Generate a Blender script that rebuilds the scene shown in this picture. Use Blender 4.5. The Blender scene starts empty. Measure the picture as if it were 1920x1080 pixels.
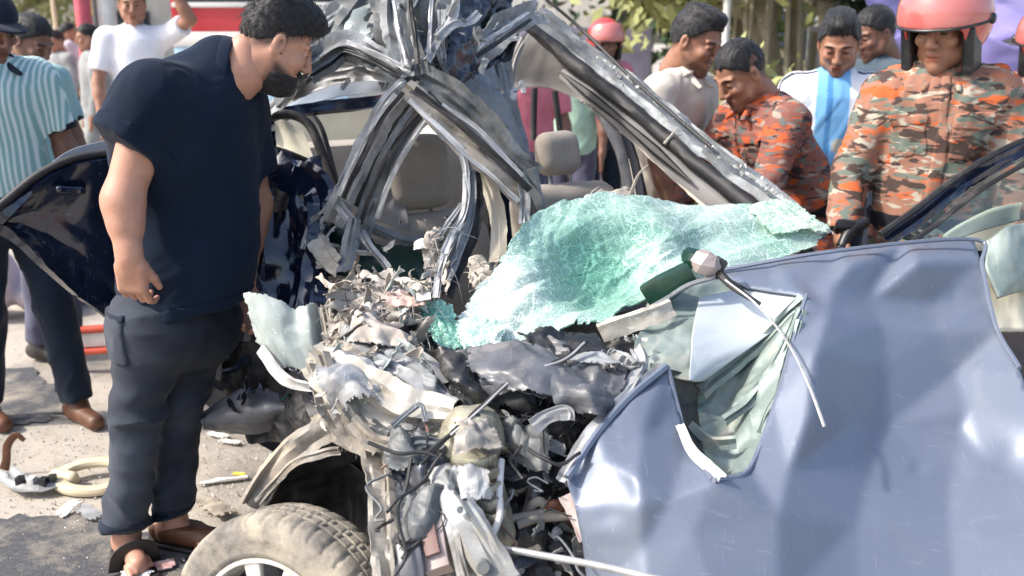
import bpy, bmesh, math, random
import numpy as np
from mathutils import Vector

# ---------------------------------------------------------------- camera, sky, sun, exposure
SC = bpy.context.scene
F = 1844.0                       # focal length in pixels of a 1920 wide frame
PITCH = math.radians(14.3)
CAM_Z = 1.6
cam_d = bpy.data.cameras.new('camera')
cam_d.sensor_width = 36.0
cam_d.lens = 36.0 * F / 1920.0
cam_d.clip_start = 0.05
cam_d.clip_end = 500.0
cam_d.dof.use_dof = True
cam_d.dof.focus_distance = 2.65
cam_d.dof.aperture_fstop = 3.0
cam = bpy.data.objects.new('camera', cam_d)
SC.collection.objects.link(cam)
cam.location = (0, 0, CAM_Z)
cam.rotation_euler = (math.pi / 2 - PITCH, 0, 0)
SC.camera = cam

SUN_DIR = Vector((-0.70, -0.17, 0.73)).normalized()     # towards the sun: high, from the left behind the camera
sun_el = math.asin(SUN_DIR.z)
sun_az = math.atan2(SUN_DIR.x, SUN_DIR.y)               # clockwise from +Y
world = bpy.data.worlds.new('World')
SC.world = world
world.use_nodes = True
wn = world.node_tree.nodes
wl = world.node_tree.links
wn.clear()
sky = wn.new('ShaderNodeTexSky')
sky.sky_type = 'NISHITA'
sky.sun_disc = False
sky.sun_elevation = sun_el
sky.sun_rotation = sun_az
sky.air_density = 1.0
sky.dust_density = 3.5
bgn = wn.new('ShaderNodeBackground')
bgn.inputs['Strength'].default_value = 0.15
won = wn.new('ShaderNodeOutputWorld')
wl.new(sky.outputs[0], bgn.inputs[0])
wl.new(bgn.outputs[0], won.inputs[0])

sun_d = bpy.data.lights.new('sun', 'SUN')
sun_d.energy = 2.4
sun_d.angle = math.radians(3.0)
sun_d.color = (1.0, 0.95, 0.87)
sun = bpy.data.objects.new('sun', sun_d)
SC.collection.objects.link(sun)
sun.rotation_euler = (-SUN_DIR).to_track_quat('-Z', 'Y').to_euler()

SC.view_settings.view_transform = 'Standard'
SC.view_settings.look = 'None'
SC.view_settings.exposure = 1.1
SC.view_settings.gamma = 1.0
SC.view_settings.use_curve_mapping = False
SC.cycles.max_bounces = 8
SC.cycles.transparent_max_bounces = 12

# ---------------------------------------------------------------- layout helpers
cP, sP = math.cos(PITCH), math.sin(PITCH)

def ray(u, v):
    a = (u - 960.0) / F
    b = (540.0 - v) / F
    return np.array([a, cP + b * sP, -sP + b * cP])

def P(u, v, Y):
    """point of the place seen at photo pixel (u, v), Y metres in front of the camera"""
    r = ray(u, v)
    return np.array([0, 0, CAM_Z]) + r * (Y / r[1])

def PZ(u, v, z):
    r = ray(u, v)
    return np.array([0, 0, CAM_Z]) + r * ((z - CAM_Z) / r[2])

# the car's own frame: lat = metres towards its left flank, back = metres rearwards from the windscreen base
CO = np.array([-0.136, 2.41])
CA = np.array([0.826, 0.563])
CB = np.array([-0.563, 0.826])

def C(lat, back, z):
    q = CO + CA * lat + CB * back
    return np.array([q[0], q[1], z])

def PL(u, v, lat):
    """pixel ray met with the car's lengthwise plane at this lateral place"""
    r = ray(u, v)
    q = CO + CA * lat
    # (r.xy*t - q) . CA = 0
    t = (q @ CA) / (r[:2] @ CA)
    return np.array([0, 0, CAM_Z]) + r * t

def PB(u, v, back):
    r = ray(u, v)
    q = CO + CB * back
    t = (q @ CB) / (r[:2] @ CB)
    return np.array([0, 0, CAM_Z]) + r * t

def ang(dx, dy): return math.degrees(math.atan2(dy, dx))

def at(u, Y): return P(u, 600, Y)[:2]

def nrm(a):
    a = np.asarray(a, float)
    return a / (np.linalg.norm(a, axis=-1, keepdims=True) + 1e-12)

# ---------------------------------------------------------------- objects
def empty(name, loc, label=None, cat=None, group=None):
    o = bpy.data.objects.new(name, None)
    o.empty_display_size = 0.1
    o.location = tuple(loc)
    SC.collection.objects.link(o)
    if label:
        tag(o, label, cat, group)
    return o

def tag(o, label=None, cat=None, group=None, kind=None):
    if label: o['label'] = label
    if cat: o['category'] = cat
    if group: o['group'] = group
    if kind: o['kind'] = kind
    return o

def root_loc(o):
    while o.parent is not None:
        o = o.parent
    return np.array(o.location)

def mesh(name, V, Fc, mat=None, parent=None, smooth=True, col=None):
    """one mesh object; V are world points"""
    V = np.asarray(V, float).reshape(-1, 3)
    base = np.zeros(3)
    loc = None
    if parent is not None:
        base = root_loc(parent)
    elif len(V):
        base = np.array([(V[:, 0].min() + V[:, 0].max()) / 2, (V[:, 1].min() + V[:, 1].max()) / 2, V[:, 2].min()])
        loc = base
    me = bpy.data.meshes.new(name)
    Vl = V - base
    if isinstance(Fc, np.ndarray):
        n, k = Fc.shape
        me.vertices.add(len(Vl)); me.vertices.foreach_set('co', Vl.astype(np.float32).ravel())
        me.loops.add(n * k); me.loops.foreach_set('vertex_index', Fc.astype(np.int32).ravel())
        me.polygons.add(n)
        me.polygons.foreach_set('loop_start', np.arange(0, n * k, k, dtype=np.int32))
        me.polygons.foreach_set('loop_total', np.full(n, k, dtype=np.int32))
        me.update(calc_edges=True)
    else:
        me.from_pydata([tuple(p) for p in Vl], [], [tuple(int(i) for i in f) for f in Fc])
        me.update()
    me.validate()
    if col is not None:
        at = me.color_attributes.new('col', 'FLOAT_COLOR', 'POINT')
        c4 = np.ones((len(Vl), 4), np.float32); c4[:, :3] = col
        at.data.foreach_set('color', c4.ravel())
    if smooth is True:
        me.polygons.foreach_set('use_smooth', np.ones(len(me.polygons), bool))
    elif smooth:
        me.polygons.foreach_set('use_smooth', np.ones(len(me.polygons), bool))
        me.set_sharp_from_angle(angle=math.radians(smooth))
    if mat: me.materials.append(mat)
    o = bpy.data.objects.new(name, me)
    SC.collection.objects.link(o)
    if parent is not None: o.parent = parent
    if loc is not None: o.location = tuple(loc)
    return o

def join(parts):
    """concatenate (V, F-list) pairs"""
    Vs, Fs, n = [], [], 0
    for V, Fc in parts:
        V = np.asarray(V, float).reshape(-1, 3)
        Vs.append(V)
        Fs += [tuple(int(i) + n for i in f) for f in Fc]
        n += len(V)
    return np.concatenate(Vs), Fs

# ---------------------------------------------------------------- noise
def _h(i, j, seed):
    n = (i.astype(np.int64) * 374761393 + j.astype(np.int64) * 668265263 + seed * 1274126177) & 0x7fffffff
    n = (n ^ (n >> 13)) * 1274126177 & 0x7fffffff
    n = n ^ (n >> 16)
    return (n & 0xffff) / 32767.5 - 1.0

def facet(x, y, seed):
    """piecewise linear noise: flat facets that meet in creases"""
    i = np.floor(x); j = np.floor(y); fx = x - i; fy = y - j
    v00 = _h(i, j, seed); v10 = _h(i + 1, j, seed); v01 = _h(i, j + 1, seed); v11 = _h(i + 1, j + 1, seed)
    lo = v00 + (v10 - v00) * fx + (v01 - v00) * fy
    hi = v11 + (v01 - v11) * (1 - fx) + (v10 - v11) * (1 - fy)
    return np.where(fx + fy < 1, lo, hi)

def crumple_h(x, y, seed, octs=3, rough=0.5):
    h = 0; a = 1.0; s = 1.0
    rs = np.random.RandomState(seed)
    for k in range(octs):
        th = rs.uniform(0, math.pi)
        X = (x * math.cos(th) - y * math.sin(th)) * s; Y = (x * math.sin(th) + y * math.cos(th)) * s
        X = X + 0.35 * np.sin(Y * 1.7 + k + seed); Y = Y + 0.3 * np.sin(X * 1.3 + 2 * k)
        h = h + a * facet(X, Y, seed + 17 * k)
        a *= rough; s *= 2.1
    return h

def wob(p, s, seed):
    """smooth cheap 3D noise of points (...,3)"""
    rs = np.random.RandomState(seed)
    o = 0
    q = p * s
    for k in range(4):
        d = rs.normal(size=3); d /= np.linalg.norm(d)
        d2 = rs.normal(size=3); d2 /= np.linalg.norm(d2)
        f = rs.uniform(0.7, 1.6)
        o = o + np.sin(f * (q @ d) * 6.28 + rs.uniform(0, 6.28) + 1.4 * np.sin((q @ d2) * 4.1 + k))
    return o / 4

def folds(X, amp, s, seed, axis=(0, 0, 1), st=0.45):
    """cloth creases: soft ridges, longer along axis"""
    axis = nrm(axis)
    q = X - (X @ axis)[:, None] * axis * (1 - st)
    a = wob(q, s, seed)
    b = wob(q + 0.15 * a[:, None], s * 2.1, seed + 3)
    return amp * (np.abs(a) * 1.6 - 0.6 + 0.45 * b)

# ---------------------------------------------------------------- sheets, lofts, tubes
def catmull(A, n, axis=0):
    A = np.moveaxis(np.asarray(A, float), axis, 0)
    m = len(A)
    if m == 2:
        t = np.linspace(0, 1, n)
        R = A[0] + (A[1] - A[0]) * t.reshape((-1,) + (1,) * (A.ndim - 1))
        return np.moveaxis(R, 0, axis)
    t = np.linspace(0, m - 1 - 1e-9, n)
    i = np.floor(t).astype(int); f = (t - i).reshape((-1,) + (1,) * (A.ndim - 1))
    def g(k):
        k2 = np.clip(k, 0, m - 1)
        R = A[k2].copy()
        lo = k < 0; hi = k > m - 1
        R[lo] = 2 * A[0] - A[1]; R[hi] = 2 * A[-1] - A[-2]
        return R
    p0, p1, p2, p3 = g(i - 1), g(i), g(i + 1), g(i + 2)
    R = 0.5 * (2 * p1 + (p2 - p0) * f + (2 * p0 - 5 * p1 + 4 * p2 - p3) * f ** 2 + (3 * p1 - p0 - 3 * p2 + p3) * f ** 3)
    return np.moveaxis(R, 0, axis)

def lin(A, n, axis=0):
    A = np.moveaxis(np.asarray(A, float), axis, 0)
    m = len(A)
    t = np.linspace(0, m - 1 - 1e-9, n)
    i = np.floor(t).astype(int); f = (t - i).reshape((-1,) + (1,) * (A.ndim - 1))
    return np.moveaxis(A[i] * (1 - f) + A[i + 1] * f, 0, axis)

def grid_normals(G):
    du = np.gradient(G, axis=0); dv = np.gradient(G, axis=1)
    return nrm(np.cross(du, dv))

def sheet_mesh(G, thick=0.003, torn=0.0, seed=0, tear_scale=9.0, hole=0.0):
    """closed thin plate from a grid of points; torn>0 eats the rim"""
    n, m = G.shape[:2]
    N = grid_normals(G)
    ok = np.ones((n - 1, m - 1), bool)
    if torn > 0 or hole > 0:
        i, j = np.meshgrid(np.arange(n - 1), np.arange(m - 1), indexing='ij')
        e = np.minimum(np.minimum(i, n - 2 - i) / n, np.minimum(j, m - 2 - j) / m)
        hN = crumple_h(i / n * tear_scale, j / m * tear_scale, seed + 5, 3, 0.6)
        ok = (e + 1e-6 > torn * (0.5 + 0.75 * hN)) | (hN < -0.75)
        if hole > 0:
            ok &= crumple_h(i / n * 7 + 3, j / m * 7, seed + 9, 2, 0.5) < 1.2 - hole
    T = G - N * thick
    idx = np.arange(n * m).reshape(n, m)
    q = np.stack([idx[:-1, :-1], idx[1:, :-1], idx[1:, 1:], idx[:-1, 1:]], -1)
    fq = q[ok]
    bq = fq[:, ::-1] + n * m
    # rim
    okp = np.zeros((n + 1, m + 1), bool); okp[1:-1, 1:-1] = ok
    rim = []
    c = okp[1:-1, 1:-1]
    for (nb, a, b) in ((okp[:-2, 1:-1], 3, 0), (okp[2:, 1:-1], 1, 2), (okp[1:-1, :-2], 0, 1), (okp[1:-1, 2:], 2, 3)):
        s = q[c & ~nb]
        rim.append(np.stack([s[:, b], s[:, a], s[:, a] + n * m, s[:, b] + n * m], -1))
    V = np.concatenate([G.reshape(-1, 3), T.reshape(-1, 3)])
    return V, np.concatenate([fq, bq] + rim)

def sheet(name, ctrl, mat, parent, nu=40, nv=40, amp=0.0, scale=8.0, octs=3, rough=0.5, seed=0, thick=0.003,
          torn=0.0, interp='c', smooth=35, fn=None, relax=0, hole=0.0, uvcol=None):
    """bent plate through a grid of world points, with creased crumpling of the given height"""
    A = np.array([[np.asarray(p, float) for p in row] for row in ctrl])
    ip = catmull if interp == 'c' else lin
    G = ip(ip(A, nu, 0), nv, 1)
    if amp:
        N = grid_normals(G)
        su = np.concatenate([[0], np.cumsum(np.linalg.norm(np.diff(G[:, nv // 2], axis=0), axis=1))])
        sv = np.concatenate([[0], np.cumsum(np.linalg.norm(np.diff(G[nu // 2], axis=0), axis=1))])
        U, W = np.meshgrid(su, sv, indexing='ij')
        G = G + N * (amp * crumple_h(U * scale, W * scale, seed, octs, rough))[..., None]
    if fn is not None:
        G = fn(G)
    for _ in range(relax):
        H = G.copy()
        H[1:-1, 1:-1] = 0.5 * G[1:-1, 1:-1] + 0.125 * (G[2:, 1:-1] + G[:-2, 1:-1] + G[1:-1, 2:] + G[1:-1, :-2])
        G = H
    V, Fc = sheet_mesh(G, thick, torn, seed, hole=hole)
    return mesh(name, V, Fc, mat, parent, smooth)

def inside(poly, pts):
    x, y = pts[:, 0], pts[:, 1]; r = np.zeros(len(pts), bool); n = len(poly)
    for i in range(n):
        (x0, y0), (x1, y1) = poly[i], poly[(i + 1) % n]
        m = ((y0 > y) != (y1 > y)) & (x < (x1 - x0) * (y - y0) / (y1 - y0 + 1e-12) + x0)
        r ^= m
    return r

def facet_depth(ctrl, q):
    """depth at points q (n,2) on the flat triangles spanned by control points (u, v, Y)"""
    from mathutils.geometry import delaunay_2d_cdt
    ctrl = np.asarray(ctrl, float)
    vs, es, fs, ov, oe, of = delaunay_2d_cdt([Vector(p[:2]) for p in ctrl], [], [], 0, 1e-6)
    Y = np.array([ctrl[o[0], 2] for o in ov]); vs = np.array([v[:] for v in vs])
    out = np.full(len(q), np.nan)
    for f in fs:
        for k in range(1, len(f) - 1):
            a, b, d = f[0], f[k], f[k + 1]
            M2 = np.array([vs[b] - vs[a], vs[d] - vs[a]]).T
            if abs(np.linalg.det(M2)) < 1e-9: continue
            st = np.linalg.solve(M2, (q - vs[a]).T)
            m = (st[0] >= -0.02) & (st[1] >= -0.02) & (st.sum(0) <= 1.02) & np.isnan(out) | ((st[0] >= 0) & (st[1] >= 0) & (st.sum(0) <= 1))
            out[m] = Y[a] + (Y[b] - Y[a]) * st[0, m] + (Y[d] - Y[a]) * st[1, m]
    bad = np.flatnonzero(np.isnan(out))
    for i in bad:
        d = ((ctrl[:, :2] - q[i]) ** 2).sum(1); k3 = np.argsort(d)[:6]
        A = np.column_stack([ctrl[k3, :2] - q[i], np.ones(6)]); W = 1 / (1 + d[k3] / 900)
        out[i] = np.linalg.lstsq(A * W[:, None], ctrl[k3, 2] * W, rcond=None)[0][2]
    return out

def cut_sheet(name, outline, ctrl, mat, parent, step=9.0, thick=0.004, relax=3, jit=0.0, extra=0, ejit=0.0, seed=0, smooth=True, dents=()):
    """plate cut to an outline, bent in flat facets with slightly rounded creases"""
    from mathutils.geometry import delaunay_2d_cdt
    rs = np.random.RandomState(seed); outline = np.array(outline, float); n = len(outline); B = []
    for i in range(n):
        a, b = outline[i], outline[(i + 1) % n]; k = max(1, int(np.linalg.norm(b - a) / step))
        B += [a + (b - a) * t / k for t in range(k)]
    B = np.array(B)
    ctrl = np.array(ctrl, float); ctrl[:, 2] += rs.normal(size=len(ctrl)) * jit
    lo, hi = outline.min(0), outline.max(0)
    if extra:
        e = rs.uniform(lo, hi, (extra * 3, 2)); e = e[inside(outline, e)][:extra]
        ctrl = np.concatenate([ctrl, np.column_stack([e, facet_depth(ctrl, e) + rs.normal(size=len(e)) * ejit])])
    gx, gy = np.meshgrid(np.arange(lo[0], hi[0], step), np.arange(lo[1], hi[1], step)); g = np.column_stack([gx.ravel(), gy.ravel()]) + rs.uniform(-0.2, 0.2, (gx.size, 2)) * step
    g = g[inside(outline, g)]
    # keep clear of the rim
    d = np.min(np.abs(g[:, None, 0] - B[None, :, 0]) + np.abs(g[:, None, 1] - B[None, :, 1]), 1); g = g[d > step * 0.6]
    pts = np.concatenate([B, g]); m = len(B)
    vs, es, fs, ov, oe, of = delaunay_2d_cdt([Vector(p) for p in pts], [], [list(range(m))], 1, 1e-6)
    q = np.array([v[:] for v in vs]); Fc = np.array([f for f in fs if len(f) == 3])
    Y = facet_depth(ctrl, q)
    if relax:                                   # round the creases: mean over a small disc
        acc = Y.copy(); w = 1
        for rr_, kk in ((relax * 0.5, 6), (relax, 10)):
            for a in np.linspace(0, 2 * math.pi, kk, endpoint=False):
                acc += facet_depth(ctrl, np.clip(q + rr_ * np.array([math.cos(a), math.sin(a)]), ctrl[:, :2].min(0) + 0.5, ctrl[:, :2].max(0) - 0.5)); w += 1
        Y = acc / w
    for (du, dv, r, h) in dents: Y = Y + h * np.exp(-((q[:, 0] - du) ** 2 + (q[:, 1] - dv) ** 2) / r ** 2)
    V = np.array([P(a[0], a[1], y) for a, y in zip(q, Y)])
    fn = np.cross(V[Fc[:, 1]] - V[Fc[:, 0]], V[Fc[:, 2]] - V[Fc[:, 0]])
    if fn.sum(0) @ np.array([0, -1, 0.3]) < 0: Fc = Fc[:, ::-1]; fn = -fn
    N = np.zeros_like(V)
    for k in range(3): np.add.at(N, Fc[:, k], fn)
    N = nrm(N); nv = len(V)
    key = {}
    for f in Fc:
        for k in range(3): key[(f[k], f[(k + 1) % 3])] = 1
    rim = []
    for (a, b) in key:
        if (b, a) not in key: rim += [(b, a, a + nv), (b, a + nv, b + nv)]
    Fa = np.concatenate([Fc, Fc[:, ::-1] + nv, np.array(rim)])
    return mesh(name, np.concatenate([V, V - N * thick]), Fa, mat, parent, smooth)

def frames(path, up):
    T = nrm(np.gradient(path, axis=0))
    up = np.asarray(up, float)
    S = nrm(np.cross(T, np.broadcast_to(up, T.shape)))
    U = np.cross(S, T)
    return T, S, U

def loft_vf(path, prof, up=(0, 0, 1), sc=None, twist=None, n=None, bump=0.0, bs=10.0, seed=0, smoothp=True):
    """closed outline prof (k,2) swept along a path"""
    path = np.asarray(path, float)
    if n: path = catmull(path, n) if smoothp else lin(path, n)
    m = len(path)
    prof = np.asarray(prof, float); k = len(prof)
    T, S, U = frames(path, up)
    sc = np.ones(m) if sc is None else np.interp(np.linspace(0, 1, m), np.linspace(0, 1, len(sc)), sc)
    tw = np.zeros(m) if twist is None else np.interp(np.linspace(0, 1, m), np.linspace(0, 1, len(twist)), twist)
    c, s = np.cos(tw), np.sin(tw)
    S2 = S * c[:, None] + U * s[:, None]; U2 = -S * s[:, None] + U * c[:, None]
    V = path[:, None] + (S2[:, None] * prof[None, :, :1] + U2[:, None] * prof[None, :, 1:]) * sc[:, None, None]
    if bump:
        V = V + bump * np.stack([wob(V, bs, seed + q) for q in range(3)], -1)
    V = V.reshape(-1, 3)
    a = np.arange(m - 1)[:, None] * k; j = np.arange(k)[None]
    j2 = (j + 1) % k
    Fq = np.stack([a + j, a + j2, a + k + j2, a + k + j], -1).reshape(-1, 4)
    Fs = [tuple(f) for f in Fq] + [tuple(range(k))[::-1], tuple(range((m - 1) * k, m * k))]
    return V, Fs

def circ(r, k=8, rx=1.0):
    t = np.linspace(0, 2 * math.pi, k, endpoint=False)
    return np.stack([np.cos(t) * r * rx, np.sin(t) * r], -1)

def flute(w, d, lips=3, t=0.003):
    """pressed-steel strip outline: a zigzag of lips with real thickness"""
    k = lips * 4 + 1
    x = np.linspace(-w / 2, w / 2, k)
    ph = np.arange(k) % 4
    z = np.where((ph == 1) | (ph == 2), d, 0.0) * np.where(np.arange(k) % 8 < 4, 1, 0.55)
    top = np.stack([x, z], -1)
    bot = top[::-1] - np.array([0, t])
    return np.concatenate([top, bot])

def rbox(w, h, b=0.2):
    """rounded rectangle outline"""
    r = b * min(w, h); o = []
    for cx, cy, a0 in ((1, 1, 0), (-1, 1, 90), (-1, -1, 180), (1, -1, 270)):
        for a in (0, 45, 90):
            t = math.radians(a0 + a)
            o.append((cx * (w / 2 - r) + r * math.cos(t), cy * (h / 2 - r) + r * math.sin(t)))
    return np.array(o)

def tube(name, path, r, mat, parent, n=24, k=8, sc=None, bump=0, bs=12, seed=0):
    path = np.asarray(path, float)
    d = np.abs(path[-1] - path[0])
    up = (0, 0, 1) if d[2] < max(d[0], d[1]) else (0.3, 1, 0.1)
    V, Fs = loft_vf(path, circ(r, k), up, sc, None, n, bump, bs, seed)
    return mesh(name, V, Fs, mat, parent, 50)

def strip(name, path, w, d, mat, parent, lips=2, n=26, up=(0, -1, 0.3), sc=None, twist=None, bump=0.004, bs=9, seed=0, t=0.0025, kink=1.0):
    """torn pressed-steel strip: an uneven folded channel with dents, kinks and a ragged lip"""
    rs = np.random.RandomState(seed * 7 + 13)
    m = max(n, 44)
    path = catmull(np.asarray(path, float), m)
    T, S, U = frames(path, up)
    sc = np.ones(m) if sc is None else np.interp(np.linspace(0, 1, m), np.linspace(0, 1, len(sc)), sc)
    tw = np.zeros(m) if twist is None else np.interp(np.linspace(0, 1, m), np.linspace(0, 1, len(twist)), twist)
    L = np.concatenate([[0], np.cumsum(np.linalg.norm(np.diff(path, axis=0), axis=1))])
    tw = tw + 0.25 * kink * facet(L * 9, 0 * L + 0.5, seed + 3)
    cs, sn = np.cos(tw)[:, None], np.sin(tw)[:, None]
    S2 = S * cs + U * sn; U2 = -S * sn + U * cs
    k = 2 * lips + 4
    x = np.sort(rs.uniform(-0.5, 0.5, k)); x[0], x[-1] = -0.5, 0.5
    x = np.linspace(-0.5, 0.5, k) * 0.6 + x * 0.4
    z = np.zeros(k); z[1:-1] = rs.uniform(-0.5, 1.0, k - 2); z[::2] *= 0.3
    I, K = np.meshgrid(L, np.arange(k), indexing='ij')
    zz = d * (z[None] * (0.75 + 0.5 * facet(I * 7 + 3, K * 0.31, seed + 1)) + 0.55 * kink * facet(I * 14, K * 0.8 + 0.3, seed + 2) + 0.9 * kink * facet(I * 5 + 9, 0 * K + 0.4, seed + 6))
    xx = x[None] * w * sc[:, None] * (1 + 0.16 * kink * facet(I * 8, 0 * K + 0.2, seed + 4))
    rag = 0.08 * w * kink * facet(I * 40, K * 5.1, seed + 5)
    xx[:, 0] -= np.abs(rag[:, 0]); xx[:, -1] += np.abs(rag[:, -1])
    top = path[:, None] + S2[:, None] * xx[..., None] + U2[:, None] * zz[..., None]
    if bump: top = top + bump * np.stack([wob(top, bs * 0.6, seed + q) for q in range(3)], -1)
    V, Fc = sheet_mesh(top, t)
    return mesh(name, V, Fc, mat, parent, 28)

def beam(name, path, w, h, mat, parent, n=18, up=(0, 0, 1), sc=None, twist=None, bump=0.003, bs=10, seed=0, b=0.2):
    V, Fs = loft_vf(path, rbox(w, h, b), up, sc, twist, n, bump, bs, seed)
    return mesh(name, V, Fs, mat, parent, 40)

def box_vf(c, s, ax=None, bev=0.0):
    """box with chamfered edges (24 corner points) about c, half sizes s, axes rows ax"""
    s = np.asarray(s, float); ax = np.eye(3) if ax is None else np.asarray(ax, float)
    bm = bmesh.new(); bmesh.ops.create_cube(bm, size=2.0)
    for v in bm.verts: v.co = Vector((v.co.x * s[0], v.co.y * s[1], v.co.z * s[2]))
    if bev > 0:
        bmesh.ops.bevel(bm, geom=list(bm.edges), offset=bev, segments=2, affect='EDGES', profile=0.6)
    bm.verts.index_update()
    V = np.array([v.co[:] for v in bm.verts]) @ ax + np.asarray(c, float)
    Fs = [tuple(v.index for v in f.verts) for f in bm.faces]
    bm.free()
    return V, Fs

def lathe_vf(prof, c, axis, k=40, closed=False):
    """profile (r, h) turned about axis through c"""
    axis = nrm(axis); a = nrm(np.cross(axis, [0.01, 0.02, 1.0])); b = np.cross(axis, a)
    t = np.linspace(0, 2 * math.pi, k, endpoint=False)
    prof = np.asarray(prof, float); m = len(prof)
    V = np.asarray(c, float) + (np.cos(t)[None, :, None] * a + np.sin(t)[None, :, None] * b) * prof[:, None, None, 0].reshape(m, 1, 1) + axis * prof[:, 1].reshape(m, 1, 1)
    Fs = []
    for i in range(m if closed else m - 1):
        i2 = (i + 1) % m
        for j in range(k):
            j2 = (j + 1) % k
            Fs.append((i * k + j, i * k + j2, i2 * k + j2, i2 * k + j))
    return V.reshape(-1, 3), Fs

# ---------------------------------------------------------------- implicit modelling (bodies, clothes, seats)
class Sdf:
    def __init__(s, lo, hi, h):
        s.lo = np.asarray(lo, float); s.h = h
        s.n = np.ceil((np.asarray(hi, float) - s.lo) / h).astype(int) + 1
        s.f = np.full(s.n, 0.5, np.float32)
    def win(s, lo, hi):
        a = np.clip(np.floor((lo - s.lo) / s.h).astype(int), 0, s.n - 1)
        b = np.clip(np.ceil((hi - s.lo) / s.h).astype(int) + 1, 1, s.n)
        if (b - a).min() <= 0: return None, None
        ax = [(s.lo[i] + np.arange(a[i], b[i]) * s.h).astype(np.float32) for i in range(3)]
        X = np.stack(np.meshgrid(*ax, indexing='ij'), -1)
        return tuple(slice(a[i], b[i]) for i in range(3)), X
    def put(s, sl, d, k, op):
        g = s.f[sl]
        if op == '+':
            if k > 0:
                hh = np.clip(0.5 + 0.5 * (g - d) / k, 0, 1)
                s.f[sl] = g + (d - g) * hh - k * hh * (1 - hh)
            else: s.f[sl] = np.minimum(g, d)
        else:
            if k > 0:
                hh = np.clip(0.5 - 0.5 * (g + d) / k, 0, 1)
                s.f[sl] = g + (-d - g) * hh + k * hh * (1 - hh)
            else: s.f[sl] = np.maximum(g, -d)
    def cap(s, a, b, ra, rb=None, k=0.02, op='+', cut=(False, False), flat=1.0, fax=None):
        """tapered limb a-b; flat<1 squeezes it along the direction fax"""
        a = np.asarray(a, float); b = np.asarray(b, float); rb = ra if rb is None else rb
        m = max(ra, rb) / min(flat, 1.0) + k + 4 * s.h
        sl, X = s.win(np.minimum(a, b) - m, np.maximum(a, b) + m)
        if sl is None: return s
        ab = (b - a).astype(np.float32); L = float(np.linalg.norm(ab)) + 1e-9
        pa = X - a.astype(np.float32)
        t0 = (pa @ ab) / (L * L)
        t = np.clip(t0, 0, 1)
        d = pa - t[..., None] * ab
        if flat != 1.0:
            fx = nrm(fax).astype(np.float32)
            c = d @ fx
            d = d + (c * (1.0 / flat - 1.0))[..., None] * fx
        D = np.sqrt((d * d).sum(-1)) - (ra + (rb - ra) * t)
        if flat < 1.0: D = D * (0.5 + 0.5 * flat)
        if cut[0]: D = np.maximum(D, -t0 * L)
        if cut[1]: D = np.maximum(D, (t0 - 1) * L)
        s.put(sl, D, k, op); return s
    def ell(s, c, r, ax=None, k=0.02, op='+', clip=None):
        c = np.asarray(c, float); r = np.asarray(r, float); m = r.max() + k + 4 * s.h
        sl, X = s.win(c - m, c + m)
        if sl is None: return s
        p = X - c.astype(np.float32)
        if ax is not None: p = p @ np.asarray(ax, np.float32).T
        q = np.sqrt(((p / r.astype(np.float32)) ** 2).sum(-1)); q2 = np.sqrt(((p / (r * r).astype(np.float32)) ** 2).sum(-1)) + 1e-6
        D = q * (q - 1) / q2
        if clip is not None: D = np.maximum(D, clip(p))
        s.put(sl, D, k, op); return s
    def box(s, c, hs, ax=None, rad=0.01, k=0.0, op='+'):
        c = np.asarray(c, float); hs = np.asarray(hs, float); m = np.linalg.norm(hs) + k + 4 * s.h
        sl, X = s.win(c - m, c + m)
        if sl is None: return s
        p = X - c.astype(np.float32)
        if ax is not None: p = p @ np.asarray(ax, np.float32).T
        q = np.abs(p) - (hs - rad).astype(np.float32)
        D = np.sqrt((np.maximum(q, 0) ** 2).sum(-1)) + np.minimum(q.max(-1), 0) - rad
        s.put(sl, D, k, op); return s
    def halfspace(s, p0, n):
        """keep the side the normal points away from"""
        sl, X = s.win(s.lo, s.lo + s.n * s.h)
        D = (X - np.asarray(p0, np.float32)) @ nrm(n).astype(np.float32)
        s.f[sl] = np.maximum(s.f[sl], D); return s
    def warp(s, fn):
        """add fn(points) to the field near the surface"""
        lin_i = np.flatnonzero(np.abs(s.f) < 3.5 * s.h + 0.02)
        if len(lin_i):
            X = s.lo + np.stack(np.unravel_index(lin_i, s.f.shape), -1) * s.h
            s.f.reshape(-1)[lin_i] += fn(X).astype(np.float32)
        return s
    def mesh(s):
        f = s.f
        n3 = f < 0
        sl = []
        for a_ in range(3):
            on = np.flatnonzero(n3.any(axis=tuple(q for q in range(3) if q != a_)))
            if len(on) == 0: return np.zeros((0, 3)), np.zeros((0, 4), int)
            sl.append((max(on[0] - 3, 0), min(on[-1] + 4, f.shape[a_])))
        f = np.ascontiguousarray(f[sl[0][0]:sl[0][1], sl[1][0]:sl[1][1], sl[2][0]:sl[2][1]])
        o_lo = s.lo + np.array([q[0] for q in sl]) * s.h
        f[0] = f[-1] = 0.5; f[:, 0] = f[:, -1] = 0.5; f[:, :, 0] = f[:, :, -1] = 0.5
        g = f < 0
        c = [g[i:f.shape[0] - 1 + i, j:f.shape[1] - 1 + j, k:f.shape[2] - 1 + k] for i in (0, 1) for j in (0, 1) for k in (0, 1)]
        an = c[0].copy(); al = c[0].copy()
        for q in c[1:]: an |= q; al &= q
        cells = np.stack(np.unravel_index(np.flatnonzero(an & ~al), an.shape), -1)
        if len(cells) == 0: return np.zeros((0, 3)), np.zeros((0, 4), int)
        cid = np.full(an.shape, -1, np.int64); cid[tuple(cells.T)] = np.arange(len(cells))
        cr = np.array([(i, j, k) for i in (0, 1) for j in (0, 1) for k in (0, 1)])
        val = np.stack([f[tuple((cells + o).T)] for o in cr], -1)
        S = np.zeros((len(cells), 3)); cnt = np.zeros(len(cells))
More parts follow.
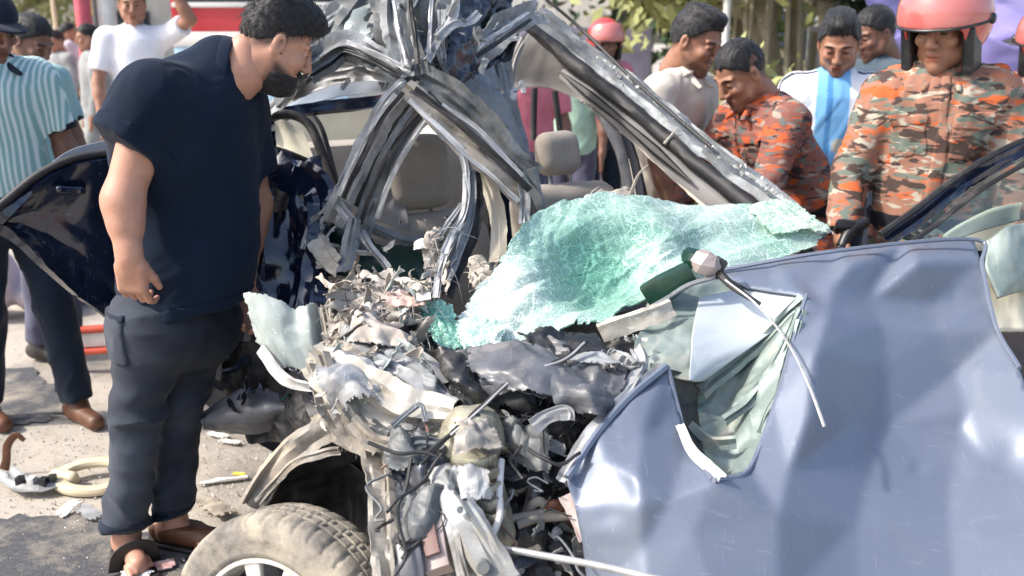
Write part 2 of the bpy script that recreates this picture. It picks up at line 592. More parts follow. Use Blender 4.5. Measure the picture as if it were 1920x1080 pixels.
        for a in range(8):
            for b in range(a + 1, 8):
                if np.abs(cr[a] - cr[b]).sum() != 1: continue
                x = (val[:, a] < 0) != (val[:, b] < 0)
                t = val[x, a] / (val[x, a] - val[x, b])
                S[x] += cr[a] + (cr[b] - cr[a]) * t[:, None]; cnt[x] += 1
        V = o_lo + (cells + S / cnt[:, None]) * s.h
        Q = []
        for ax in range(3):
            o = [0, 0, 0]; o[ax] = 1
            A = g[:g.shape[0] - o[0], :g.shape[1] - o[1], :g.shape[2] - o[2]]
            B = g[o[0]:, o[1]:, o[2]:]
            e = np.stack(np.unravel_index(np.flatnonzero(A != B), A.shape), -1)
            fl = A[tuple(e.T)]
            u, w = [(1, 2), (2, 0), (0, 1)][ax]
            keep = (e[:, u] > 0) & (e[:, w] > 0) & (e[:, u] < cid.shape[u]) & (e[:, w] < cid.shape[w])
            e = e[keep]; fl = fl[keep]
            du = np.zeros(3, int); du[u] = 1; dw = np.zeros(3, int); dw[w] = 1
            q = np.stack([cid[tuple((e - du - dw).T)], cid[tuple((e - dw).T)], cid[tuple(e.T)], cid[tuple((e - du).T)]], -1)
            q[~fl] = q[~fl][:, ::-1]
            Q.append(q)
        Q = np.concatenate(Q)
        Q = Q[(Q >= 0).all(1)]
        return V, Q
# ---------------------------------------------------------------- materials
MATS = {}

def nodes_mat(name):
    m = bpy.data.materials.new(name); m.use_nodes = True
    nt = m.node_tree; b = nt.nodes['Principled BSDF']
    MATS[name] = m
    return m, nt, b

def mix_noise(nt, c1, c2, scale, detail=4, lo=0.4, hi=0.6, rough=0.55, coord='Object', dist=0.0):
    tc = nt.nodes.new('ShaderNodeTexCoord')
    n = nt.nodes.new('ShaderNodeTexNoise'); n.inputs['Scale'].default_value = scale
    n.inputs['Detail'].default_value = detail; n.inputs['Roughness'].default_value = rough
    n.inputs['Distortion'].default_value = dist
    nt.links.new(tc.outputs[coord], n.inputs['Vector'])
    r = nt.nodes.new('ShaderNodeMapRange'); r.inputs['From Min'].default_value = lo; r.inputs['From Max'].default_value = hi
    nt.links.new(n.outputs['Fac'], r.inputs['Value'])
    mx = nt.nodes.new('ShaderNodeMix'); mx.data_type = 'RGBA'
    for sock, c in ((mx.inputs[6], c1), (mx.inputs[7], c2)):
        if isinstance(c, tuple): sock.default_value = (*c, 1)
        else: nt.links.new(c, sock)
    nt.links.new(r.outputs[0], mx.inputs[0])
    return mx.outputs[2], n.outputs['Fac']

def bump(nt, b, fac, strength=0.3, dist=0.01):
    bp = nt.nodes.new('ShaderNodeBump'); bp.inputs['Strength'].default_value = strength
    bp.inputs['Distance'].default_value = dist
    nt.links.new(fac, bp.inputs['Height']); nt.links.new(bp.outputs[0], b.inputs['Normal'])

def noise_fac(nt, scale, detail=5, rough=0.6, coord='Object', stretch=None):
    tc = nt.nodes.new('ShaderNodeTexCoord')
    n = nt.nodes.new('ShaderNodeTexNoise'); n.inputs['Scale'].default_value = scale
    n.inputs['Detail'].default_value = detail; n.inputs['Roughness'].default_value = rough
    if stretch:
        mp = nt.nodes.new('ShaderNodeMapping'); mp.inputs['Scale'].default_value = stretch
        nt.links.new(tc.outputs[coord], mp.inputs[0]); nt.links.new(mp.outputs[0], n.inputs['Vector'])
    else: nt.links.new(tc.outputs[coord], n.inputs['Vector'])
    return n.outputs['Fac']

def simple(name, c1, c2=None, scale=20, rough=0.6, metal=0.0, bmp=0.15, bscale=60, bdist=0.004, coat=0.0, lo=0.35, hi=0.65, spec=0.5, sheen=0.0, dust=None, dlo=0.5, dhi=0.75, dscale=6):
    m, nt, b = nodes_mat(name)
    c2 = c2 or tuple(x * 0.75 for x in c1)
    o, f = mix_noise(nt, c1, c2, scale, lo=lo, hi=hi)
    if dust:
        o, f2 = mix_noise(nt, o, dust, dscale, detail=7, lo=dlo, hi=dhi, rough=0.7)
        rr = nt.nodes.new('ShaderNodeMapRange'); rr.inputs['From Min'].default_value = dlo; rr.inputs['From Max'].default_value = dhi
        rr.inputs['To Min'].default_value = rough; rr.inputs['To Max'].default_value = 0.85
        nt.links.new(f2, rr.inputs['Value']); nt.links.new(rr.outputs[0], b.inputs['Roughness'])
    else: b.inputs['Roughness'].default_value = rough
    nt.links.new(o, b.inputs['Base Color'])
    b.inputs['Metallic'].default_value = metal
    b.inputs['Specular IOR Level'].default_value = spec
    b.inputs['Coat Weight'].default_value = coat; b.inputs['Coat Roughness'].default_value = 0.08
    if sheen: b.inputs['Sheen Weight'].default_value = sheen
    if bmp: bump(nt, b, noise_fac(nt, bscale), bmp, bdist)
    return m

def worn(name, c1, c2, dirt, rough=0.4, metal=0.5, scale=10, dlo=0.48, dhi=0.7, scr=0.5, bmp=0.2, coat=0.0, bare=None):
    """battered metal or plastic: mottled colour, smeared dirt, fine scratches and dings"""
    m, nt, b = nodes_mat(name)
    o, f = mix_noise(nt, c1, c2, scale, detail=6, lo=0.35, hi=0.65, rough=0.65)
    tc = nt.nodes.new('ShaderNodeTexCoord')
    sf = []
    for st in ((60, 3, 9), (4, 50, 12)):
        mp = nt.nodes.new('ShaderNodeMapping'); mp.inputs['Scale'].default_value = st; mp.inputs['Rotation'].default_value = (0.4, 0.7, st[0] * 0.02)
        n = nt.nodes.new('ShaderNodeTexNoise'); n.inputs['Scale'].default_value = 3.0; n.inputs['Detail'].default_value = 3; n.inputs['Distortion'].default_value = 0.4
        nt.links.new(tc.outputs['Object'], mp.inputs[0]); nt.links.new(mp.outputs[0], n.inputs['Vector'])
        r = nt.nodes.new('ShaderNodeMapRange'); r.inputs['From Min'].default_value = 0.66; r.inputs['From Max'].default_value = 0.70
        r.inputs['To Max'].default_value = scr
        nt.links.new(n.outputs['Fac'], r.inputs['Value']); sf.append(r.outputs[0])
    mx = nt.nodes.new('ShaderNodeMath'); mx.operation = 'MAXIMUM'; nt.links.new(sf[0], mx.inputs[0]); nt.links.new(sf[1], mx.inputs[1])
    mc = nt.nodes.new('ShaderNodeMix'); mc.data_type = 'RGBA'; nt.links.new(mx.outputs[0], mc.inputs[0]); nt.links.new(o, mc.inputs[6])
    mc.inputs[7].default_value = (*(bare or tuple(min(1, x * 1.7 + 0.05) for x in c1)), 1)
    o2, f2 = mix_noise(nt, mc.outputs[2], dirt, 6.5, detail=9, lo=dlo, hi=dhi, rough=0.72, dist=0.8)
    nt.links.new(o2, b.inputs['Base Color'])
    rr = nt.nodes.new('ShaderNodeMapRange'); rr.inputs['From Min'].default_value = dlo; rr.inputs['From Max'].default_value = dhi
    rr.inputs['To Min'].default_value = rough; rr.inputs['To Max'].default_value = 0.85
    nt.links.new(f2, rr.inputs['Value']); nt.links.new(rr.outputs[0], b.inputs['Roughness'])
    b.inputs['Metallic'].default_value = metal; b.inputs['Coat Weight'].default_value = coat; b.inputs['Coat Roughness'].default_value = 0.1
    if bmp:
        ad = nt.nodes.new('ShaderNodeMath'); ad.operation = 'ADD'
        nt.links.new(noise_fac(nt, 18, 7, 0.65), ad.inputs[0]); nt.links.new(mx.outputs[0], ad.inputs[1]); bump(nt, b, ad.outputs[0], bmp, 0.006)
    return m

DUST = (0.42, 0.37, 0.30)
worn('hood_paint', (0.158, 0.186, 0.245), (0.138, 0.165, 0.220), (0.20, 0.215, 0.24), 0.42, 0.22, 2.5, 0.56, 0.95, 0.2, 0.02, 0.15)
worn('scorched_steel', (0.13, 0.14, 0.145), (0.06, 0.066, 0.07), (0.19, 0.185, 0.17), 0.5, 0.12, 8, 0.48, 0.7, 0.5, 0.25)
worn('lit_fold_paint', (0.46, 0.51, 0.55), (0.40, 0.45, 0.49), (0.36, 0.36, 0.36), 0.4, 0.2, 5, 0.58, 0.85, 0.15, 0.05)  # bonnet paint made pale: sky light on the upturned fold is in the colour
worn('hood_inner', (0.27, 0.33, 0.31), (0.18, 0.23, 0.215), DUST, 0.45, 0.2, 9, 0.52, 0.75, 0.3, 0.15)
worn('shaded_car_paint', (0.010, 0.016, 0.040), (0.006, 0.010, 0.026), (0.09, 0.09, 0.10), 0.16, 0.3, 5, 0.58, 0.95, 0.25, 0.06, 0.8, (0.2, 0.22, 0.26))  # darker copy of the car's paint, with the doors' shade in it
worn('silver_steel', (0.40, 0.41, 0.42), (0.22, 0.23, 0.245), (0.22, 0.21, 0.19), 0.55, 0.14, 10, 0.46, 0.66, 0.5, 0.25)
worn('grey_steel', (0.21, 0.23, 0.245), (0.09, 0.10, 0.112), (0.20, 0.195, 0.18), 0.5, 0.18, 9, 0.50, 0.72, 0.5, 0.25)
worn('dark_steel', (0.05, 0.06, 0.08), (0.02, 0.025, 0.04), (0.17, 0.165, 0.16), 0.3, 0.5, 9, 0.52, 0.78, 0.4, 0.2, 0.3)
worn('dusty_steel', (0.34, 0.325, 0.295), (0.16, 0.15, 0.138), (0.33, 0.295, 0.245), 0.5, 0.25, 12, 0.45, 0.62, 0.4, 0.3)
worn('muddy_steel', (0.27, 0.25, 0.22), (0.12, 0.11, 0.098), (0.36, 0.31, 0.245), 0.6, 0.15, 13, 0.45, 0.62, 0.5, 0.35)
worn('cream_metal', (0.58, 0.55, 0.48), (0.36, 0.33, 0.28), (0.20, 0.175, 0.14), 0.45, 0.15, 10, 0.50, 0.70, 0.4, 0.25)
worn('alloy_cast', (0.46, 0.44, 0.34), (0.30, 0.28, 0.21), (0.13, 0.11, 0.085), 0.45, 0.4, 14, 0.46, 0.64, 0.4, 0.4)
worn('sage_plastic', (0.40, 0.45, 0.43), (0.32, 0.36, 0.34), (0.34, 0.31, 0.26), 0.5, 0.0, 7, 0.52, 0.75, 0.4, 0.12)
worn('black_plastic', (0.018, 0.019, 0.022), (0.009, 0.009, 0.011), (0.12, 0.115, 0.105), 0.4, 0.0, 9, 0.52, 0.80, 0.25, 0.15, 0, (0.12, 0.12, 0.12))
worn('grey_plastic', (0.13, 0.135, 0.15), (0.06, 0.063, 0.072), (0.24, 0.23, 0.22), 0.38, 0.0, 8, 0.50, 0.75, 0.35, 0.15)
simple('rubber', (0.018, 0.018, 0.02), (0.010, 0.010, 0.011), 20, rough=0.6, bmp=0.2, bscale=70, dust=(0.11, 0.10, 0.09), dlo=0.55, dhi=0.8)
simple('tyre_rubber', (0.20, 0.185, 0.16), (0.085, 0.08, 0.072), 13, rough=0.85, bmp=0.35, bscale=120, dust=(0.42, 0.37, 0.285), dlo=0.40, dhi=0.66, dscale=6)
simple('tyre_groove', (0.05, 0.047, 0.042), (0.03, 0.028, 0.025), 20, rough=0.9, bmp=0.2)
simple('rim_alloy', (0.72, 0.71, 0.67), (0.56, 0.54, 0.50), 20, rough=0.4, metal=0.45, bmp=0.15, bscale=50, dust=(0.42, 0.38, 0.30), dlo=0.5, dhi=0.75)
simple('headliner', (0.26, 0.25, 0.245), (0.21, 0.20, 0.195), 9, rough=0.95, bmp=0.3, bscale=160, bdist=0.002)
simple('beige_trim', (0.52, 0.47, 0.38), (0.43, 0.38, 0.30), 9, rough=0.8, bmp=0.2, bscale=50)
simple('cream_trim', (0.72, 0.68, 0.54), (0.62, 0.57, 0.43), 6, rough=0.75, bmp=0.2, bscale=40)
simple('seat_cloth', (0.34, 0.295, 0.245), (0.28, 0.24, 0.195), 12, rough=0.95, bmp=0.35, bscale=220, bdist=0.002, sheen=0.2)
simple('seat_cream', (0.50, 0.47, 0.40), (0.40, 0.37, 0.31), 10, rough=0.9, bmp=0.3, bscale=160, bdist=0.002)
worn('fibre', (0.46, 0.42, 0.36), (0.27, 0.24, 0.20), (0.17, 0.15, 0.125), 0.9, 0.0, 22, 0.48, 0.68, 0.5, 0.3)
simple('pink_foam', (0.66, 0.40, 0.35), (0.55, 0.42, 0.36), 14, rough=0.9, bmp=0.4, bscale=60)
worn('airbag_cloth', (0.52, 0.47, 0.42), (0.36, 0.315, 0.275), (0.20, 0.17, 0.145), 0.9, 0.0, 14, 0.48, 0.70, 0.5, 0.3)
simple('wire_black', (0.012, 0.012, 0.014), (0.02, 0.02, 0.02), 20, rough=0.5, bmp=0)
simple('wire_pale', (0.50, 0.50, 0.50), (0.32, 0.32, 0.32), 20, rough=0.35, metal=0.4, bmp=0)
simple('dark_green_plastic', (0.010, 0.045, 0.030), (0.006, 0.025, 0.018), 12, rough=0.25, bmp=0.15, bscale=20)
simple('pinkish_plastic', (0.44, 0.36, 0.34), (0.34, 0.27, 0.255), 10, rough=0.5, bmp=0.1)
simple('rust_pink', (0.24, 0.15, 0.13), (0.17, 0.10, 0.085), 14, rough=0.6, bmp=0.2)
simple('white_plastic', (0.74, 0.73, 0.70), (0.60, 0.58, 0.54), 10, rough=0.5, bmp=0.1)
simple('cream_plastic', (0.64, 0.55, 0.38), (0.54, 0.45, 0.30), 10, rough=0.55, bmp=0.1)
simple('red_plastic', (0.55, 0.085, 0.045), (0.42, 0.06, 0.035), 10, rough=0.5, bmp=0.1)
simple('brown_leather', (0.14, 0.055, 0.025), (0.09, 0.035, 0.016), 25, rough=0.5, bmp=0.3, bscale=90)
simple('dark_leather', (0.035, 0.028, 0.026), (0.02, 0.016, 0.015), 25, rough=0.5, bmp=0.3, bscale=90)
simple('sandal_pink', (0.45, 0.20, 0.20), (0.60, 0.45, 0.42), 25, rough=0.6, bmp=0.2)

def skin(name, c):
    m, nt, b = nodes_mat(name)
    at = nt.nodes.new('ShaderNodeVertexColor'); at.layer_name = 'col'
    mm = nt.nodes.new('ShaderNodeMix'); mm.data_type = 'RGBA'; mm.blend_type = 'MULTIPLY'; mm.inputs[0].default_value = 1
    o, f = mix_noise(nt, c, tuple(x * 0.72 for x in c), 22, detail=8, lo=0.3, hi=0.75, rough=0.7)
    nt.links.new(o, mm.inputs[6]); nt.links.new(at.outputs[0], mm.inputs[7])
    nt.links.new(mm.outputs[2], b.inputs['Base Color'])
    b.inputs['Roughness'].default_value = 0.5
    b.inputs['Subsurface Weight'].default_value = 0.12
    b.inputs['Subsurface Radius'].default_value = (0.02, 0.008, 0.004)
    b.inputs['Subsurface Scale'].default_value = 0.5
    bump(nt, b, noise_fac(nt, 110, 8, 0.7), 0.3, 0.003)
    return m
skin('skin_tan', (0.52, 0.27, 0.185)); skin('skin_brown', (0.36, 0.175, 0.11)); skin('skin_dark', (0.22, 0.105, 0.07))

def cloth(name, c1, c2=None, bmp=0.25, rough=0.9, scale=5, weave=260, sheen=0.15):
    m = simple(name, c1, c2, scale, rough=rough, bmp=0, sheen=sheen, spec=0.15)
    nt = m.node_tree; b = nt.nodes['Principled BSDF']
    bump(nt, b, noise_fac(nt, weave, 3), bmp, 0.0015)
    return m
cloth('navy_jersey', (0.007, 0.015, 0.034), (0.005, 0.011, 0.026), sheen=0.06)
cloth('denim', (0.060, 0.070, 0.090), (0.014, 0.017, 0.026), scale=3.5, sheen=0.1)
cloth('navy_trouser', (0.012, 0.020, 0.035), (0.008, 0.013, 0.024))
cloth('brown_shirt', (0.56, 0.52, 0.46), (0.47, 0.43, 0.38))
cloth('pink_shirt', (0.62, 0.19, 0.24), (0.52, 0.15, 0.19))
cloth('mint_shirt', (0.42, 0.62, 0.50), (0.36, 0.54, 0.43))
cloth('teal_shirt', (0.33, 0.50, 0.50), (0.26, 0.42, 0.42))
cloth('white_shirt', (0.80, 0.80, 0.84), (0.70, 0.70, 0.76))
cloth('grey_shirt', (0.30, 0.31, 0.31), (0.20, 0.21, 0.21), scale=9)
cloth('pale_pink_shirt', (0.55, 0.47, 0.50), (0.44, 0.37, 0.40))
cloth('mauve_shirt', (0.26, 0.25, 0.33), (0.18, 0.17, 0.24))
cloth('slate_shirt', (0.06, 0.085, 0.11), (0.04, 0.06, 0.08))
cloth('plum_trouser', (0.10, 0.10, 0.15), (0.07, 0.07, 0.11))
cloth('collar_navy', (0.014, 0.020, 0.036))
cloth('trim_black', (0.012, 0.012, 0.016))
cloth('purple_tarp', (0.25, 0.22, 0.46), (0.20, 0.17, 0.38), bmp=0.15, weave=30)
cloth('yellow_cloth', (0.72, 0.58, 0.08), (0.58, 0.44, 0.05), weave=30)
simple('hair_black', (0.008, 0.009, 0.011), (0.016, 0.015, 0.017), 60, spec=0.3, rough=0.55, bmp=0.8, bscale=120, bdist=0.003, sheen=0.1)

def vcol_cloth(name, rough=0.9):
    m, nt, b = nodes_mat(name)
    at = nt.nodes.new('ShaderNodeVertexColor'); at.layer_name = 'col'
    nt.links.new(at.outputs[0], b.inputs['Base Color'])
    b.inputs['Roughness'].default_value = rough; b.inputs['Sheen Weight'].default_value = 0.1
    bump(nt, b, noise_fac(nt, 240, 3), 0.2, 0.0015)
    return m
vcol_cloth('jersey_print')

def camo(name, cols, scale=11.0):
    """blocky digital-looking camouflage in flat patches"""
    m, nt, b = nodes_mat(name)
    tc = nt.nodes.new('ShaderNodeTexCoord')
    mp = nt.nodes.new('ShaderNodeMapping'); mp.inputs['Scale'].default_value = (0.8, 0.8, 2.2)
    nt.links.new(tc.outputs['Object'], mp.inputs[0])
    cur = None
    for i, (c, sc_, th) in enumerate(cols):
        if cur is None:
            rgb = nt.nodes.new('ShaderNodeRGB'); rgb.outputs[0].default_value = (*c, 1); cur = rgb.outputs[0]; continue
        n = nt.nodes.new('ShaderNodeTexNoise'); n.noise_dimensions = '4D'; n.inputs['W'].default_value = i * 3.7
        n.inputs['Scale'].default_value = scale * sc_; n.inputs['Detail'].default_value = 4.5; n.inputs['Distortion'].default_value = 1.0
        nt.links.new(mp.outputs[0], n.inputs['Vector'])
        r = nt.nodes.new('ShaderNodeMapRange'); r.inputs['From Min'].default_value = th; r.inputs['From Max'].default_value = th + 0.04
        nt.links.new(n.outputs['Fac'], r.inputs['Value'])
        mx = nt.nodes.new('ShaderNodeMix'); mx.data_type = 'RGBA'; mx.inputs[7].default_value = (*c, 1)
        nt.links.new(cur, mx.inputs[6]); nt.links.new(r.outputs[0], mx.inputs[0]); cur = mx.outputs[2]
    nt.links.new(cur, b.inputs['Base Color']); b.inputs['Roughness'].default_value = 0.9
    bump(nt, b, noise_fac(nt, 260, 3), 0.25, 0.0015)
    return m
camo('camo_orange', [((0.29, 0.14, 0.095), 1, 0), ((0.38, 0.34, 0.275), 1.0, 0.54), ((0.50, 0.105, 0.028), 1.0, 0.55), ((0.12, 0.145, 0.12), 1.0, 0.53), ((0.055, 0.034, 0.028), 1.2, 0.53)])
camo('camo_maroon', [((0.22, 0.085, 0.065), 1, 0), ((0.34, 0.27, 0.22), 1.0, 0.56), ((0.52, 0.10, 0.03), 1.0, 0.53), ((0.12, 0.14, 0.13), 1.2, 0.56), ((0.045, 0.028, 0.03), 1.5, 0.56)])

def stripes():
    m, nt, b = nodes_mat('striped_polo')
    tc = nt.nodes.new('ShaderNodeTexCoord'); mp = nt.nodes.new('ShaderNodeMapping')
    mp.inputs['Scale'].default_value = (1, 0.75, 0.0)
    nt.links.new(tc.outputs['Object'], mp.inputs[0])
    w = nt.nodes.new('ShaderNodeTexWave'); w.bands_direction = 'X'; w.inputs['Scale'].default_value = 19.0
    w.inputs['Distortion'].default_value = 1.1; w.inputs['Detail'].default_value = 1.0; w.inputs['Detail Scale'].default_value = 1.5
    nt.links.new(mp.outputs[0], w.inputs[0])
    cr = nt.nodes.new('ShaderNodeMapRange'); cr.inputs['From Min'].default_value = 0.3; cr.inputs['From Max'].default_value = 0.8
    nt.links.new(w.outputs['Fac'], cr.inputs['Value'])
    mx = nt.nodes.new('ShaderNodeMix'); mx.data_type = 'RGBA'
    mx.inputs[6].default_value = (0.26, 0.45, 0.44, 1); mx.inputs[7].default_value = (0.66, 0.76, 0.75, 1)
    nt.links.new(cr.outputs[0], mx.inputs[0]); nt.links.new(mx.outputs[2], b.inputs['Base Color'])
    b.inputs['Roughness'].default_value = 0.9
stripes()

def shattered():
    """laminated screen gone milky: a mosaic of small cells with pale fracture lines"""
    m, nt, b = nodes_mat('shattered_glass')
    tc = nt.nodes.new('ShaderNodeTexCoord')
    v = nt.nodes.new('ShaderNodeTexVoronoi'); v.feature = 'DISTANCE_TO_EDGE'; v.inputs['Scale'].default_value = 105
    v2 = nt.nodes.new('ShaderNodeTexVoronoi'); v2.inputs['Scale'].default_value = 105
    v3 = nt.nodes.new('ShaderNodeTexVoronoi'); v3.feature = 'DISTANCE_TO_EDGE'; v3.inputs['Scale'].default_value = 17
    dn = nt.nodes.new('ShaderNodeTexNoise'); dn.inputs['Scale'].default_value = 7; dn.inputs['Detail'].default_value = 4
    nt.links.new(tc.outputs['Object'], dn.inputs['Vector'])
    ad = nt.nodes.new('ShaderNodeMix'); ad.data_type = 'RGBA'; ad.blend_type = 'ADD'; ad.inputs[0].default_value = 0.2
    nt.links.new(tc.outputs['Object'], ad.inputs[6]); nt.links.new(dn.outputs['Color'], ad.inputs[7])
    for q in (v, v2, v3): nt.links.new(ad.outputs[2], q.inputs['Vector'])
    base, f = mix_noise(nt, (0.58, 0.77, 0.69), (0.30, 0.60, 0.48), 5.0, lo=0.42, hi=0.66, detail=5, dist=1.0)
    e = nt.nodes.new('ShaderNodeMapRange'); e.inputs['From Min'].default_value = 0.0; e.inputs['From Max'].default_value = 0.09
    nt.links.new(v.outputs['Distance'], e.inputs['Value'])
    mx = nt.nodes.new('ShaderNodeMix'); mx.data_type = 'RGBA'; mx.inputs[6].default_value = (0.60, 0.82, 0.73, 1)
    nt.links.new(base, mx.inputs[7]); nt.links.new(e.outputs[0], mx.inputs[0])
    e3 = nt.nodes.new('ShaderNodeMapRange'); e3.inputs['From Min'].default_value = 0.0; e3.inputs['From Max'].default_value = 0.035
    nt.links.new(v3.outputs['Distance'], e3.inputs['Value'])
    mx3 = nt.nodes.new('ShaderNodeMix'); mx3.data_type = 'RGBA'; mx3.inputs[6].default_value = (0.72, 0.87, 0.81, 1)
    nt.links.new(mx.outputs[2], mx3.inputs[7]); nt.links.new(e3.outputs[0], mx3.inputs[0])
    at = nt.nodes.new('ShaderNodeVertexColor'); at.layer_name = 'col'
    mm = nt.nodes.new('ShaderNodeMix'); mm.data_type = 'RGBA'; mm.blend_type = 'MULTIPLY'; mm.inputs[0].default_value = 1
    nt.links.new(mx3.outputs[2], mm.inputs[6]); nt.links.new(at.outputs[0], mm.inputs[7])
    nt.links.new(mm.outputs[2], b.inputs['Base Color'])
    b.inputs['Roughness'].default_value = 0.14
    tm = nt.nodes.new('ShaderNodeMath'); tm.operation = 'MULTIPLY'; nt.links.new(e.outputs[0], tm.inputs[0]); nt.links.new(e3.outputs[0], tm.inputs[1])
    tm2 = nt.nodes.new('ShaderNodeMath'); tm2.operation = 'MULTIPLY'; tm2.inputs[1].default_value = 0.5; nt.links.new(tm.outputs[0], tm2.inputs[0])
    nt.links.new(tm2.outputs[0], b.inputs['Transmission Weight'])
    b.inputs['IOR'].default_value = 1.5
    sm = nt.nodes.new('ShaderNodeSeparateColor'); nt.links.new(v2.outputs['Color'], sm.inputs[0])
    add = nt.nodes.new('ShaderNodeMath'); add.operation = 'ADD'
    nt.links.new(sm.outputs[0], add.inputs[0]); nt.links.new(e.outputs[0], add.inputs[1])
    bump(nt, b, add.outputs[0], 0.3, 0.003)
shattered()

def glass(name, c, rough=0.05, trans=0.9):
    m, nt, b = nodes_mat(name)
    b.inputs['Base Color'].default_value = (*c, 1); b.inputs['Roughness'].default_value = rough
    b.inputs['Transmission Weight'].default_value = trans; b.inputs['IOR'].default_value = 1.45
    bump(nt, b, noise_fac(nt, 6), 0.1, 0.01)
    return m
glass('window_glass', (0.55, 0.68, 0.72)); glass('dusty_glass', (0.45, 0.50, 0.56), 0.3, 0.35); glass('dark_glass', (0.05, 0.07, 0.09), 0.08, 0.3)

def helmet_mat():
    m, nt, b = nodes_mat('helmet_shell')
    o, f = mix_noise(nt, (0.50, 0.03, 0.035), (0.54, 0.08, 0.06), 4, lo=0.4, hi=0.7)
    nt.links.new(o, b.inputs['Base Color']); b.inputs['Roughness'].default_value = 0.25; b.inputs['Coat Weight'].default_value = 0.7
    b.inputs['Coat Roughness'].default_value = 0.12
helmet_mat()
simple('helmet_visor', (0.50, 0.17, 0.16), (0.46, 0.11, 0.10), 5, rough=0.18, bmp=0.0, coat=0.8)

def ground_mat():
    m, nt, b = nodes_mat('dusty_road')
    base, f = mix_noise(nt, (0.17, 0.16, 0.15), (0.45, 0.405, 0.345), 0.8, detail=8, lo=0.34, hi=0.50, rough=0.62, dist=0.5)
    b2, f2 = mix_noise(nt, base, (0.30, 0.255, 0.20), 7, detail=8, lo=0.5, hi=0.75, rough=0.7)
    b3, f3 = mix_noise(nt, b2, (0.075, 0.07, 0.068), 3.2, detail=9, lo=0.62, hi=0.72, rough=0.72)
    nt.links.new(b3, b.inputs['Base Color']); b.inputs['Roughness'].default_value = 0.95
    bump(nt, b, noise_fac(nt, 45, 8, 0.75), 0.6, 0.02)
ground_mat()
simple('grey_ground', (0.085, 0.087, 0.095), (0.055, 0.056, 0.062), 60, rough=0.9, bmp=0.9, bscale=160, bdist=0.006, dust=(0.36, 0.315, 0.25), dlo=0.46, dhi=0.68, dscale=3.5)
simple('grit', (0.40, 0.35, 0.28), (0.20, 0.17, 0.14), 30, rough=0.95, bmp=0.4)
simple('bus_blue', (0.42, 0.60, 0.74), (0.36, 0.54, 0.68), 2, rough=0.35, bmp=0.05, coat=0.3)
simple('bus_red', (0.58, 0.045, 0.06), (0.48, 0.035, 0.045), 2, rough=0.35, bmp=0.05, coat=0.3)
simple('bus_white', (0.78, 0.76, 0.72), (0.68, 0.66, 0.62), 2, rough=0.4, bmp=0.05)
simple('pole_white', (0.70, 0.70, 0.68), (0.55, 0.54, 0.50), 6, rough=0.6, bmp=0.1)
simple('pole_red', (0.55, 0.10, 0.14), (0.44, 0.08, 0.11), 6, rough=0.6, bmp=0.1)
simple('pole_dark', (0.04, 0.04, 0.045), (0.06, 0.06, 0.06), 6, rough=0.6, bmp=0.1)
simple('plaster', (0.62, 0.60, 0.55), (0.48, 0.46, 0.42), 2.5, rough=0.9, bmp=0.3, bscale=20)
simple('bark', (0.30, 0.26, 0.18), (0.40, 0.36, 0.26), 6, rough=0.95, bmp=1.0, bscale=14, bdist=0.05)
simple('leaf', (0.085, 0.14, 0.03), (0.14, 0.19, 0.055), 3, rough=0.6, bmp=0)
simple('leaf_dark', (0.028, 0.055, 0.022), (0.05, 0.085, 0.03), 3, rough=0.6, bmp=0)
simple('leaf_olive', (0.24, 0.26, 0.09), (0.33, 0.34, 0.15), 3, rough=0.7, bmp=0)
M = MATS
# ---------------------------------------------------------------- ground
def ground():
    n = 80
    # one sheet out to the horizon, fine near the car
    t = np.linspace(-1, 1, n)
    g = np.sign(t) * (np.abs(t) * 6 + np.abs(t) ** 6 * 240)
    X, Y = np.meshgrid(g, g + 6, indexing='ij')
    Z = 0.006 * wob(np.stack([X, Y, 0 * X], -1), 0.5, 3) - 0.008
    V = np.stack([X, Y, Z], -1).reshape(-1, 3)
    i = np.arange(n * n).reshape(n, n)
    Q = np.stack([i[:-1, :-1], i[1:, :-1], i[1:, 1:], i[:-1, 1:]], -1).reshape(-1, 4)
    o = mesh('ground', V, Q, M['dusty_road'], None); tag(o, kind='structure')
ground()

def patch(name, poly, mat, z):
    """a flat, darker grey ground sheet with a ragged rim"""
    poly = np.array(poly, float); m = 90
    t = np.linspace(0, 1, m, endpoint=False) * len(poly)
    i = t.astype(int); f = (t - i)[:, None]
    R = poly[i % len(poly)] * (1 - f) + poly[(i + 1) % len(poly)] * f
    rs = np.random.RandomState(5)
    c = R.mean(0); R = R + (R - c) * rs.uniform(-0.07, 0.07, (m, 1))
    V = [(c[0], c[1], z)] + [(p[0], p[1], z) for p in R]
    Fs = [(0, 1 + k, 1 + (k + 1) % m) for k in range(m)]
    o = mesh(name, V, Fs, M[mat], None, False); tag(o, kind='structure')
g2 = lambda u, v: PZ(u, v, 0)[:2]
patch('road', [g2(-300, 985), g2(130, 965), g2(330, 1010), g2(420, 1250), g2(-300, 1300)], 'grey_ground', 0.004)
patch('road', [g2(-420, 700), g2(60, 690), g2(150, 760), g2(60, 800), g2(-420, 780)], 'grey_ground', 0.004)

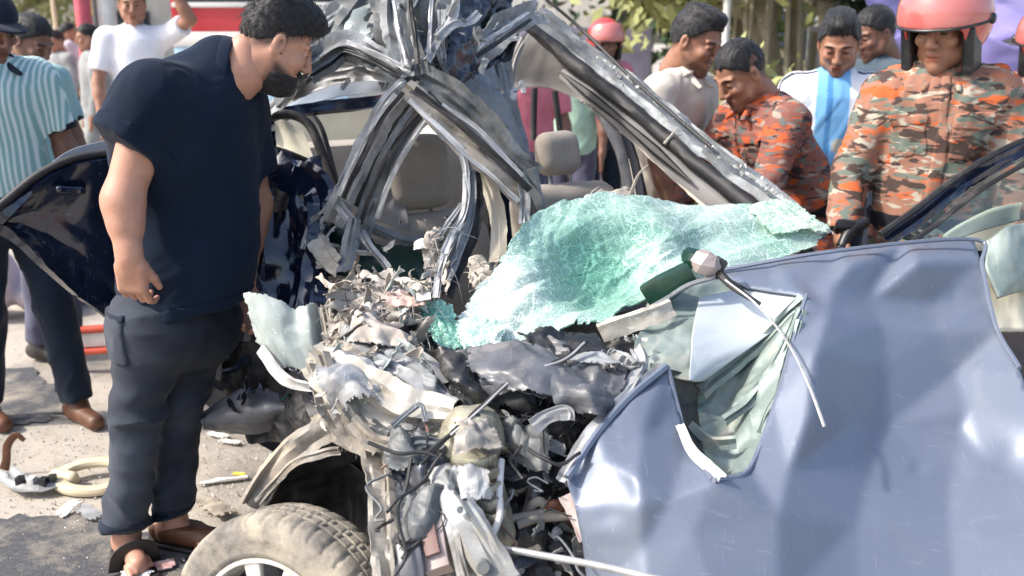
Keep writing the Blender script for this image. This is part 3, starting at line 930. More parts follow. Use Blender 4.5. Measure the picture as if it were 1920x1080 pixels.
def scatter(name, n, region, rmin, rmax, mat, seed, label):
    """small stones and glass crumbs nobody could count"""
    rs = np.random.RandomState(seed); V, Fq = [], []
    ico = np.array([(1, 0, 0), (-1, 0, 0), (0, 1, 0), (0, -1, 0), (0, 0, 1), (0, 0, -1)], float)
    fa = [(0, 2, 4), (2, 1, 4), (1, 3, 4), (3, 0, 4), (2, 0, 5), (1, 2, 5), (3, 1, 5), (0, 3, 5)]
    for k in range(n):
        u = rs.uniform(region[0], region[2]); v = rs.uniform(region[1], region[3])
        p = PZ(u, v, 0.0); r = rs.uniform(rmin, rmax) * rs.uniform(0.4, 1)
        V.append(p + ico * r * rs.uniform(0.5, 1.2, (6, 3)) + np.array([0, 0, r * 0.3])); Fq += [tuple(i + 6 * k for i in f) for f in fa]
    o = mesh(name, np.concatenate(V), np.array(Fq), M[mat], None, False); tag(o, label, 'gravel', kind='stuff')
scatter('gravel', 1800, (-80, 640, 620, 1080), 0.002, 0.007, 'grit', 1, 'fine grit and crumbs scattered over the dusty road')
scatter('glass_crumbs', 600, (120, 780, 560, 1080), 0.003, 0.008, 'white_plastic', 2, 'pale crumbs of broken glass round the feet and wheel')

# ---------------------------------------------------------------- behind the people
def bar(name, a, b, r, mat, parent, k=10, sc=None): return tube(name, [a, (np.asarray(a) + np.asarray(b)) / 2, b], r, M[mat], parent, 8, k, sc)

def bus():
    x0, x1, y0, y1 = -3.55, -1.72, 10.6, 16.0
    r = empty('bus', ((x0 + x1) / 2, y0, 0), 'light blue bus with a white waist stripe and red upper half', 'bus')
    def b(name, xa, xb, za, zb, mat, ya=y0, yb=y1, par=None, bev=0.04):
        V, Fs = box_vf(((xa + xb) / 2, (ya + yb) / 2, (za + zb) / 2), ((xb - xa) / 2, (yb - ya) / 2, (zb - za) / 2), bev=bev)
        return mesh(name, V, Fs, M[mat], par or r, 40)
    b('lower_body', x0, x1, 0.42, 1.52, 'bus_blue'); b('waist_stripe', x0 - 0.01, x1 + 0.01, 1.50, 1.66, 'bus_white', y0 - 0.015, y1 + 0.015)
    up = b('upper_body', x0, x1, 1.65, 2.95, 'bus_red'); b('roof', x0 + 0.05, x1 - 0.05, 2.94, 3.06, 'bus_white')
    for k in range(2):
        xa = x0 + 0.06 + k * 0.9
        w = b('window', xa, xa + 0.80, 1.95, 2.6, 'dark_glass', y0 - 0.02, y0 + 0.05, bev=0.01)
        b('window_frame', xa - 0.03, xa + 0.83, 1.90, 1.95, 'bus_white', y0 - 0.03, y0 + 0.05, w, 0.008)
    b('bumper', x0 - 0.12, x0 + 0.1, 0.4, 0.62, 'pole_dark')
    for xc in (x0 + 0.42, x1 - 0.42):
        V, Fs = lathe_vf([(0.1, -0.02), (0.28, -0.03), (0.42, -0.02), (0.44, 0.05), (0.44, 0.22), (0.40, 0.26), (0.1, 0.26)], (xc, y0 - 0.02, 0.44), (0, 1, 0), 24)
        w = mesh('wheel', V, Fs, M['rubber'], r, 40)
        V, Fs = lathe_vf([(0.0, -0.03), (0.10, -0.045), (0.22, -0.035), (0.25, -0.02)], (xc, y0 - 0.03, 0.44), (0, 1, 0), 20)
        mesh('rim', V, Fs, M['rim_alloy'], w, 40)
bus()

def post(name, u, Y, r, h, mat, label, cat='post'):
    x, y = at(u, Y)
    e = empty(name, (x, y, 0), label, cat)
    bar('shaft', (x, y, 0), (x, y, h), r, mat, e)
    V, Fs = lathe_vf([(0, 0.06), (r * 1.6, 0.06), (r * 1.8, 0.0), (r * 1.0, -0.02)], (x, y, 0.0), (0, 0, 1), 12); mesh('base_plate', V, Fs, M['pole_dark'], e, 40)
    return e
post('gate_post', 216, 9.8, 0.075, 3.4, 'pole_red', 'red painted post left of the white post')
post('gate_post', 257, 9.9, 0.085, 3.4, 'pole_white', 'white painted post right of the red post')
post('gate_post', 240, 11.5, 0.05, 3.4, 'pole_dark', 'thin dark post between the red and white posts')
e = post('banner_stand', 165, 12.6, 0.025, 3.0, 'cream_plastic', 'thin pole carrying a yellow hanging cloth', 'banner')
c0 = [[P(u, v, 12.5 + 0.05 * math.sin(u * 0.3)) for v in (-60, -20, 10, 28 + 5 * math.sin(u))] for u in (158, 168, 178, 188, 197)]
sheet('cloth', c0, M['yellow_cloth'], e, 24, 24, amp=0.02, scale=6, thick=0.004)

def building(name, x0, x1, y, h, label, mat='plaster', rows=2, cols=4):
    r = empty(name, ((x0 + x1) / 2, y, 0), label, 'building')
    V, Fs = box_vf(((x0 + x1) / 2, y + 3, h / 2), ((x1 - x0) / 2, 3, h / 2), bev=0.03); mesh('wall', V, Fs, M[mat], r, 40)
    V, Fs = box_vf(((x0 + x1) / 2, y + 3, h + 0.1), ((x1 - x0) / 2 + 0.3, 3.4, 0.12), bev=0.03); mesh('roof', V, Fs, M['pole_white'], r, 40)
    for i in range(cols):
        for j in range(rows):
            xc = x0 + (i + 0.5) * (x1 - x0) / cols; zc = 1.6 + j * 2.6
            V, Fs = box_vf((xc, y - 0.01, zc), (0.5, 0.06, 0.6), bev=0.01); w = mesh('window', V, Fs, M['pole_dark'], r, 40)
            V, Fs = box_vf((xc, y - 0.05, zc), (0.42, 0.05, 0.52), bev=0.01); mesh('pane', V, Fs, M['dark_glass'], w, 40)
            V, Fs = box_vf((xc, y - 0.08, zc - 0.66), (0.6, 0.12, 0.05), bev=0.01); mesh('sill', V, Fs, M['pole_white'], w, 40)
building('shop_house', -19, -7.6, 24, 5.2, 'pale plastered shop house at the far left end of the road')
building('shop_house', -7.0, 4.0, 30, 5.6, 'long plastered house far behind the bus', cols=5)
building('shop_house', 5.0, 17.0, 24, 5.0, 'plastered house far behind the purple awning')

def stall(x0, x1, y, label, h=2.0):
    r = empty('market_stall', ((x0 + x1) / 2, y, 0), label, 'stall')
    ct = [[(x0 + (x1 - x0) * i / 4, y - 0.2 + 2.0 * j / 3, h - 0.42 + 0.55 * min(j, 1.6) / 1.6 + 0.06 * math.sin(i * 2.3 + j)) for j in range(4)] for i in range(5)]
    sheet('awning', ct, M['purple_tarp'], r, 40, 30, amp=0.03, scale=2.2, thick=0.01, smooth=True)
    cv = [[(x0 + (x1 - x0) * i / 8, y - 0.21 + 0.02 * math.sin(i * 2.0), h - 0.42 - 0.10 * j + 0.05 * math.sin(i * 1.9)) for j in range(4)] for i in range(9)]
    sheet('valance', cv, M['purple_tarp'], r, 40, 12, amp=0.02, scale=4, thick=0.006, smooth=True)
    for xx in (x0 + 0.05, x1 - 0.05):
        for yy in (y - 0.15, y + 1.7): bar('post', (xx, yy, 0), (xx, yy, h - 0.35), 0.03, 'bark', r)
    V, Fs = box_vf(((x0 + x1) / 2, y + 0.7, 0.45), ((x1 - x0) / 2 - 0.15, 0.5, 0.45), bev=0.02); mesh('counter', V, Fs, M['plaster'], r, 40)
    V, Fs = box_vf(((x0 + x1) / 2, y + 1.75, 0.9), ((x1 - x0) / 2, 0.03, 0.8), bev=0.01); mesh('back_panel', V, Fs, M['pole_white'], r, 40)
stall(2.75, 4.1, 7.7, 'market stall under a purple tarpaulin behind the football jersey')
stall(4.35, 6.2, 8.2, 'market stall under a purple tarpaulin at the right edge')

# ---------------------------------------------------------------- trees
def leaves_vf(pts, size, rs):
    n = len(pts)
    a = nrm(rs.normal(size=(n, 3))); b = nrm(np.cross(a, rs.normal(size=(n, 3))))
    s = size * rs.uniform(0.6, 1.3, (n, 1))
    V = np.stack([pts - a * s, pts + b * s * 0.42, pts + a * s, pts - b * s * 0.42], 1).reshape(-1, 3)
    return V, np.arange(n * 4).reshape(n, 4)

def tree(x, y, h, cr, label, mat='leaf', n=5000, leaf=0.09, tr=0.16, seed=0, low=0.35, roots=0, group=None):
    rs = np.random.RandomState(seed)
    r = empty('tree', (x, y, 0), label, 'tree', group)
    path = [(x, y, -0.05), (x + 0.05, y, h * 0.25), (x - 0.06, y + 0.05, h * 0.5), (x + 0.1, y, h * 0.8)]
    V, Fs = loft_vf(path, circ(tr, 12), (0, 1, 0), (1.5, 1.0, 0.85, 0.45), None, 24, 0.02, 2.5, seed)
    parts = [(V, Fs)]; tips = []
    for k in range(7):
        z0 = h * rs.uniform(low, 0.75); a = rs.uniform(0, 6.28)
        p0 = np.array([x, y, z0]); d = np.array([math.cos(a), math.sin(a), rs.uniform(0.3, 0.8)])
        p2 = p0 + d * cr * rs.uniform(0.6, 0.95); tips.append(p2)
        parts.append(loft_vf([p0, (p0 + p2) / 2 + np.array([0, 0, 0.1]), p2], circ(tr * 0.4, 7), (0.1, 0.2, 1), (1, 0.6, 0.25), None, 10))
    for k in range(roots):
        a = rs.uniform(0, 6.28); p0 = np.array([x + math.cos(a) * tr * 1.3, y + math.sin(a) * tr * 1.3 - 0.05, h * rs.uniform(0.5, 0.8)])
        parts.append(loft_vf([p0, p0 * np.array([1, 1, 0.5]) + rs.normal(size=3) * 0.04, np.array([p0[0] + rs.normal() * 0.08, p0[1], rs.uniform(0.2, 0.9)])], circ(0.022, 6), (0.1, 1, 0), None, None, 8))
    V, Fs = join(parts); mesh('trunk', V, Fs, M['bark'], r)
    clumps = [np.array([x, y, h * 0.8])] + tips + [np.array([x, y, h * 0.75]) + rs.normal(size=3) * cr * 0.45 for _ in range(16)]
    pts = np.concatenate([c + rs.normal(size=(n // len(clumps), 3)) * cr * rs.uniform(0.16, 0.30) * np.array([1, 1, 0.7]) for c in clumps])
    V, Q = leaves_vf(pts, leaf, rs); mesh('crown', V, Q, M[mat], r, False)
tree(*at(1402, 9.0), 3.6, 1.3, 'olive tree with hanging aerial roots behind the stooping fireman', 'leaf_olive', 5000, 0.10, 0.20, 3, 0.45, roots=26)
tree(*at(1520, 10.5), 4.6, 1.7, 'dark leaved tree behind the football jersey', 'leaf_dark', 7000, 0.10, 0.15, 4, 0.25)
tree(*at(1300, 13.0), 4.2, 1.9, 'bright green tree behind the swept haired man', 'leaf', 6000, 0.11, 0.14, 5, 0.25)
tree(*at(1180, 16.0), 5.2, 2.2, 'tall green tree far behind the red helmet', 'leaf_dark', 4500, 0.14, 0.18, 6, 0.3)
tree(*at(1890, 13.0), 4.8, 1.8, 'green tree behind the purple stalls', 'leaf', 5000, 0.12, 0.15, 7, 0.3)
tree(*at(20, 21.0), 5.0, 2.4, 'leafy tree at the far left of the road', 'leaf_olive', 4000, 0.16, 0.2, 8, 0.3)
def bush(u, Y, w, h, mat, label, seed):
    x, y = at(u, Y); rs = np.random.RandomState(seed); r = empty('bush', (x, y, 0), label, 'bush')
    cl = [np.array([x + rs.uniform(-w, w), y + rs.uniform(-0.3, 0.3), h * rs.uniform(0.2, 0.8)]) for _ in range(16)]
    pts = np.concatenate([c + rs.normal(size=(240, 3)) * np.array([0.2, 0.15, 0.15]) for c in cl])
    V, Q = leaves_vf(pts, 0.06, rs); mesh('foliage', V, Q, M[mat], r, False)
    V, Fs = join([loft_vf([(x + rs.normal() * 0.1, y, 0), tuple(c)], circ(0.012, 5), (0.1, 1, 0), None, None, 5) for c in cl[:8]]); mesh('stem', V, Fs, M['bark'], r)
bush(1440, 7.2, 0.45, 1.5, 'leaf_olive', 'dry olive bush between the fireman and the jersey', 1)
bush(1320, 9.5, 0.6, 1.7, 'leaf', 'green bush behind the swept haired man', 2)
bush(1655, 7.0, 0.35, 1.15, 'leaf_dark', 'low dark bush left of the helmeted fireman', 3)
x, y = at(1333, 8.2)
e = empty('street_pole', (x, y, 0), 'slim pale pole behind the swept haired man', 'pole'); bar('shaft', (x, y, 0), (x, y, 4.2), 0.03, 'pole_white', e)
V, Fs = lathe_vf([(0.0, 0.05), (0.07, 0.05), (0.08, 0)], (x, y, 0), (0, 0, 1), 12); mesh('foot_plate', V, Fs, M['pole_dark'], e, 40)
x, y = at(1000, 10.0)
V, Fs = box_vf((x + 0.3, y, 0.95), (0.85, 0.06, 0.75), bev=0.02)
e = empty('hoarding', (x + 0.3, y, 0), 'blue grey hoarding behind the car roof', 'hoarding'); mesh('board', V, Fs, M['mauve_shirt'], e, 40)
for q in (-0.7, 0.7): bar('leg', (x + 0.3 + q, y + 0.1, 0), (x + 0.3 + q, y + 0.1, 1.6), 0.03, 'bark', e)
# ---------------------------------------------------------------- the wrecked car
CAR = empty('wrecked_car', (*C(0.7, 0.6, 0)[:2], 0), 'crushed blue grey saloon car with folded bonnet, shattered windscreen and peeled roof', 'car')
def pth(l): return [P(*q) for q in l]
def grd(rows): return [[P(*q) for q in r] for r in rows]
def sdf_obj(name, c, r, h, build, mat, parent, warp=None):
    S = Sdf(np.asarray(c) - r, np.asarray(c) + r, h); build(S)
    if warp: S.warp(warp)
    V, Q = S.mesh(); return mesh(name, V, Q, M[mat], parent)

# --- shell behind the windscreen (floor, flanks, boot): kept in the car's own frame
CX = np.array([[CA[0], CA[1], 0], [CB[0], CB[1], 0], [0, 0, 1]])
def cbox(name, lat, back, z, s, mat, parent=CAR, bev=0.02):
    V, Fs = box_vf(C(lat, back, z), s, CX, bev); return mesh(name, V, Fs, M[mat], parent, 40)
def csheet(name, rows, mat, **k): return sheet(name, [[C(*q) for q in r] for r in rows], M[mat], CAR, **k)
cbox('floor_pan', 0.72, 1.15, 0.27, (0.70, 1.55, 0.03), 'black_plastic')
csheet('rear_side_panel', [[(1.40, b, z) for z in (0.28, 0.45, 0.70, 0.90)] for b in (0.15, 0.9, 1.6, 2.3, 2.95)], 'shaded_car_paint', amp=0.012, scale=3, seed=4, nu=50, nv=26, thick=0.02)
csheet('rear_side_panel', [[(-0.02, b, z) for z in (0.28, 0.45, 0.70, 0.92)] for b in (1.55, 2.0, 2.4, 2.95)], 'shaded_car_paint', amp=0.02, scale=4, seed=6, nu=40, nv=26, thick=0.02)
csheet('boot_lid', [[(l, b, z) for l in (0.02, 0.4, 0.75, 1.1, 1.38)] for b, z in ((2.25, 1.00), (2.6, 0.98), (2.85, 0.93), (2.97, 0.62))], 'shaded_car_paint', amp=0.012, scale=3, seed=8, nu=40, nv=40, thick=0.015)
cbox('rear_bumper', 0.70, 3.02, 0.45, (0.74, 0.07, 0.13), 'shaded_car_paint', bev=0.04)
cbox('side_sill', 0.03, 0.95, 0.30, (0.06, 0.62, 0.07), 'black_plastic', bev=0.03)
cbox('side_sill', 1.38, 0.95, 0.30, (0.06, 0.75, 0.07), 'black_plastic', bev=0.03)
cbox('bulkhead', 0.74, 0.16, 0.50, (0.62, 0.03, 0.20), 'black_plastic')
cbox('dashboard', 0.78, 0.30, 0.70, (0.56, 0.15, 0.09), 'black_plastic', bev=0.06)
for lat in (0.10, 1.32):
    ax = CX[0]
    V, Fs = lathe_vf([(0.18, -0.09), (0.27, -0.095), (0.300, -0.06), (0.300, 0.06), (0.27, 0.095), (0.18, 0.09)], C(lat, 2.25, 0.30), ax, 36)
    w_ = mesh('rear_wheel', V, Fs, M['rubber'], CAR, 40)
    V, Fs = lathe_vf([(0.0, 0.04), (0.06, 0.05), (0.15, 0.03), (0.185, 0.085), (0.185, -0.085), (0.15, -0.03), (0.06, -0.05), (0.0, -0.04)], C(lat, 2.25, 0.30), ax, 28)
    mesh('rim', V, Fs, M['rim_alloy'], w_, 40)

# --- seats
def seat(lat, back, zt, cloth_, label=None, rest=True, w=0.23, hr=(0.14, 0.055, 0.10), recl=0.2, hz=0.0):
    ax = np.stack([CX[0], nrm(CX[1] * math.cos(recl) - np.array([0, 0, 1]) * math.sin(recl)), nrm(np.array([0, 0, 1]) * math.cos(recl) + CX[1] * math.sin(recl))])
    top = C(lat, back, zt)
    bc = top - ax[2] * 0.30
    def bld(S):
        S.box(bc, (w, 0.075, 0.30), ax, rad=0.07)
        for q in (-1, 1): S.cap(bc + ax[0] * q * (w - 0.03) - ax[1] * 0.06 - ax[2] * 0.22, bc + ax[0] * q * (w - 0.045) - ax[1] * 0.05 + ax[2] * 0.20, 0.055, 0.04, k=0.05)
        S.cap(bc - ax[2] * 0.3 - ax[1] * 0.42 , bc - ax[2] * 0.3 + ax[1] * 0.02, 0.10, k=0.02)
        S.box(bc - ax[2] * 0.36 - ax[1] * 0.22, (w, 0.26, 0.075), ax, rad=0.06, k=0.05)
    s_ = sdf_obj('seat', bc - ax[2] * 0.1, 0.62, 0.017, bld, cloth_, CAR, lambda X: folds(X, 0.004, 3, 7))
    if rest:
        hc = top + ax[2] * (0.115 + hz)
        sdf_obj('headrest', hc, 0.22, 0.008, lambda S: S.box(hc, hr, ax, rad=0.052), cloth_, s_, lambda X: folds(X, 0.002, 5, 9))
        for q in (-0.05, 0.05): tube('headrest_post', [top + ax[0] * q - ax[2] * 0.03, top + ax[0] * q + ax[2] * 0.06], 0.006, M['silver_steel'], s_, 4, 6)
    return s_
seat(1.04, 0.95, 1.055, 'seat_cloth', hr=(0.10, 0.045, 0.085))
seat(0.33, 0.80, 1.03, 'seat_cloth', hr=(0.125, 0.06, 0.125), hz=0.02)
seat(0.62, 0.42, 0.86, 'seat_cream', rest=False, w=0.17, recl=-0.1)
cbox('rear_bench', 0.70, 1.95, 0.80, (0.62, 0.09, 0.36), 'seat_cloth', bev=0.06)
cbox('bench_cushion', 0.70, 1.70, 0.46, (0.62, 0.26, 0.09), 'seat_cloth', bev=0.05)
csheet('parcel_shelf', [[(l, b, z) for l in (0.0, 0.4, 0.8, 1.2)] for b, z in ((2.02, 1.09), (2.2, 1.12), (2.4, 1.20))], 'cream_trim', amp=0.01, scale=4, seed=3, nu=24, nv=30, thick=0.02)
sheet('rear_trim', grd([[(505, 212, 4.35), (560, 205, 4.4), (640, 200, 4.5), (740, 190, 4.6)], [(500, 255, 4.3), (560, 250, 4.4), (640, 248, 4.5), (740, 245, 4.6)], [(505, 330, 4.25), (560, 330, 4.4), (640, 330, 4.5), (740, 330, 4.6)]]), M['cream_trim'], CAR, 24, 24, amp=0.01, scale=4, thick=0.02, seed=2)
for a_, b_ in (((1002, 165), (1000, 262)), ((1040, 170), (1052, 262))):
    tube('window_post', pth([(*a_, 4.75), ((a_[0] + b_[0]) / 2, 215, 4.75), (*b_, 4.75)]), 0.016, M['rubber'], CAR, 8, 8)
tube('seat_belt', pth([(575, 205, 3.75), (600, 240, 3.7), (618, 300, 3.62), (636, 372, 3.5)]), 0.016, M['rubber'], CAR, 20, 6)

# --- open rear door behind the man, its outer skin towards us
def dY(u): return 2.93 + (u / 560.0) * 0.47
dtop = {-40: 425, 20: 372, 70: 332, 130: 303, 200: 290, 320: 280, 440: 276, 520: 285, 604: 318}
dbot = {-40: 428, 20: 452, 70: 497, 130: 548, 200: 600, 320: 705, 440: 800, 520: 850, 604: 862}
rows = [[P(u, dtop[u] + (dbot[u] - dtop[u]) * t, dY(u) + 0.05 * math.sin(t * 3.1)) for t in (0, 0.18, 0.45, 0.75, 1.0)] for u in dtop]
door = sheet('rear_door', rows, M['shaded_car_paint'], CAR, 90, 60, amp=0.007, scale=4.5, seed=12, thick=0.035, rough=0.6)
tube('window_seal', [P(u, dtop[u] - 3, dY(u) - 0.01) for u in dtop], 0.013, M['rubber'], door, 50, 8)
sheet('door_glass', [[P(u, dtop[u] - 6 - (1 - t) * max(0, 330 - dtop[u]) * 0.55, dY(u) + 0.03) for t in (0, 0.5, 1)] for u in (70, 130, 200)], M['dusty_glass'], door, 20, 10, thick=0.004)
sdf_obj('door_handle', P(132, 356, dY(132) - 0.03), 0.12, 0.005, lambda S: (S.cap(P(112, 355, dY(112) - 0.030), P(152, 357, dY(152) - 0.030), 0.013, k=0), S.cap(P(110, 352, dY(112) - 0.01), P(112, 355, dY(112) - 0.03), 0.012, k=0.01), S.cap(P(154, 355, dY(152) - 0.01), P(152, 357, dY(152) - 0.03), 0.012, k=0.01)), 'shaded_car_paint', door)
# crushed hinge side of that door and the pillar beside it: glossy dark folds
for i, (pp, w_, sd_) in enumerate((
        ([(498, 240, 3.30), (500, 330, 3.28), (492, 430, 3.2), (478, 560, 3.1)], 0.07, 1), ([(560, 300, 3.2), (575, 370, 3.1), (585, 470, 3.02), (570, 600, 2.95)], 0.12, 2),
        ([(520, 300, 3.15), (545, 330, 3.1), (590, 340, 3.05), (612, 390, 3.0)], 0.10, 3), ([(530, 400, 3.1), (535, 500, 3.05), (545, 620, 2.95), (520, 740, 2.9)], 0.11, 4),
        ([(600, 380, 2.98), (598, 470, 2.92), (580, 560, 2.85), (560, 690, 2.75)], 0.07, 5))):
    strip('door_pillar', pth(pp), w_, 0.022, M['shaded_car_paint'], CAR, 1 + i % 2, 30, bump=0.012, bs=5, seed=sd_, twist=(0, 0.5, -0.4, 0.3))
sheet('quarter_window', grd([[(500, 235, 3.5), (530, 225, 3.52), (565, 245, 3.55)], [(497, 262, 3.48), (535, 262, 3.5), (585, 290, 3.5)], [(497, 290, 3.45), (540, 285, 3.48), (600, 330, 3.45)]]), M['cream_trim'], CAR, 16, 16, amp=0.01, scale=8, thick=0.006)
tube('window_rim', pth([(500, 218, 3.42), (545, 215, 3.45), (580, 235, 3.45), (605, 290, 3.42), (630, 350, 3.4)]), 0.017, M['rubber'], CAR, 30, 8)
sheet('roof_edge', grd([[(490, 208, 3.5), (560, 196, 3.6), (640, 186, 3.75), (735, 176, 3.9)], [(492, 240, 3.47), (560, 216, 3.58), (640, 206, 3.72), (735, 200, 3.9)]]), M['shaded_car_paint'], CAR, 40, 10, amp=0.006, scale=9, thick=0.03)
sheet('rear_glass', grd([[(520, 205, 3.6), (580, 160, 3.7), (660, 146, 3.75), (760, 142, 3.6)], [(522, 208, 3.58), (600, 185, 3.66), (670, 176, 3.74), (750, 172, 3.7)]]), M['dusty_glass'], CAR, 40, 16, amp=0.012, scale=8, thick=0.005, seed=2)

# --- peeled roof: ribbons of sheet steel that meet over the crushed pillar
def rib(pp, w_, mat, lips=2, d=0.02, seed=0, tw=None, sc=None, name='roof_strip', bump_=0.006):
    return strip(name, pth(pp), w_, d, M[mat], CAR, lips, 34, bump=bump_, bs=6, seed=seed, twist=tw, sc=sc)
rib([(775, 152, 3.02), (758, 100, 3.05), (738, 40, 3.12), (742, -40, 3.2)], 0.095, 'grey_steel', 2, 0.03, 1, (0.2, 0.5, -0.2))
rib([(786, 142, 3.0), (776, 80, 3.05), (764, 30, 3.1), (772, -40, 3.2)], 0.06, 'scorched_steel', 1, 0.02, 2, (0, 0.8, 0.2))
rib([(792, 120, 3.08), (800, 60, 3.15), (812, 10, 3.2), (822, -40, 3.3)], 0.14, 'scorched_steel', 2, 0.02, 3, (0, 0.3, 0.5))
rib([(796, 118, 3.02), (818, 78, 3.08), (846, 36, 3.15), (856, -30, 3.25)], 0.03, 'silver_steel', 1, 0.012, 4)
rib([(820, 70, 3.06), (850, 48, 3.12), (876, 42, 3.18), (898, 22, 3.25)], 0.028, 'silver_steel', 1, 0.01, 5)
rib([(796, 92, 3.05), (812, 110, 3.08), (824, 130, 3.1), (846, 168, 3.1)], 0.035, 'grey_steel', 1, 0.012, 6)
rib([(830, 20, 3.15), (828, 80, 3.12), (830, 110, 3.1), (826, 150, 3.1)], 0.022, 'silver_steel', 1, 0.012, 25)
rib([(772, 142, 3.02), (705, 112, 3.08), (645, 86, 3.12), (610, 108, 3.1), (576, 128, 3.05)], 0.085, 'grey_steel', 3, 0.02, 7, (0, 0.3, 0.6))
rib([(770, 138, 3.04), (700, 120, 3.1), (655, 98, 3.14)], 0.05, 'cream_metal', 1, 0.015, 8)
rib([(640, 86, 3.15), (668, 58, 3.2), (690, 36, 3.25), (716, 8, 3.3)], 0.10, 'sage_plastic', 1, 0.02, 9, (0.3, 0, -0.3), (0.6, 1, 1.1, 0.3))
rib([(596, 90, 3.2), (622, 60, 3.25), (650, 30, 3.3), (680, -10, 3.35)], 0.12, 'scorched_steel', 2, 0.025, 10, (0.4, 0.1, -0.5))
rib([(584, 70, 3.22), (620, 38, 3.28), (660, 12, 3.34), (690, -14, 3.4)], 0.025, 'silver_steel', 1, 0.01, 11)
rib([(775, 142, 3.02), (700, 138, 3.12), (620, 148, 3.2), (560, 170, 3.3), (500, 208, 3.4)], 0.045, 'silver_steel', 2, 0.012, 12, (0, 0.4, 0.1))
rib([(600, 118, 3.12), (570, 130, 3.1), (545, 165, 3.2), (520, 195, 3.3)], 0.05, 'grey_steel', 1, 0.02, 13)
sheet('roof_panel', grd([[(600, 60, 3.5), (660, 10, 3.5), (740, -50, 3.5), (830, -60, 3.5)], [(610, 110, 3.4), (680, 70, 3.35), (760, 40, 3.3), (840, 20, 3.35)], [(640, 150, 3.35), (700, 140, 3.3), (770, 130, 3.2), (850, 110, 3.25)]]),
      M['scorched_steel'], CAR, 60, 60, amp=0.035, scale=9, octs=3, seed=21, thick=0.004, torn=0.03)
sheet('roof_panel', grd([[(690, -60, 3.3), (760, -70, 3.25), (840, -70, 3.3)], [(690, 40, 3.22), (765, 30, 3.16), (835, 20, 3.2)], [(700, 120, 3.2), (770, 120, 3.1), (825, 110, 3.12)], [(730, 150, 3.16), (775, 152, 3.08), (820, 160, 3.12)]]), M['scorched_steel'], CAR, 50, 40, amp=0.025, scale=10, seed=27, thick=0.003, torn=0.03)
sheet('roof_panel', grd([[(560, 90, 3.3), (610, 70, 3.3), (700, 20, 3.3)], [(560, 130, 3.25), (620, 120, 3.22), (700, 80, 3.2)], [(560, 165, 3.3), (640, 140, 3.22), (730, 130, 3.15)]]), M['scorched_steel'], CAR, 50, 40, amp=0.025, scale=10, seed=28, thick=0.003, torn=0.04)
sheet('roof_panel', grd([[(818, -60, 3.6), (880, -60, 3.7), (980, -40, 3.9)], [(826, 40, 3.5), (890, 60, 3.6), (960, 20, 3.9)], [(836, 110, 3.35), (888, 112, 3.5), (940, 90, 3.8)], [(835, 168, 3.25), (872, 160, 3.3), (945, 175, 3.6)]]),
      M['dark_steel'], CAR, 60, 60, amp=0.03, scale=8, seed=22, thick=0.004)
sheet('roof_panel', grd([[(848, 166, 3.15), (885, 142, 3.2), (932, 116, 3.3)], [(880, 200, 3.1), (915, 180, 3.15), (950, 165, 3.3)], [(925, 250, 3.05), (950, 235, 3.12), (968, 225, 3.25)], [(962, 292, 3.0), (978, 285, 3.05), (990, 288, 3.15)]]),
      M['grey_steel'], CAR, 46, 30, amp=0.010, scale=9, seed=23, thick=0.003, torn=0.03)
sheet('roof_panel', grd([[(915, 40, 3.6), (960, 10, 3.8), (1010, -10, 4.0)], [(900, 70, 3.55), (945, 50, 3.75), (1000, 30, 3.95)], [(905, 90, 3.5), (930, 90, 3.6), (960, 80, 3.7)]]), M['silver_steel'], CAR, 30, 30, amp=0.015, scale=8, seed=24, thick=0.003, torn=0.05)
rib([(878, 114, 3.42), (922, 82, 3.6), (965, 50, 3.8), (1008, 28, 4.0)], 0.10, 'silver_steel', 3, 0.022, 14, (0.3, 0.3, 0.2))
rib([(945, 120, 3.5), (960, 200, 3.4), (975, 260, 3.3), (985, 320, 3.2)], 0.045, 'grey_steel', 1, 0.015, 15, (0, 0.4))
rib([(960, 60, 3.8), (942, 130, 3.7), (948, 230, 3.6), (968, 300, 3.5)], 0.05, 'rubber', 1, 0.02, 16)
rib([(982, 72, 4.0), (960, 120, 3.9), (955, 200, 3.8), (985, 300, 3.7)], 0.03, 'headliner', 1, 0.01, 17)
for i_, rw in enumerate(([[(600, 20, 3.42), (660, -20, 3.42), (730, -60, 3.4)], [(596, 60, 3.36), (660, 40, 3.34), (735, 20, 3.3)], [(590, 100, 3.32), (660, 92, 3.28), (740, 90, 3.22)]],
                        [[(800, -60, 3.35), (850, -60, 3.4), (905, -50, 3.5)], [(800, 10, 3.25), (850, 20, 3.3), (900, 10, 3.42)], [(800, 80, 3.16), (845, 90, 3.2), (890, 90, 3.35)], [(812, 140, 3.12), (846, 150, 3.16), (880, 140, 3.25)]],
                        [[(540, 110, 3.3), (590, 100, 3.28), (650, 96, 3.24)], [(530, 150, 3.28), (590, 140, 3.24), (660, 130, 3.2)], [(515, 190, 3.34), (580, 170, 3.3), (660, 146, 3.24)]])):
    sheet('roof_panel', grd(rw), M['scorched_steel' if i_ != 1 else 'dark_steel'], CAR, 46, 46, amp=0.032, scale=9, octs=3, seed=130 + i_, thick=0.003, torn=0.04, smooth=22)
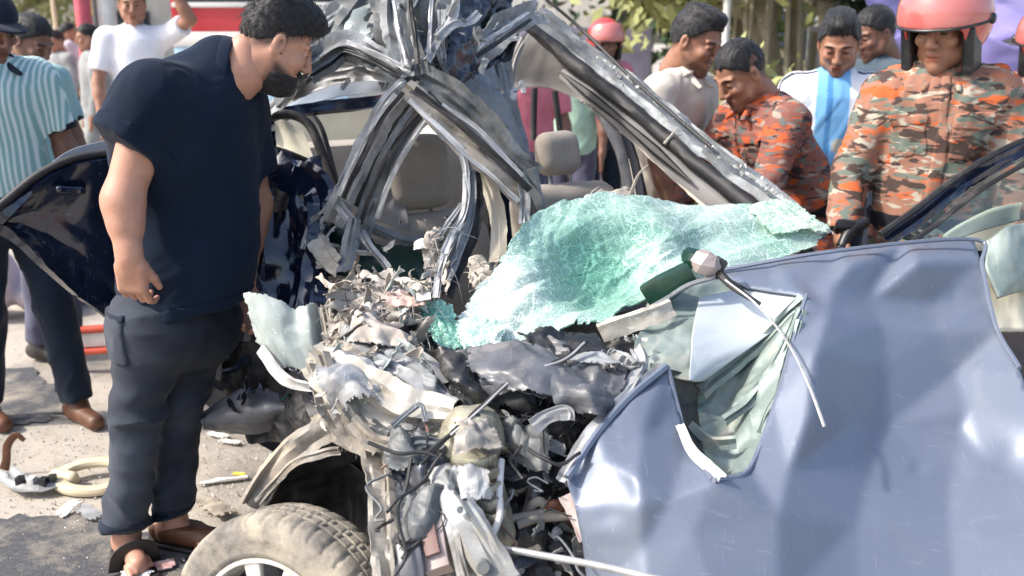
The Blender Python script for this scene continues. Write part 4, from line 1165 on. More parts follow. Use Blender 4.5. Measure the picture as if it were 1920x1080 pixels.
# long roof rail and far front pillar running down to the right
RL = [P(1005, 22, 4.25), P(1080, 84, 4.18), PL(1200, 176, 1.38), PL(1330, 284, 1.40), PL(1440, 366, 1.42), PL(1540, 448, 1.42)]
off = lambda dx, dz, dy=0: [p + np.array([dx, dy, dz]) for p in RL]
strip('roof_rail', RL, 0.085, 0.018, M['grey_steel'], CAR, 2, 60, (0, -1, 0.6), bump=0.005, bs=6, seed=3)
tube('roof_seal', off(-0.035, -0.055, -0.03), 0.030, M['rubber'], CAR, 60, 8, (0.9, 1.1, 0.9, 1, 0.7), 0.006, 7)
tube('roof_cable', [RL[0] + np.array([0.03, 0, 0.06]), RL[1] + np.array([0.03, 0, 0.055]), RL[2] + np.array([0.0, -0.02, 0.03]), RL[3] + np.array([0, -0.03, 0.02])], 0.007, M['rubber'], CAR, 40, 6)
beam('inner_rail', off(-0.05, -0.115, 0.0)[1:], 0.05, 0.06, M['headliner'], CAR, 50, sc=(0.8, 1.3, 1, 1), bump=0.006, bs=5)
tube('trim_slot', [p + np.array([-0.07, -0.06, -0.105]) for p in RL[1:4]], 0.016, M['rubber'], CAR, 30, 6, (0.3, 1.2, 0.8, 1.2, 0.2))
strip('pillar_trim', [p + np.array([-0.05, 0.0, -0.125]) for p in RL[2:]], 0.07, 0.012, M['beige_trim'], CAR, 1, 40, (0, -1, 0.4), seed=5)
rs = np.random.RandomState(9); parts = []
R2 = catmull(np.array(RL), 240)
for k in range(80):
    p = R2[rs.randint(60, 240)] + rs.normal(size=3) * np.array([0.012, 0.01, 0.010]) + np.array([0.0, -0.035, 0.015])
    parts.append(box_vf(p, rs.uniform(0.001, 0.005, 3), nrm(rs.normal(size=(3, 3)))))
V, Fs = join(parts); tag(mesh('glass_crumbs', V, Fs, M['white_plastic'], CAR, False), kind='stuff')
sheet('headliner', grd([[(1000, 48, 4.3), (1040, 70, 4.25), (1090, 110, 4.2), (1175, 190, 4.12)], [(965, 105, 4.35), (1030, 110, 4.3), (1090, 150, 4.25), (1180, 225, 4.12)], [(950, 150, 4.4), (1020, 150, 4.35), (1085, 175, 4.28), (1160, 240, 4.15)], [(945, 168, 4.4), (1020, 164, 4.36), (1075, 182, 4.3), (1120, 205, 4.2)]]),
      M['headliner'], CAR, 40, 40, amp=0.012, scale=4, seed=31, thick=0.012, smooth=True, relax=2)
beam('centre_pillar', [PL(1105, 170, 1.36), PL(1140, 225, 1.38), PL(1165, 290, 1.39), PL(1185, 400, 1.40)], 0.05, 0.085, M['grey_plastic'], CAR, 24, (0, 1, 0), bump=0.004, bs=4, sc=(1.3, 1.1, 0.8, 0.8))
beam('pillar_edge', [PL(1128, 200, 1.42), PL(1165, 250, 1.43), PL(1190, 310, 1.44), PL(1205, 400, 1.44)], 0.03, 0.03, M['headliner'], CAR, 24, (0, 1, 0))
tube('pillar_seal', [PL(1142, 200, 1.46), PL(1178, 260, 1.46), PL(1200, 330, 1.46), PL(1215, 400, 1.46)], 0.013, M['rubber'], CAR, 24, 8)

# --- crushed near door frame: an upside-down V of torn pressings
def near(pp, w_, mat, lips, d, seed, tw=None, sc=None, name='door_frame', b_=0.005): return strip(name, pth(pp), w_, d, M[mat], CAR, lips, 36, bump=b_, bs=7, seed=seed, twist=tw, sc=sc)
near([(768, 158, 2.98), (724, 208, 2.97), (682, 290, 2.95), (648, 366, 2.94), (622, 420, 2.95)], 0.075, 'silver_steel', 2, 0.024, 1, (0.1, 0.3, 0.2))
near([(800, 196, 2.99), (762, 250, 2.98), (716, 336, 2.96), (690, 405, 2.95), (668, 470, 2.95)], 0.065, 'grey_steel', 2, 0.02, 2, (-0.1, 0.2, 0.1))
near([(772, 190, 3.02), (735, 232, 3.02), (698, 310, 3.0), (664, 385, 3.0)], 0.05, 'rubber', 1, 0.012, 3)  # dark strip standing in for the shaded gap between the two legs
near([(790, 190, 3.0), (752, 236, 3.0), (712, 312, 2.98), (676, 392, 2.97)], 0.022, 'grey_steel', 1, 0.01, 4)
near([(758, 162, 2.96), (812, 212, 2.94), (876, 268, 2.92), (940, 322, 2.90), (985, 372, 2.9), (1004, 412, 2.9)], 0.075, 'dusty_steel', 2, 0.022, 5, (0.1, -0.1, 0.2), (0.7, 1, 1.15, 0.95, 0.8))
near([(786, 150, 3.02), (850, 184, 3.0), (912, 240, 2.98), (962, 298, 2.95), (1000, 336, 2.95)], 0.085, 'scorched_steel', 2, 0.02, 6, (0, 0.15))
near([(800, 176, 2.97), (860, 232, 2.95), (925, 292, 2.93), (978, 350, 2.92)], 0.018, 'rubber', 1, 0.01, 7)
near([(900, 268, 2.93), (945, 312, 2.91), (985, 352, 2.9)], 0.03, 'silver_steel', 2, 0.012, 8)
near([(988, 318, 2.92), (998, 352, 2.91), (1004, 386, 2.9), (1004, 430, 2.88)], 0.055, 'grey_steel', 1, 0.03, 9)
near([(976, 338, 2.9), (984, 372, 2.89), (986, 420, 2.87)], 0.03, 'silver_steel', 1, 0.012, 10)
near([(1000, 300, 2.98), (1012, 340, 2.95), (1016, 390, 2.92)], 0.014, 'silver_steel', 1, 0.012, 11, b_=0.012)
for i, (pp, w_, m_) in enumerate((
        ([(862, 276, 2.92), (874, 320, 2.9), (872, 390, 2.85), (848, 440, 2.8), (832, 478, 2.75)], 0.016, 'silver_steel'),
        ([(872, 284, 2.93), (884, 340, 2.9), (880, 410, 2.85), (856, 480, 2.78), (830, 545, 2.7)], 0.020, 'grey_steel'),
        ([(880, 290, 2.95), (896, 350, 2.92), (892, 420, 2.86), (866, 490, 2.8), (838, 556, 2.7)], 0.022, 'rubber'),
        ([(866, 380, 2.86), (838, 420, 2.82), (820, 450, 2.78)], 0.012, 'silver_steel'),
        ([(872, 420, 2.84), (846, 452, 2.8), (826, 500, 2.74), (818, 560, 2.66)], 0.018, 'silver_steel'),
        ([(896, 306, 2.98), (922, 360, 2.96), (936, 420, 2.9), (932, 490, 2.82)], 0.040, 'beige_trim'))):
    near(pp, w_ * 1.25, m_, 1, 0.010, 20 + i, name='hanging_seal', b_=0.003)
for i, (pp, w_, m_) in enumerate((
        ([(756, 172, 2.93), (716, 222, 2.92), (676, 300, 2.90), (644, 372, 2.90)], 0.010, 'rubber'), ([(742, 176, 2.93), (706, 222, 2.92), (668, 296, 2.90), (636, 366, 2.90)], 0.010, 'wire_pale'),
        ([(782, 212, 2.94), (742, 268, 2.93), (700, 350, 2.91), (676, 420, 2.91)], 0.009, 'rubber'), ([(806, 214, 2.94), (772, 262, 2.93), (728, 346, 2.91), (706, 410, 2.91)], 0.010, 'wire_pale'),
        ([(768, 186, 2.91), (815, 232, 2.89), (872, 286, 2.87), (930, 336, 2.86), (972, 378, 2.86)], 0.010, 'wire_pale'), ([(778, 168, 2.91), (840, 214, 2.89), (900, 268, 2.87), (956, 322, 2.86), (992, 356, 2.87)], 0.013, 'rubber'),
        ([(830, 196, 2.93), (890, 236, 2.92), (940, 290, 2.9), (980, 330, 2.89)], 0.009, 'wire_pale'), ([(900, 276, 2.87), (948, 318, 2.86), (986, 352, 2.86)], 0.008, 'rubber'),
        ([(752, 142, 2.97), (690, 108, 3.03), (640, 90, 3.07), (600, 112, 3.05)], 0.009, 'rubber'), ([(758, 128, 2.98), (700, 98, 3.04), (650, 78, 3.08)], 0.008, 'wire_pale'),
        ([(760, 120, 2.98), (748, 60, 3.05), (738, 0, 3.12)], 0.009, 'wire_pale'), ([(784, 120, 2.96), (776, 60, 3.0), (770, 0, 3.05)], 0.012, 'rubber'), ([(804, 100, 3.0), (806, 50, 3.06), (812, -10, 3.1)], 0.008, 'wire_pale'),
        ([(892, 108, 3.36), (940, 74, 3.53), (996, 36, 3.8)], 0.010, 'rubber'), ([(884, 100, 3.36), (930, 66, 3.53), (990, 24, 3.8)], 0.010, 'wire_pale'))):
    near(pp, w_ * 1.4, m_, 1, 0.006, 60 + i, name='frame_lip', b_=0.003)
# fittings where the frame sits on the sill
for i, (pp, w_, m_) in enumerate((
        ([(624, 368, 2.94), (640, 392, 2.92), (660, 416, 2.9), (668, 440, 2.9)], 0.035, 'silver_steel'), ([(664, 410, 2.9), (655, 460, 2.88), (648, 510, 2.82)], 0.045, 'grey_steel'),
        ([(672, 418, 2.95), (710, 434, 2.98), (760, 450, 3.0), (800, 452, 3.05)], 0.03, 'grey_steel'), ([(676, 438, 2.9), (700, 470, 2.86), (730, 505, 2.8)], 0.022, 'silver_steel'),
        ([(636, 376, 2.95), (610, 400, 2.96), (588, 430, 2.96), (576, 470, 2.94)], 0.035, 'silver_steel'), ([(586, 440, 2.94), (606, 470, 2.9), (626, 490, 2.86), (640, 500, 2.84)], 0.06, 'cream_metal'))):
    near(pp, w_, m_, 1, 0.014, 40 + i, (0.2, -0.3), name='frame_bracket', b_=0.008)
sheet('inner_door_panel', grd([[(680, 440, 3.05), (740, 456, 3.1), (830, 470, 3.15)], [(676, 480, 2.98), (740, 490, 3.0), (830, 500, 3.05)], [(660, 525, 2.88), (740, 520, 2.9), (840, 530, 2.95)]]), M['dark_green_plastic'], CAR, 30, 30, amp=0.012, scale=8, seed=6)
sheet('inner_door_panel', grd([[(600, 400, 3.1), (640, 396, 3.1), (664, 420, 3.08)], [(594, 450, 3.05), (630, 450, 3.03), (656, 470, 3.0)], [(600, 520, 2.96), (630, 515, 2.95), (650, 520, 2.92)]]), M['dark_green_plastic'], CAR, 20, 20, amp=0.012, scale=9, seed=7)
sheet('seat_side', grd([[(700, 380, 3.15), (730, 345, 3.18), (760, 370, 3.2)], [(690, 420, 3.12), (730, 410, 3.14), (765, 420, 3.16)], [(690, 455, 3.1), (730, 452, 3.12), (770, 460, 3.14)]]), M['headliner'], CAR, 24, 24, amp=0.015, scale=7, seed=8, smooth=True)
rs = np.random.RandomState(77)

# --- shattered windscreen
WS = [[(1005, 405, 2.86), (1090, 386, 2.96), (1190, 374, 3.05), (1310, 380, 3.13), (1420, 380, 3.20), (1488, 374, 3.30)],
      [(958, 455, 2.70), (1060, 432, 2.80), (1180, 424, 2.93), (1310, 416, 3.02), (1420, 412, 3.12), (1530, 412, 3.24)],
      [(905, 525, 2.58), (1030, 502, 2.68), (1150, 492, 2.80), (1262, 466, 2.92), (1400, 448, 3.03), (1556, 446, 3.14)],
      [(862, 585, 2.49), (980, 572, 2.57), (1100, 560, 2.66), (1200, 532, 2.76), (1300, 500, 2.85), (1470, 478, 2.98)],
      [(832, 664, 2.40), (940, 652, 2.43), (1040, 640, 2.46), (1140, 628, 2.49), (1222, 582, 2.60), (1310, 536, 2.70)]]
G = catmull(catmull(np.array(grd(WS)), 110, 0), 160, 1)
N_ = grid_normals(G)
if N_[55, 80] @ np.array([0, -1, 0.5]) < 0: N_ = -N_
cc = P(1105, 500, 2.78)
d_ = G - cc; rr = np.linalg.norm(d_, axis=-1)
ta = np.arctan2(d_[..., 2], d_[..., 0]); 
su = np.linspace(0, 1, 110)[:, None] * 0.75 * np.ones((1, 160)); sv = np.linspace(0, 1, 160)[None] * 1.3 * np.ones((110, 1))
hh_ = 0.024 * crumple_h(su * 4.0, sv * 4.0, 51, 2, 0.45)
hh_ += -0.050 * np.exp(-(rr / 0.15) ** 2) + 0.040 * np.exp(-((rr - 0.27) / 0.09) ** 2)
hh_ += 0.010 * np.exp(-((rr - 0.15) / 0.10) ** 2) * facet(ta * 3 + 40 + rr * 9, rr * 14, 8) + 0.006 * crumple_h(su * 16, sv * 16, 58, 2, 0.5) * np.exp(-(rr / 0.3) ** 2)
hh_ += 0.004 * np.exp(-(rr / 0.22) ** 2) * np.abs(np.sin(rr * 80 + 2 * np.sin(ta * 3)))
G = G + N_ * hh_[..., None]
V, Fc = sheet_mesh(G, 0.005, 0.02, 14, 16.0)
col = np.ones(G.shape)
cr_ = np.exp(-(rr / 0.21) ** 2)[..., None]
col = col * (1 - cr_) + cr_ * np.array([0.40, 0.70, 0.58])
wt = np.clip(1.25 - np.linalg.norm((G - P(915, 545, 2.58)) / np.array([0.16, 0.3, 0.13]), axis=-1), 0, 1)[..., None]  # white reflections, lower left and mid right, painted into the glass tint
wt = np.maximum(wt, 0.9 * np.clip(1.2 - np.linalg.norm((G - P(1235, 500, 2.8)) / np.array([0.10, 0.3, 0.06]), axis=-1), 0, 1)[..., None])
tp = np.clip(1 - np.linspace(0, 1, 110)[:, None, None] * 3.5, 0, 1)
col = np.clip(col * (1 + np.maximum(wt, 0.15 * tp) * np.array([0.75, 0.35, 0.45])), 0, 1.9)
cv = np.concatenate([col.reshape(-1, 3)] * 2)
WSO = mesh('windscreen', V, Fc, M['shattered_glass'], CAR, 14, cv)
# a torn tongue of the same glass lower left
def cglass(name, rows, seed, amp=0.007, torn=0.06, tint=(1, 1, 1)):
    A = catmull(catmull(np.array(grd(rows)), 40, 0), 40, 1); n_ = grid_normals(A)
    u_, v_ = np.meshgrid(np.linspace(0, 1, 40), np.linspace(0, 1, 40), indexing='ij')
    A = A + n_ * (amp * crumple_h(u_ * 3, v_ * 3, seed, 4, 0.6))[..., None]
    V, Fc = sheet_mesh(A, 0.005, torn, seed); return mesh(name, V, Fc, M['shattered_glass'], WSO, 30, np.tile(np.array(tint), (len(V), 1)))
cglass('glass_flap', [[(780, 575, 2.46), (815, 560, 2.46), (850, 570, 2.46)], [(795, 610, 2.40), (825, 605, 2.40), (862, 610, 2.41)], [(822, 652, 2.34), (850, 655, 2.34), (880, 650, 2.36)]], 3, tint=(0.5, 0.75, 0.7))
cglass('glass_flap', [[(850, 600, 2.43), (900, 595, 2.45), (945, 600, 2.47)], [(855, 630, 2.36), (905, 625, 2.38), (950, 622, 2.4)], [(870, 655, 2.3), (905, 652, 2.32), (935, 640, 2.34)]], 4, tint=(1.3, 1.2, 1.2))
cglass('glass_flap', [[(1390, 385, 3.16), (1450, 372, 3.2), (1500, 380, 3.22)], [(1420, 410, 3.1), (1480, 402, 3.14), (1530, 410, 3.16)], [(1450, 440, 3.04), (1510, 430, 3.08), (1555, 436, 3.1)]], 6, tint=(1.3, 1.15, 1.1))
sheet('glass_flap', grd([[(1098, 376, 3.2), (1128, 352, 3.2), (1150, 358, 3.2), (1180, 352, 3.2)], [(1085, 392, 3.12), (1120, 388, 3.1), (1150, 386, 3.1), (1190, 384, 3.1)]]), M['fibre'], WSO, 20, 30, amp=0.015, scale=14, seed=3, torn=0.08)
for i, q in enumerate((((1180, 372, 3.1), (1196, 330, 3.1), (1216, 308, 3.1)), ((1100, 380, 3.1), (1112, 360, 3.1), (1124, 350, 3.1)), ((1246, 270, 3.7), (1258, 255, 3.7), (1270, 240, 3.7)))):
    tube('glass_sliver', pth(q), 0.006, M['fibre'], WSO, 10, 5, (1.2, 0.8, 0.2))

# --- folded bonnet
HOOD = [[(1345, 508, 2.68), (1450, 490, 2.68), (1570, 470, 2.70), (1700, 455, 2.74), (1826, 449, 2.82)],
        [(1395, 528, 2.58), (1470, 512, 2.55), (1590, 498, 2.55), (1720, 488, 2.60), (1840, 486, 2.68)],
        [(1450, 545, 2.48), (1520, 545, 2.47), (1630, 562, 2.535), (1745, 575, 2.585), (1856, 560, 2.62)],
        [(1512, 556, 2.40), (1556, 580, 2.37), (1650, 604, 2.44), (1755, 622, 2.475), (1872, 620, 2.50)],
        [(1482, 650, 2.28), (1530, 660, 2.21), (1665, 684, 2.40), (1790, 700, 2.42), (1912, 690, 2.36)],
        [(1450, 760, 2.16), (1518, 775, 2.09), (1660, 800, 2.30), (1800, 806, 2.29), (1945, 800, 2.22)],
        [(1402, 880, 2.00), (1480, 888, 1.98), (1625, 900, 2.14), (1780, 915, 2.13), (1985, 930, 2.06)],
        [(1340, 902, 1.90), (1460, 965, 1.90), (1605, 985, 1.985), (1780, 1000, 2.00), (2015, 1020, 1.94)],
        [(1345, 1130, 1.76), (1460, 1135, 1.77), (1610, 1140, 1.83), (1790, 1140, 1.86), (2050, 1140, 1.82)]]
FLAP = [[(1228, 704, 2.20), (1240, 694, 2.20), (1252, 688, 2.21)], [(1180, 745, 2.12), (1226, 744, 2.13), (1270, 760, 2.16)], [(1120, 812, 2.04), (1205, 818, 2.03), (1292, 836, 2.07)],
        [(1064, 896, 1.95), (1195, 896, 1.90), (1338, 900, 1.905)], [(1078, 950, 1.92), (1200, 950, 1.86), (1372, 958, 1.895)], [(1092, 1020, 1.89), (1205, 1025, 1.83), (1380, 1030, 1.85)], [(1106, 1130, 1.84), (1215, 1135, 1.77), (1385, 1140, 1.785)]]
for r in HOOD[4:7]: r[2] = (r[2][0], r[2][1], r[2][2] - 0.03)
HOOD_LINE = [(1345, 508), (1450, 490), (1570, 470), (1700, 455), (1826, 449), (1842, 500), (1868, 612), (1912, 690), (1945, 800), (1985, 930), (2050, 1140), (1106, 1140), (1092, 1020), (1078, 950), (1064, 896), (1120, 812), (1180, 745), (1228, 704), (1252, 688), (1270, 760), (1292, 836), (1336, 900), (1402, 880), (1450, 760), (1482, 650), (1512, 556), (1402, 540)]
HO = cut_sheet('bonnet', HOOD_LINE, [q for r in HOOD for q in r] + [q for r in FLAP for q in r if q[0] < 1330] + [(1085, 870, 2.0), (1300, 1000, 1.84), (1260, 930, 1.885)], M['hood_paint'], CAR, 8.0, 0.004, 9, 0.005, 5, 0.014, 23, True,
               ((1720, 880, 14, 0.006), (1790, 552, 12, 0.005), (1240, 800, 16, 0.006), (1150, 960, 30, 0.008), (1900, 860, 40, 0.012)))
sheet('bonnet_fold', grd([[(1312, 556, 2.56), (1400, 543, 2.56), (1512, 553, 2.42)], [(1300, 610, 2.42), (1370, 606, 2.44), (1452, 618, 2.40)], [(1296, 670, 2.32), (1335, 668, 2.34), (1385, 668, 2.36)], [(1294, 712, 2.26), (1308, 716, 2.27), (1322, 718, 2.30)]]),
      M['lit_fold_paint'], HO, 50, 40, amp=0.006, scale=6, seed=65, thick=0.003, smooth=True, relax=2)
inner = sheet('bonnet_lining', grd([[(1310, 722, 2.34), (1400, 655, 2.42), (1512, 558, 2.44)], [(1276, 760, 2.32), (1380, 720, 2.38), (1490, 640, 2.34)], [(1280, 820, 2.24), (1370, 800, 2.28), (1462, 750, 2.22)], [(1310, 870, 2.12), (1370, 870, 2.14), (1425, 850, 2.08)], [(1338, 905, 2.0), (1365, 905, 2.0), (1385, 900, 2.0)]]),
      M['hood_inner'], HO, 60, 60, amp=0.02, scale=9, octs=3, seed=66, thick=0.003, smooth=40)
for i, (pp, w_) in enumerate((([(1508, 562, 2.40), (1440, 630, 2.40), (1370, 690, 2.38), (1312, 735, 2.32)], 0.035), ([(1504, 580, 2.36), (1470, 660, 2.32), (1420, 740, 2.28), (1360, 790, 2.24)], 0.03), ([(1500, 600, 2.33), (1476, 680, 2.27), (1456, 745, 2.2), (1430, 810, 2.12)], 0.022), ([(1290, 800, 2.2), (1330, 830, 2.18), (1380, 830, 2.16)], 0.03))):
    strip('lining_rib', pth(pp), w_, 0.014, M['hood_inner'], inner, 1, 26, bump=0.004, bs=9, seed=i)
for pp, r_ in (([(1512, 553, 2.405), (1484, 650, 2.285), (1452, 760, 2.165), (1404, 880, 2.0), (1338, 901, 1.9)], 0.006), ([(1252, 687, 2.21), (1270, 760, 2.16), (1292, 836, 2.07), (1336, 900, 1.905)], 0.006), ([(1250, 687, 2.21), (1180, 745, 2.12), (1120, 812, 2.04), (1064, 896, 1.95)], 0.009), ([(1345, 508, 2.66), (1570, 470, 2.63), (1826, 449, 2.74), (1842, 500, 2.66), (1868, 612, 2.5), (1912, 690, 2.34)], 0.006)):
    tube('bonnet_hem', pth(pp), r_, M['hood_paint'], HO, 50, 6)
strip('bonnet_hem', pth([(1240, 694, 2.22), (1172, 752, 2.13), (1108, 820, 2.05), (1058, 905, 1.97)]), 0.035, 0.01, M['silver_steel'], HO, 1, 30, seed=4)
strip('torn_edge', pth([(1276, 800, 2.1), (1300, 845, 2.02), (1352, 896, 1.9)]), 0.022, 0.006, M['white_plastic'], HO, 1, 16, bump=0.003, seed=8)
sheet('bonnet_shade_plate', grd([[(1246, 690, 2.26), (1280, 700, 2.3), (1310, 735, 2.32)], [(1262, 750, 2.24), (1285, 760, 2.26), (1310, 790, 2.26)], [(1285, 830, 2.14), (1300, 835, 2.15), (1320, 850, 2.14)]]), M['black_plastic'], HO, 20, 20, amp=0.01, scale=10, thick=0.003)  # black plate standing in for the shade behind the flap
sheet('cowl_panel', grd([[(1212, 562, 2.60), (1270, 540, 2.62), (1350, 515, 2.68), (1440, 498, 2.75)], [(1205, 610, 2.48), (1262, 600, 2.50), (1310, 590, 2.52), (1380, 560, 2.58)], [(1190, 650, 2.38), (1240, 650, 2.38), (1296, 660, 2.36), (1330, 640, 2.42)], [(1205, 690, 2.28), (1245, 692, 2.28), (1290, 715, 2.28), (1310, 700, 2.32)]]),
      M['hood_inner'], CAR, 50, 50, amp=0.018, scale=8, seed=71, thick=0.003, smooth=40)
strip('cowl_strip', pth([(1125, 628, 2.46), (1180, 606, 2.46), (1230, 590, 2.46), (1262, 575, 2.48)]), 0.05, 0.012, M['cream_metal'], CAR, 1, 20, seed=3)
# wiper gear and the bent aerial wire
wm = beam('wiper_linkage', pth([(1216, 556, 2.58), (1250, 535, 2.56), (1300, 508, 2.54)]), 0.055, 0.075, M['dark_green_plastic'], CAR, 10, b=0.25, sc=(1, 1, 0.8))
V, Fs = loft_vf(pth([(1306, 484, 2.53), (1322, 494, 2.515), (1334, 503, 2.53)]), circ(0.036, 6), (0, 0, 1), (0.8, 1.0, 0.85), None, 6, 0.002, 9); mesh('motor_cap', V, Fs, M['pinkish_plastic'], wm, 20)
V, Fs = loft_vf(pth([(1288, 478, 2.56), (1304, 486, 2.535), (1310, 490, 2.53)]), circ(0.031, 8), (0, 0, 1), (0.7, 0.95, 0.9), None, 6, 0.002, 9); mesh('motor_body', V, Fs, M['dark_green_plastic'], wm, 20)
V, Fs = loft_vf(pth([(1338, 498, 2.54), (1352, 506, 2.54)]), rbox(0.045, 0.055, 0.2), (0, 0, 1), None, None, 4); mesh('motor_plug', V, Fs, M['black_plastic'], wm, 30)
tube('wiper_arm', pth([(1342, 505, 2.52), (1372, 535, 2.46), (1400, 555, 2.42), (1426, 570, 2.40)]), 0.009, M['rubber'], wm, 16, 6, (1.4, 1, 0.5))
tube('wiper_arm', pth([(1340, 520, 2.50), (1290, 535, 2.50), (1250, 560, 2.50), (1215, 580, 2.5)]), 0.007, M['grey_steel'], wm, 16, 6)
tube('aerial_wire', pth([(1360, 525, 2.46), (1420, 572, 2.38), (1472, 635, 2.24), (1512, 710, 2.13), (1546, 800, 2.05)]), 0.0032, M['wire_pale'], CAR, 40, 6, (0.8, 0.8, 1, 1, 1.3, 1.3))

# --- open front door at the right edge
fr = [(1664, 446, 3.02), (1735, 396, 3.06), (1815, 334, 3.10), (1915, 278, 3.16), (2010, 245, 3.22)]
FD = sheet('front_door', grd([[(1690, 470, 3.0), (1800, 470, 3.05), (1920, 470, 3.11), (2040, 470, 3.18)], [(1690, 560, 2.98), (1800, 570, 3.03), (1920, 580, 3.09), (2040, 580, 3.16)], [(1690, 760, 2.98), (1800, 780, 3.03), (1920, 800, 3.09), (2040, 800, 3.16)]]), M['shaded_car_paint'], CAR, 40, 40, amp=0.006, scale=4, thick=0.05)
strip('window_frame', pth(fr), 0.055, 0.02, M['shaded_car_paint'], FD, 1, 40, (0, -1, 0.4), bump=0.002)
tube('window_seal', [p + np.array([-0.028, -0.01, 0.014]) for p in pth(fr)], 0.010, M['rubber'], FD, 30, 6)
tube('window_seal', [p + np.array([0.04, -0.012, -0.035]) for p in pth(fr)], 0.008, M['rubber'], FD, 30, 6)
sheet('window_pane', grd([[(1690, 446, 3.05), (1752, 402, 3.08), (1830, 344, 3.12), (1925, 292, 3.17), (2010, 262, 3.23)], [(1730, 462, 3.04), (1790, 450, 3.07), (1850, 430, 3.11), (1930, 410, 3.16), (2010, 400, 3.22)]]), M['window_glass'], FD, 20, 10, thick=0.004, smooth=True)
sheet('door_trim', grd([[(1770, 440, 3.12), (1840, 400, 3.16), (1900, 382, 3.20), (1990, 370, 3.26)], [(1800, 480, 3.09), (1850, 470, 3.13), (1910, 465, 3.17), (1990, 460, 3.22)], [(1845, 540, 3.02), (1880, 535, 3.06), (1920, 530, 3.10), (1990, 530, 3.15)], [(1870, 620, 2.94), (1890, 620, 2.97), (1930, 620, 3.0), (1990, 620, 3.05)]]), M['cream_trim'], FD, 36, 36, amp=0.012, scale=5, seed=3, thick=0.02, smooth=True)
sheet('door_pocket', grd([[(1850, 450, 3.05), (1890, 425, 3.07), (1940, 412, 3.11), (2000, 405, 3.16)], [(1850, 500, 2.98), (1890, 480, 3.0), (1940, 470, 3.04), (2000, 465, 3.1)], [(1868, 560, 2.95), (1900, 550, 2.98), (1940, 545, 3.0), (2000, 545, 3.06)]]), M['hood_inner'], FD, 24, 24, amp=0.012, scale=7, seed=13, thick=0.01, smooth=True)
# --- smashed engine bay
def Yp(v): return float(np.interp(v, [480, 560, 640, 720, 800, 900, 1000, 1100], [2.62, 2.48, 2.36, 2.25, 2.16, 2.06, 1.96, 1.87]))
def pp_(l, d=0.0): return [P(u, v, Yp(v) + d + (q[0] if q else 0)) for (u, v, *q) in l]
def gg_(rows, d=0.0): return [[P(u, v, Yp(v) + d + (q[0] if q else 0)) for (u, v, *q) in r] for r in rows]
backing = sheet('pile_backing', gg_([[(560, 590), (700, 560), (830, 600), (1000, 630), (1150, 640), (1280, 680)], [(560, 700), (700, 690), (830, 700), (980, 720), (1120, 730), (1280, 760)], [(590, 800), (700, 800), (830, 800), (960, 810), (1100, 820), (1240, 860)], [(690, 900), (740, 900), (840, 900), (960, 900), (1080, 900), (1200, 930)], [(700, 1000), (750, 1000), (850, 1000), (960, 1000), (1090, 1000), (1200, 1010)], [(700, 1140), (760, 1140), (860, 1140), (970, 1140), (1100, 1140), (1200, 1140)]], 0.17),
              M['black_plastic'], CAR, 70, 80, amp=0.04, scale=8, seed=81, thick=0.004)  # dark sheet added behind the pile to cover see-through gaps
# sage plate that was the wing's inner panel
sheet('inner_wing_panel', [[P(u, v, 2.46 + q) for (u, v, q) in r] for r in ([(452, 546, 0.02), (480, 542, 0), (520, 556, -0.01), (552, 576, 0), (578, 568, -0.01), (604, 572, 0.03)], [(462, 590, 0), (490, 590, -0.02), (525, 596, -0.03), (555, 602, -0.02), (582, 600, -0.03), (612, 612, 0.02)], [(484, 640, -0.01), (505, 636, -0.03), (530, 640, -0.04), (560, 646, -0.04), (590, 655, -0.04), (616, 670, 0.0)], [(520, 690, -0.03), (535, 690, -0.05), (550, 695, -0.05), (575, 705, -0.06), (600, 715, -0.06), (620, 722, -0.04)])],
      M['sage_plastic'], CAR, 60, 70, amp=0.010, scale=9, seed=82, thick=0.004, torn=0.05, smooth=40)
strip('panel_lip', [P(606, 575, 2.46), P(620, 640, 2.42), P(618, 700, 2.38), P(640, 760, 2.30)], 0.03, 0.014, M['dusty_steel'], CAR, 1, 24, seed=2)
strip('panel_lip', [P(486, 655, 2.42), P(515, 690, 2.38), P(550, 716, 2.36), P(600, 722, 2.36)], 0.028, 0.012, M['white_plastic'], CAR, 1, 24, bump=0.008, seed=3)
sheet('torn_liner', [[P(u, v, 2.36 + q) for (u, v, q) in r] for r in ([(540, 690, 0.02), (580, 700, 0), (620, 715, 0)], [(548, 716, 0), (585, 740, -0.02), (630, 745, -0.03)], [(560, 740, 0), (600, 765, -0.03), (640, 780, -0.05)])], M['dark_steel'], CAR, 24, 24, amp=0.02, scale=14, seed=83, torn=0.06)
# rags of airbag, padding and their loose fibres
def rag(name, lst, mat, seed, h=0.006, amp=0.014):
    pts = [P(u, v, Yp(v) + d) for (u, v, d, r) in lst]; c = np.mean(pts, 0); R = max(np.linalg.norm(p - c) + q[3] for p, q in zip(pts, lst)) + 0.05
    return sdf_obj(name, c, R, h, lambda S: [S.ell(p, np.array([1.15, 0.9, 0.8]) * q[3], k=0.03) for p, q in zip(pts, lst)], mat, CAR, lambda X: amp * 0.5 * wob(X * np.array([1, 1, 1.6]), 7, seed) + folds(X, amp * 0.75, 6, seed + 1, (1, -0.3, 0.55), 0.2) + 0.4 * folds(X, amp, 13, seed + 2, (1, -0.2, 0.7), 0.2))
def cloth_rag(name, rows, mat, seed, d=-0.03, amp=0.03, scale=13): return sheet(name, gg_(rows, d), M[mat], CAR, 44, 44, amp=amp, scale=scale, seed=seed, thick=0.003, torn=0.07, octs=3, rough=0.55, smooth=24)
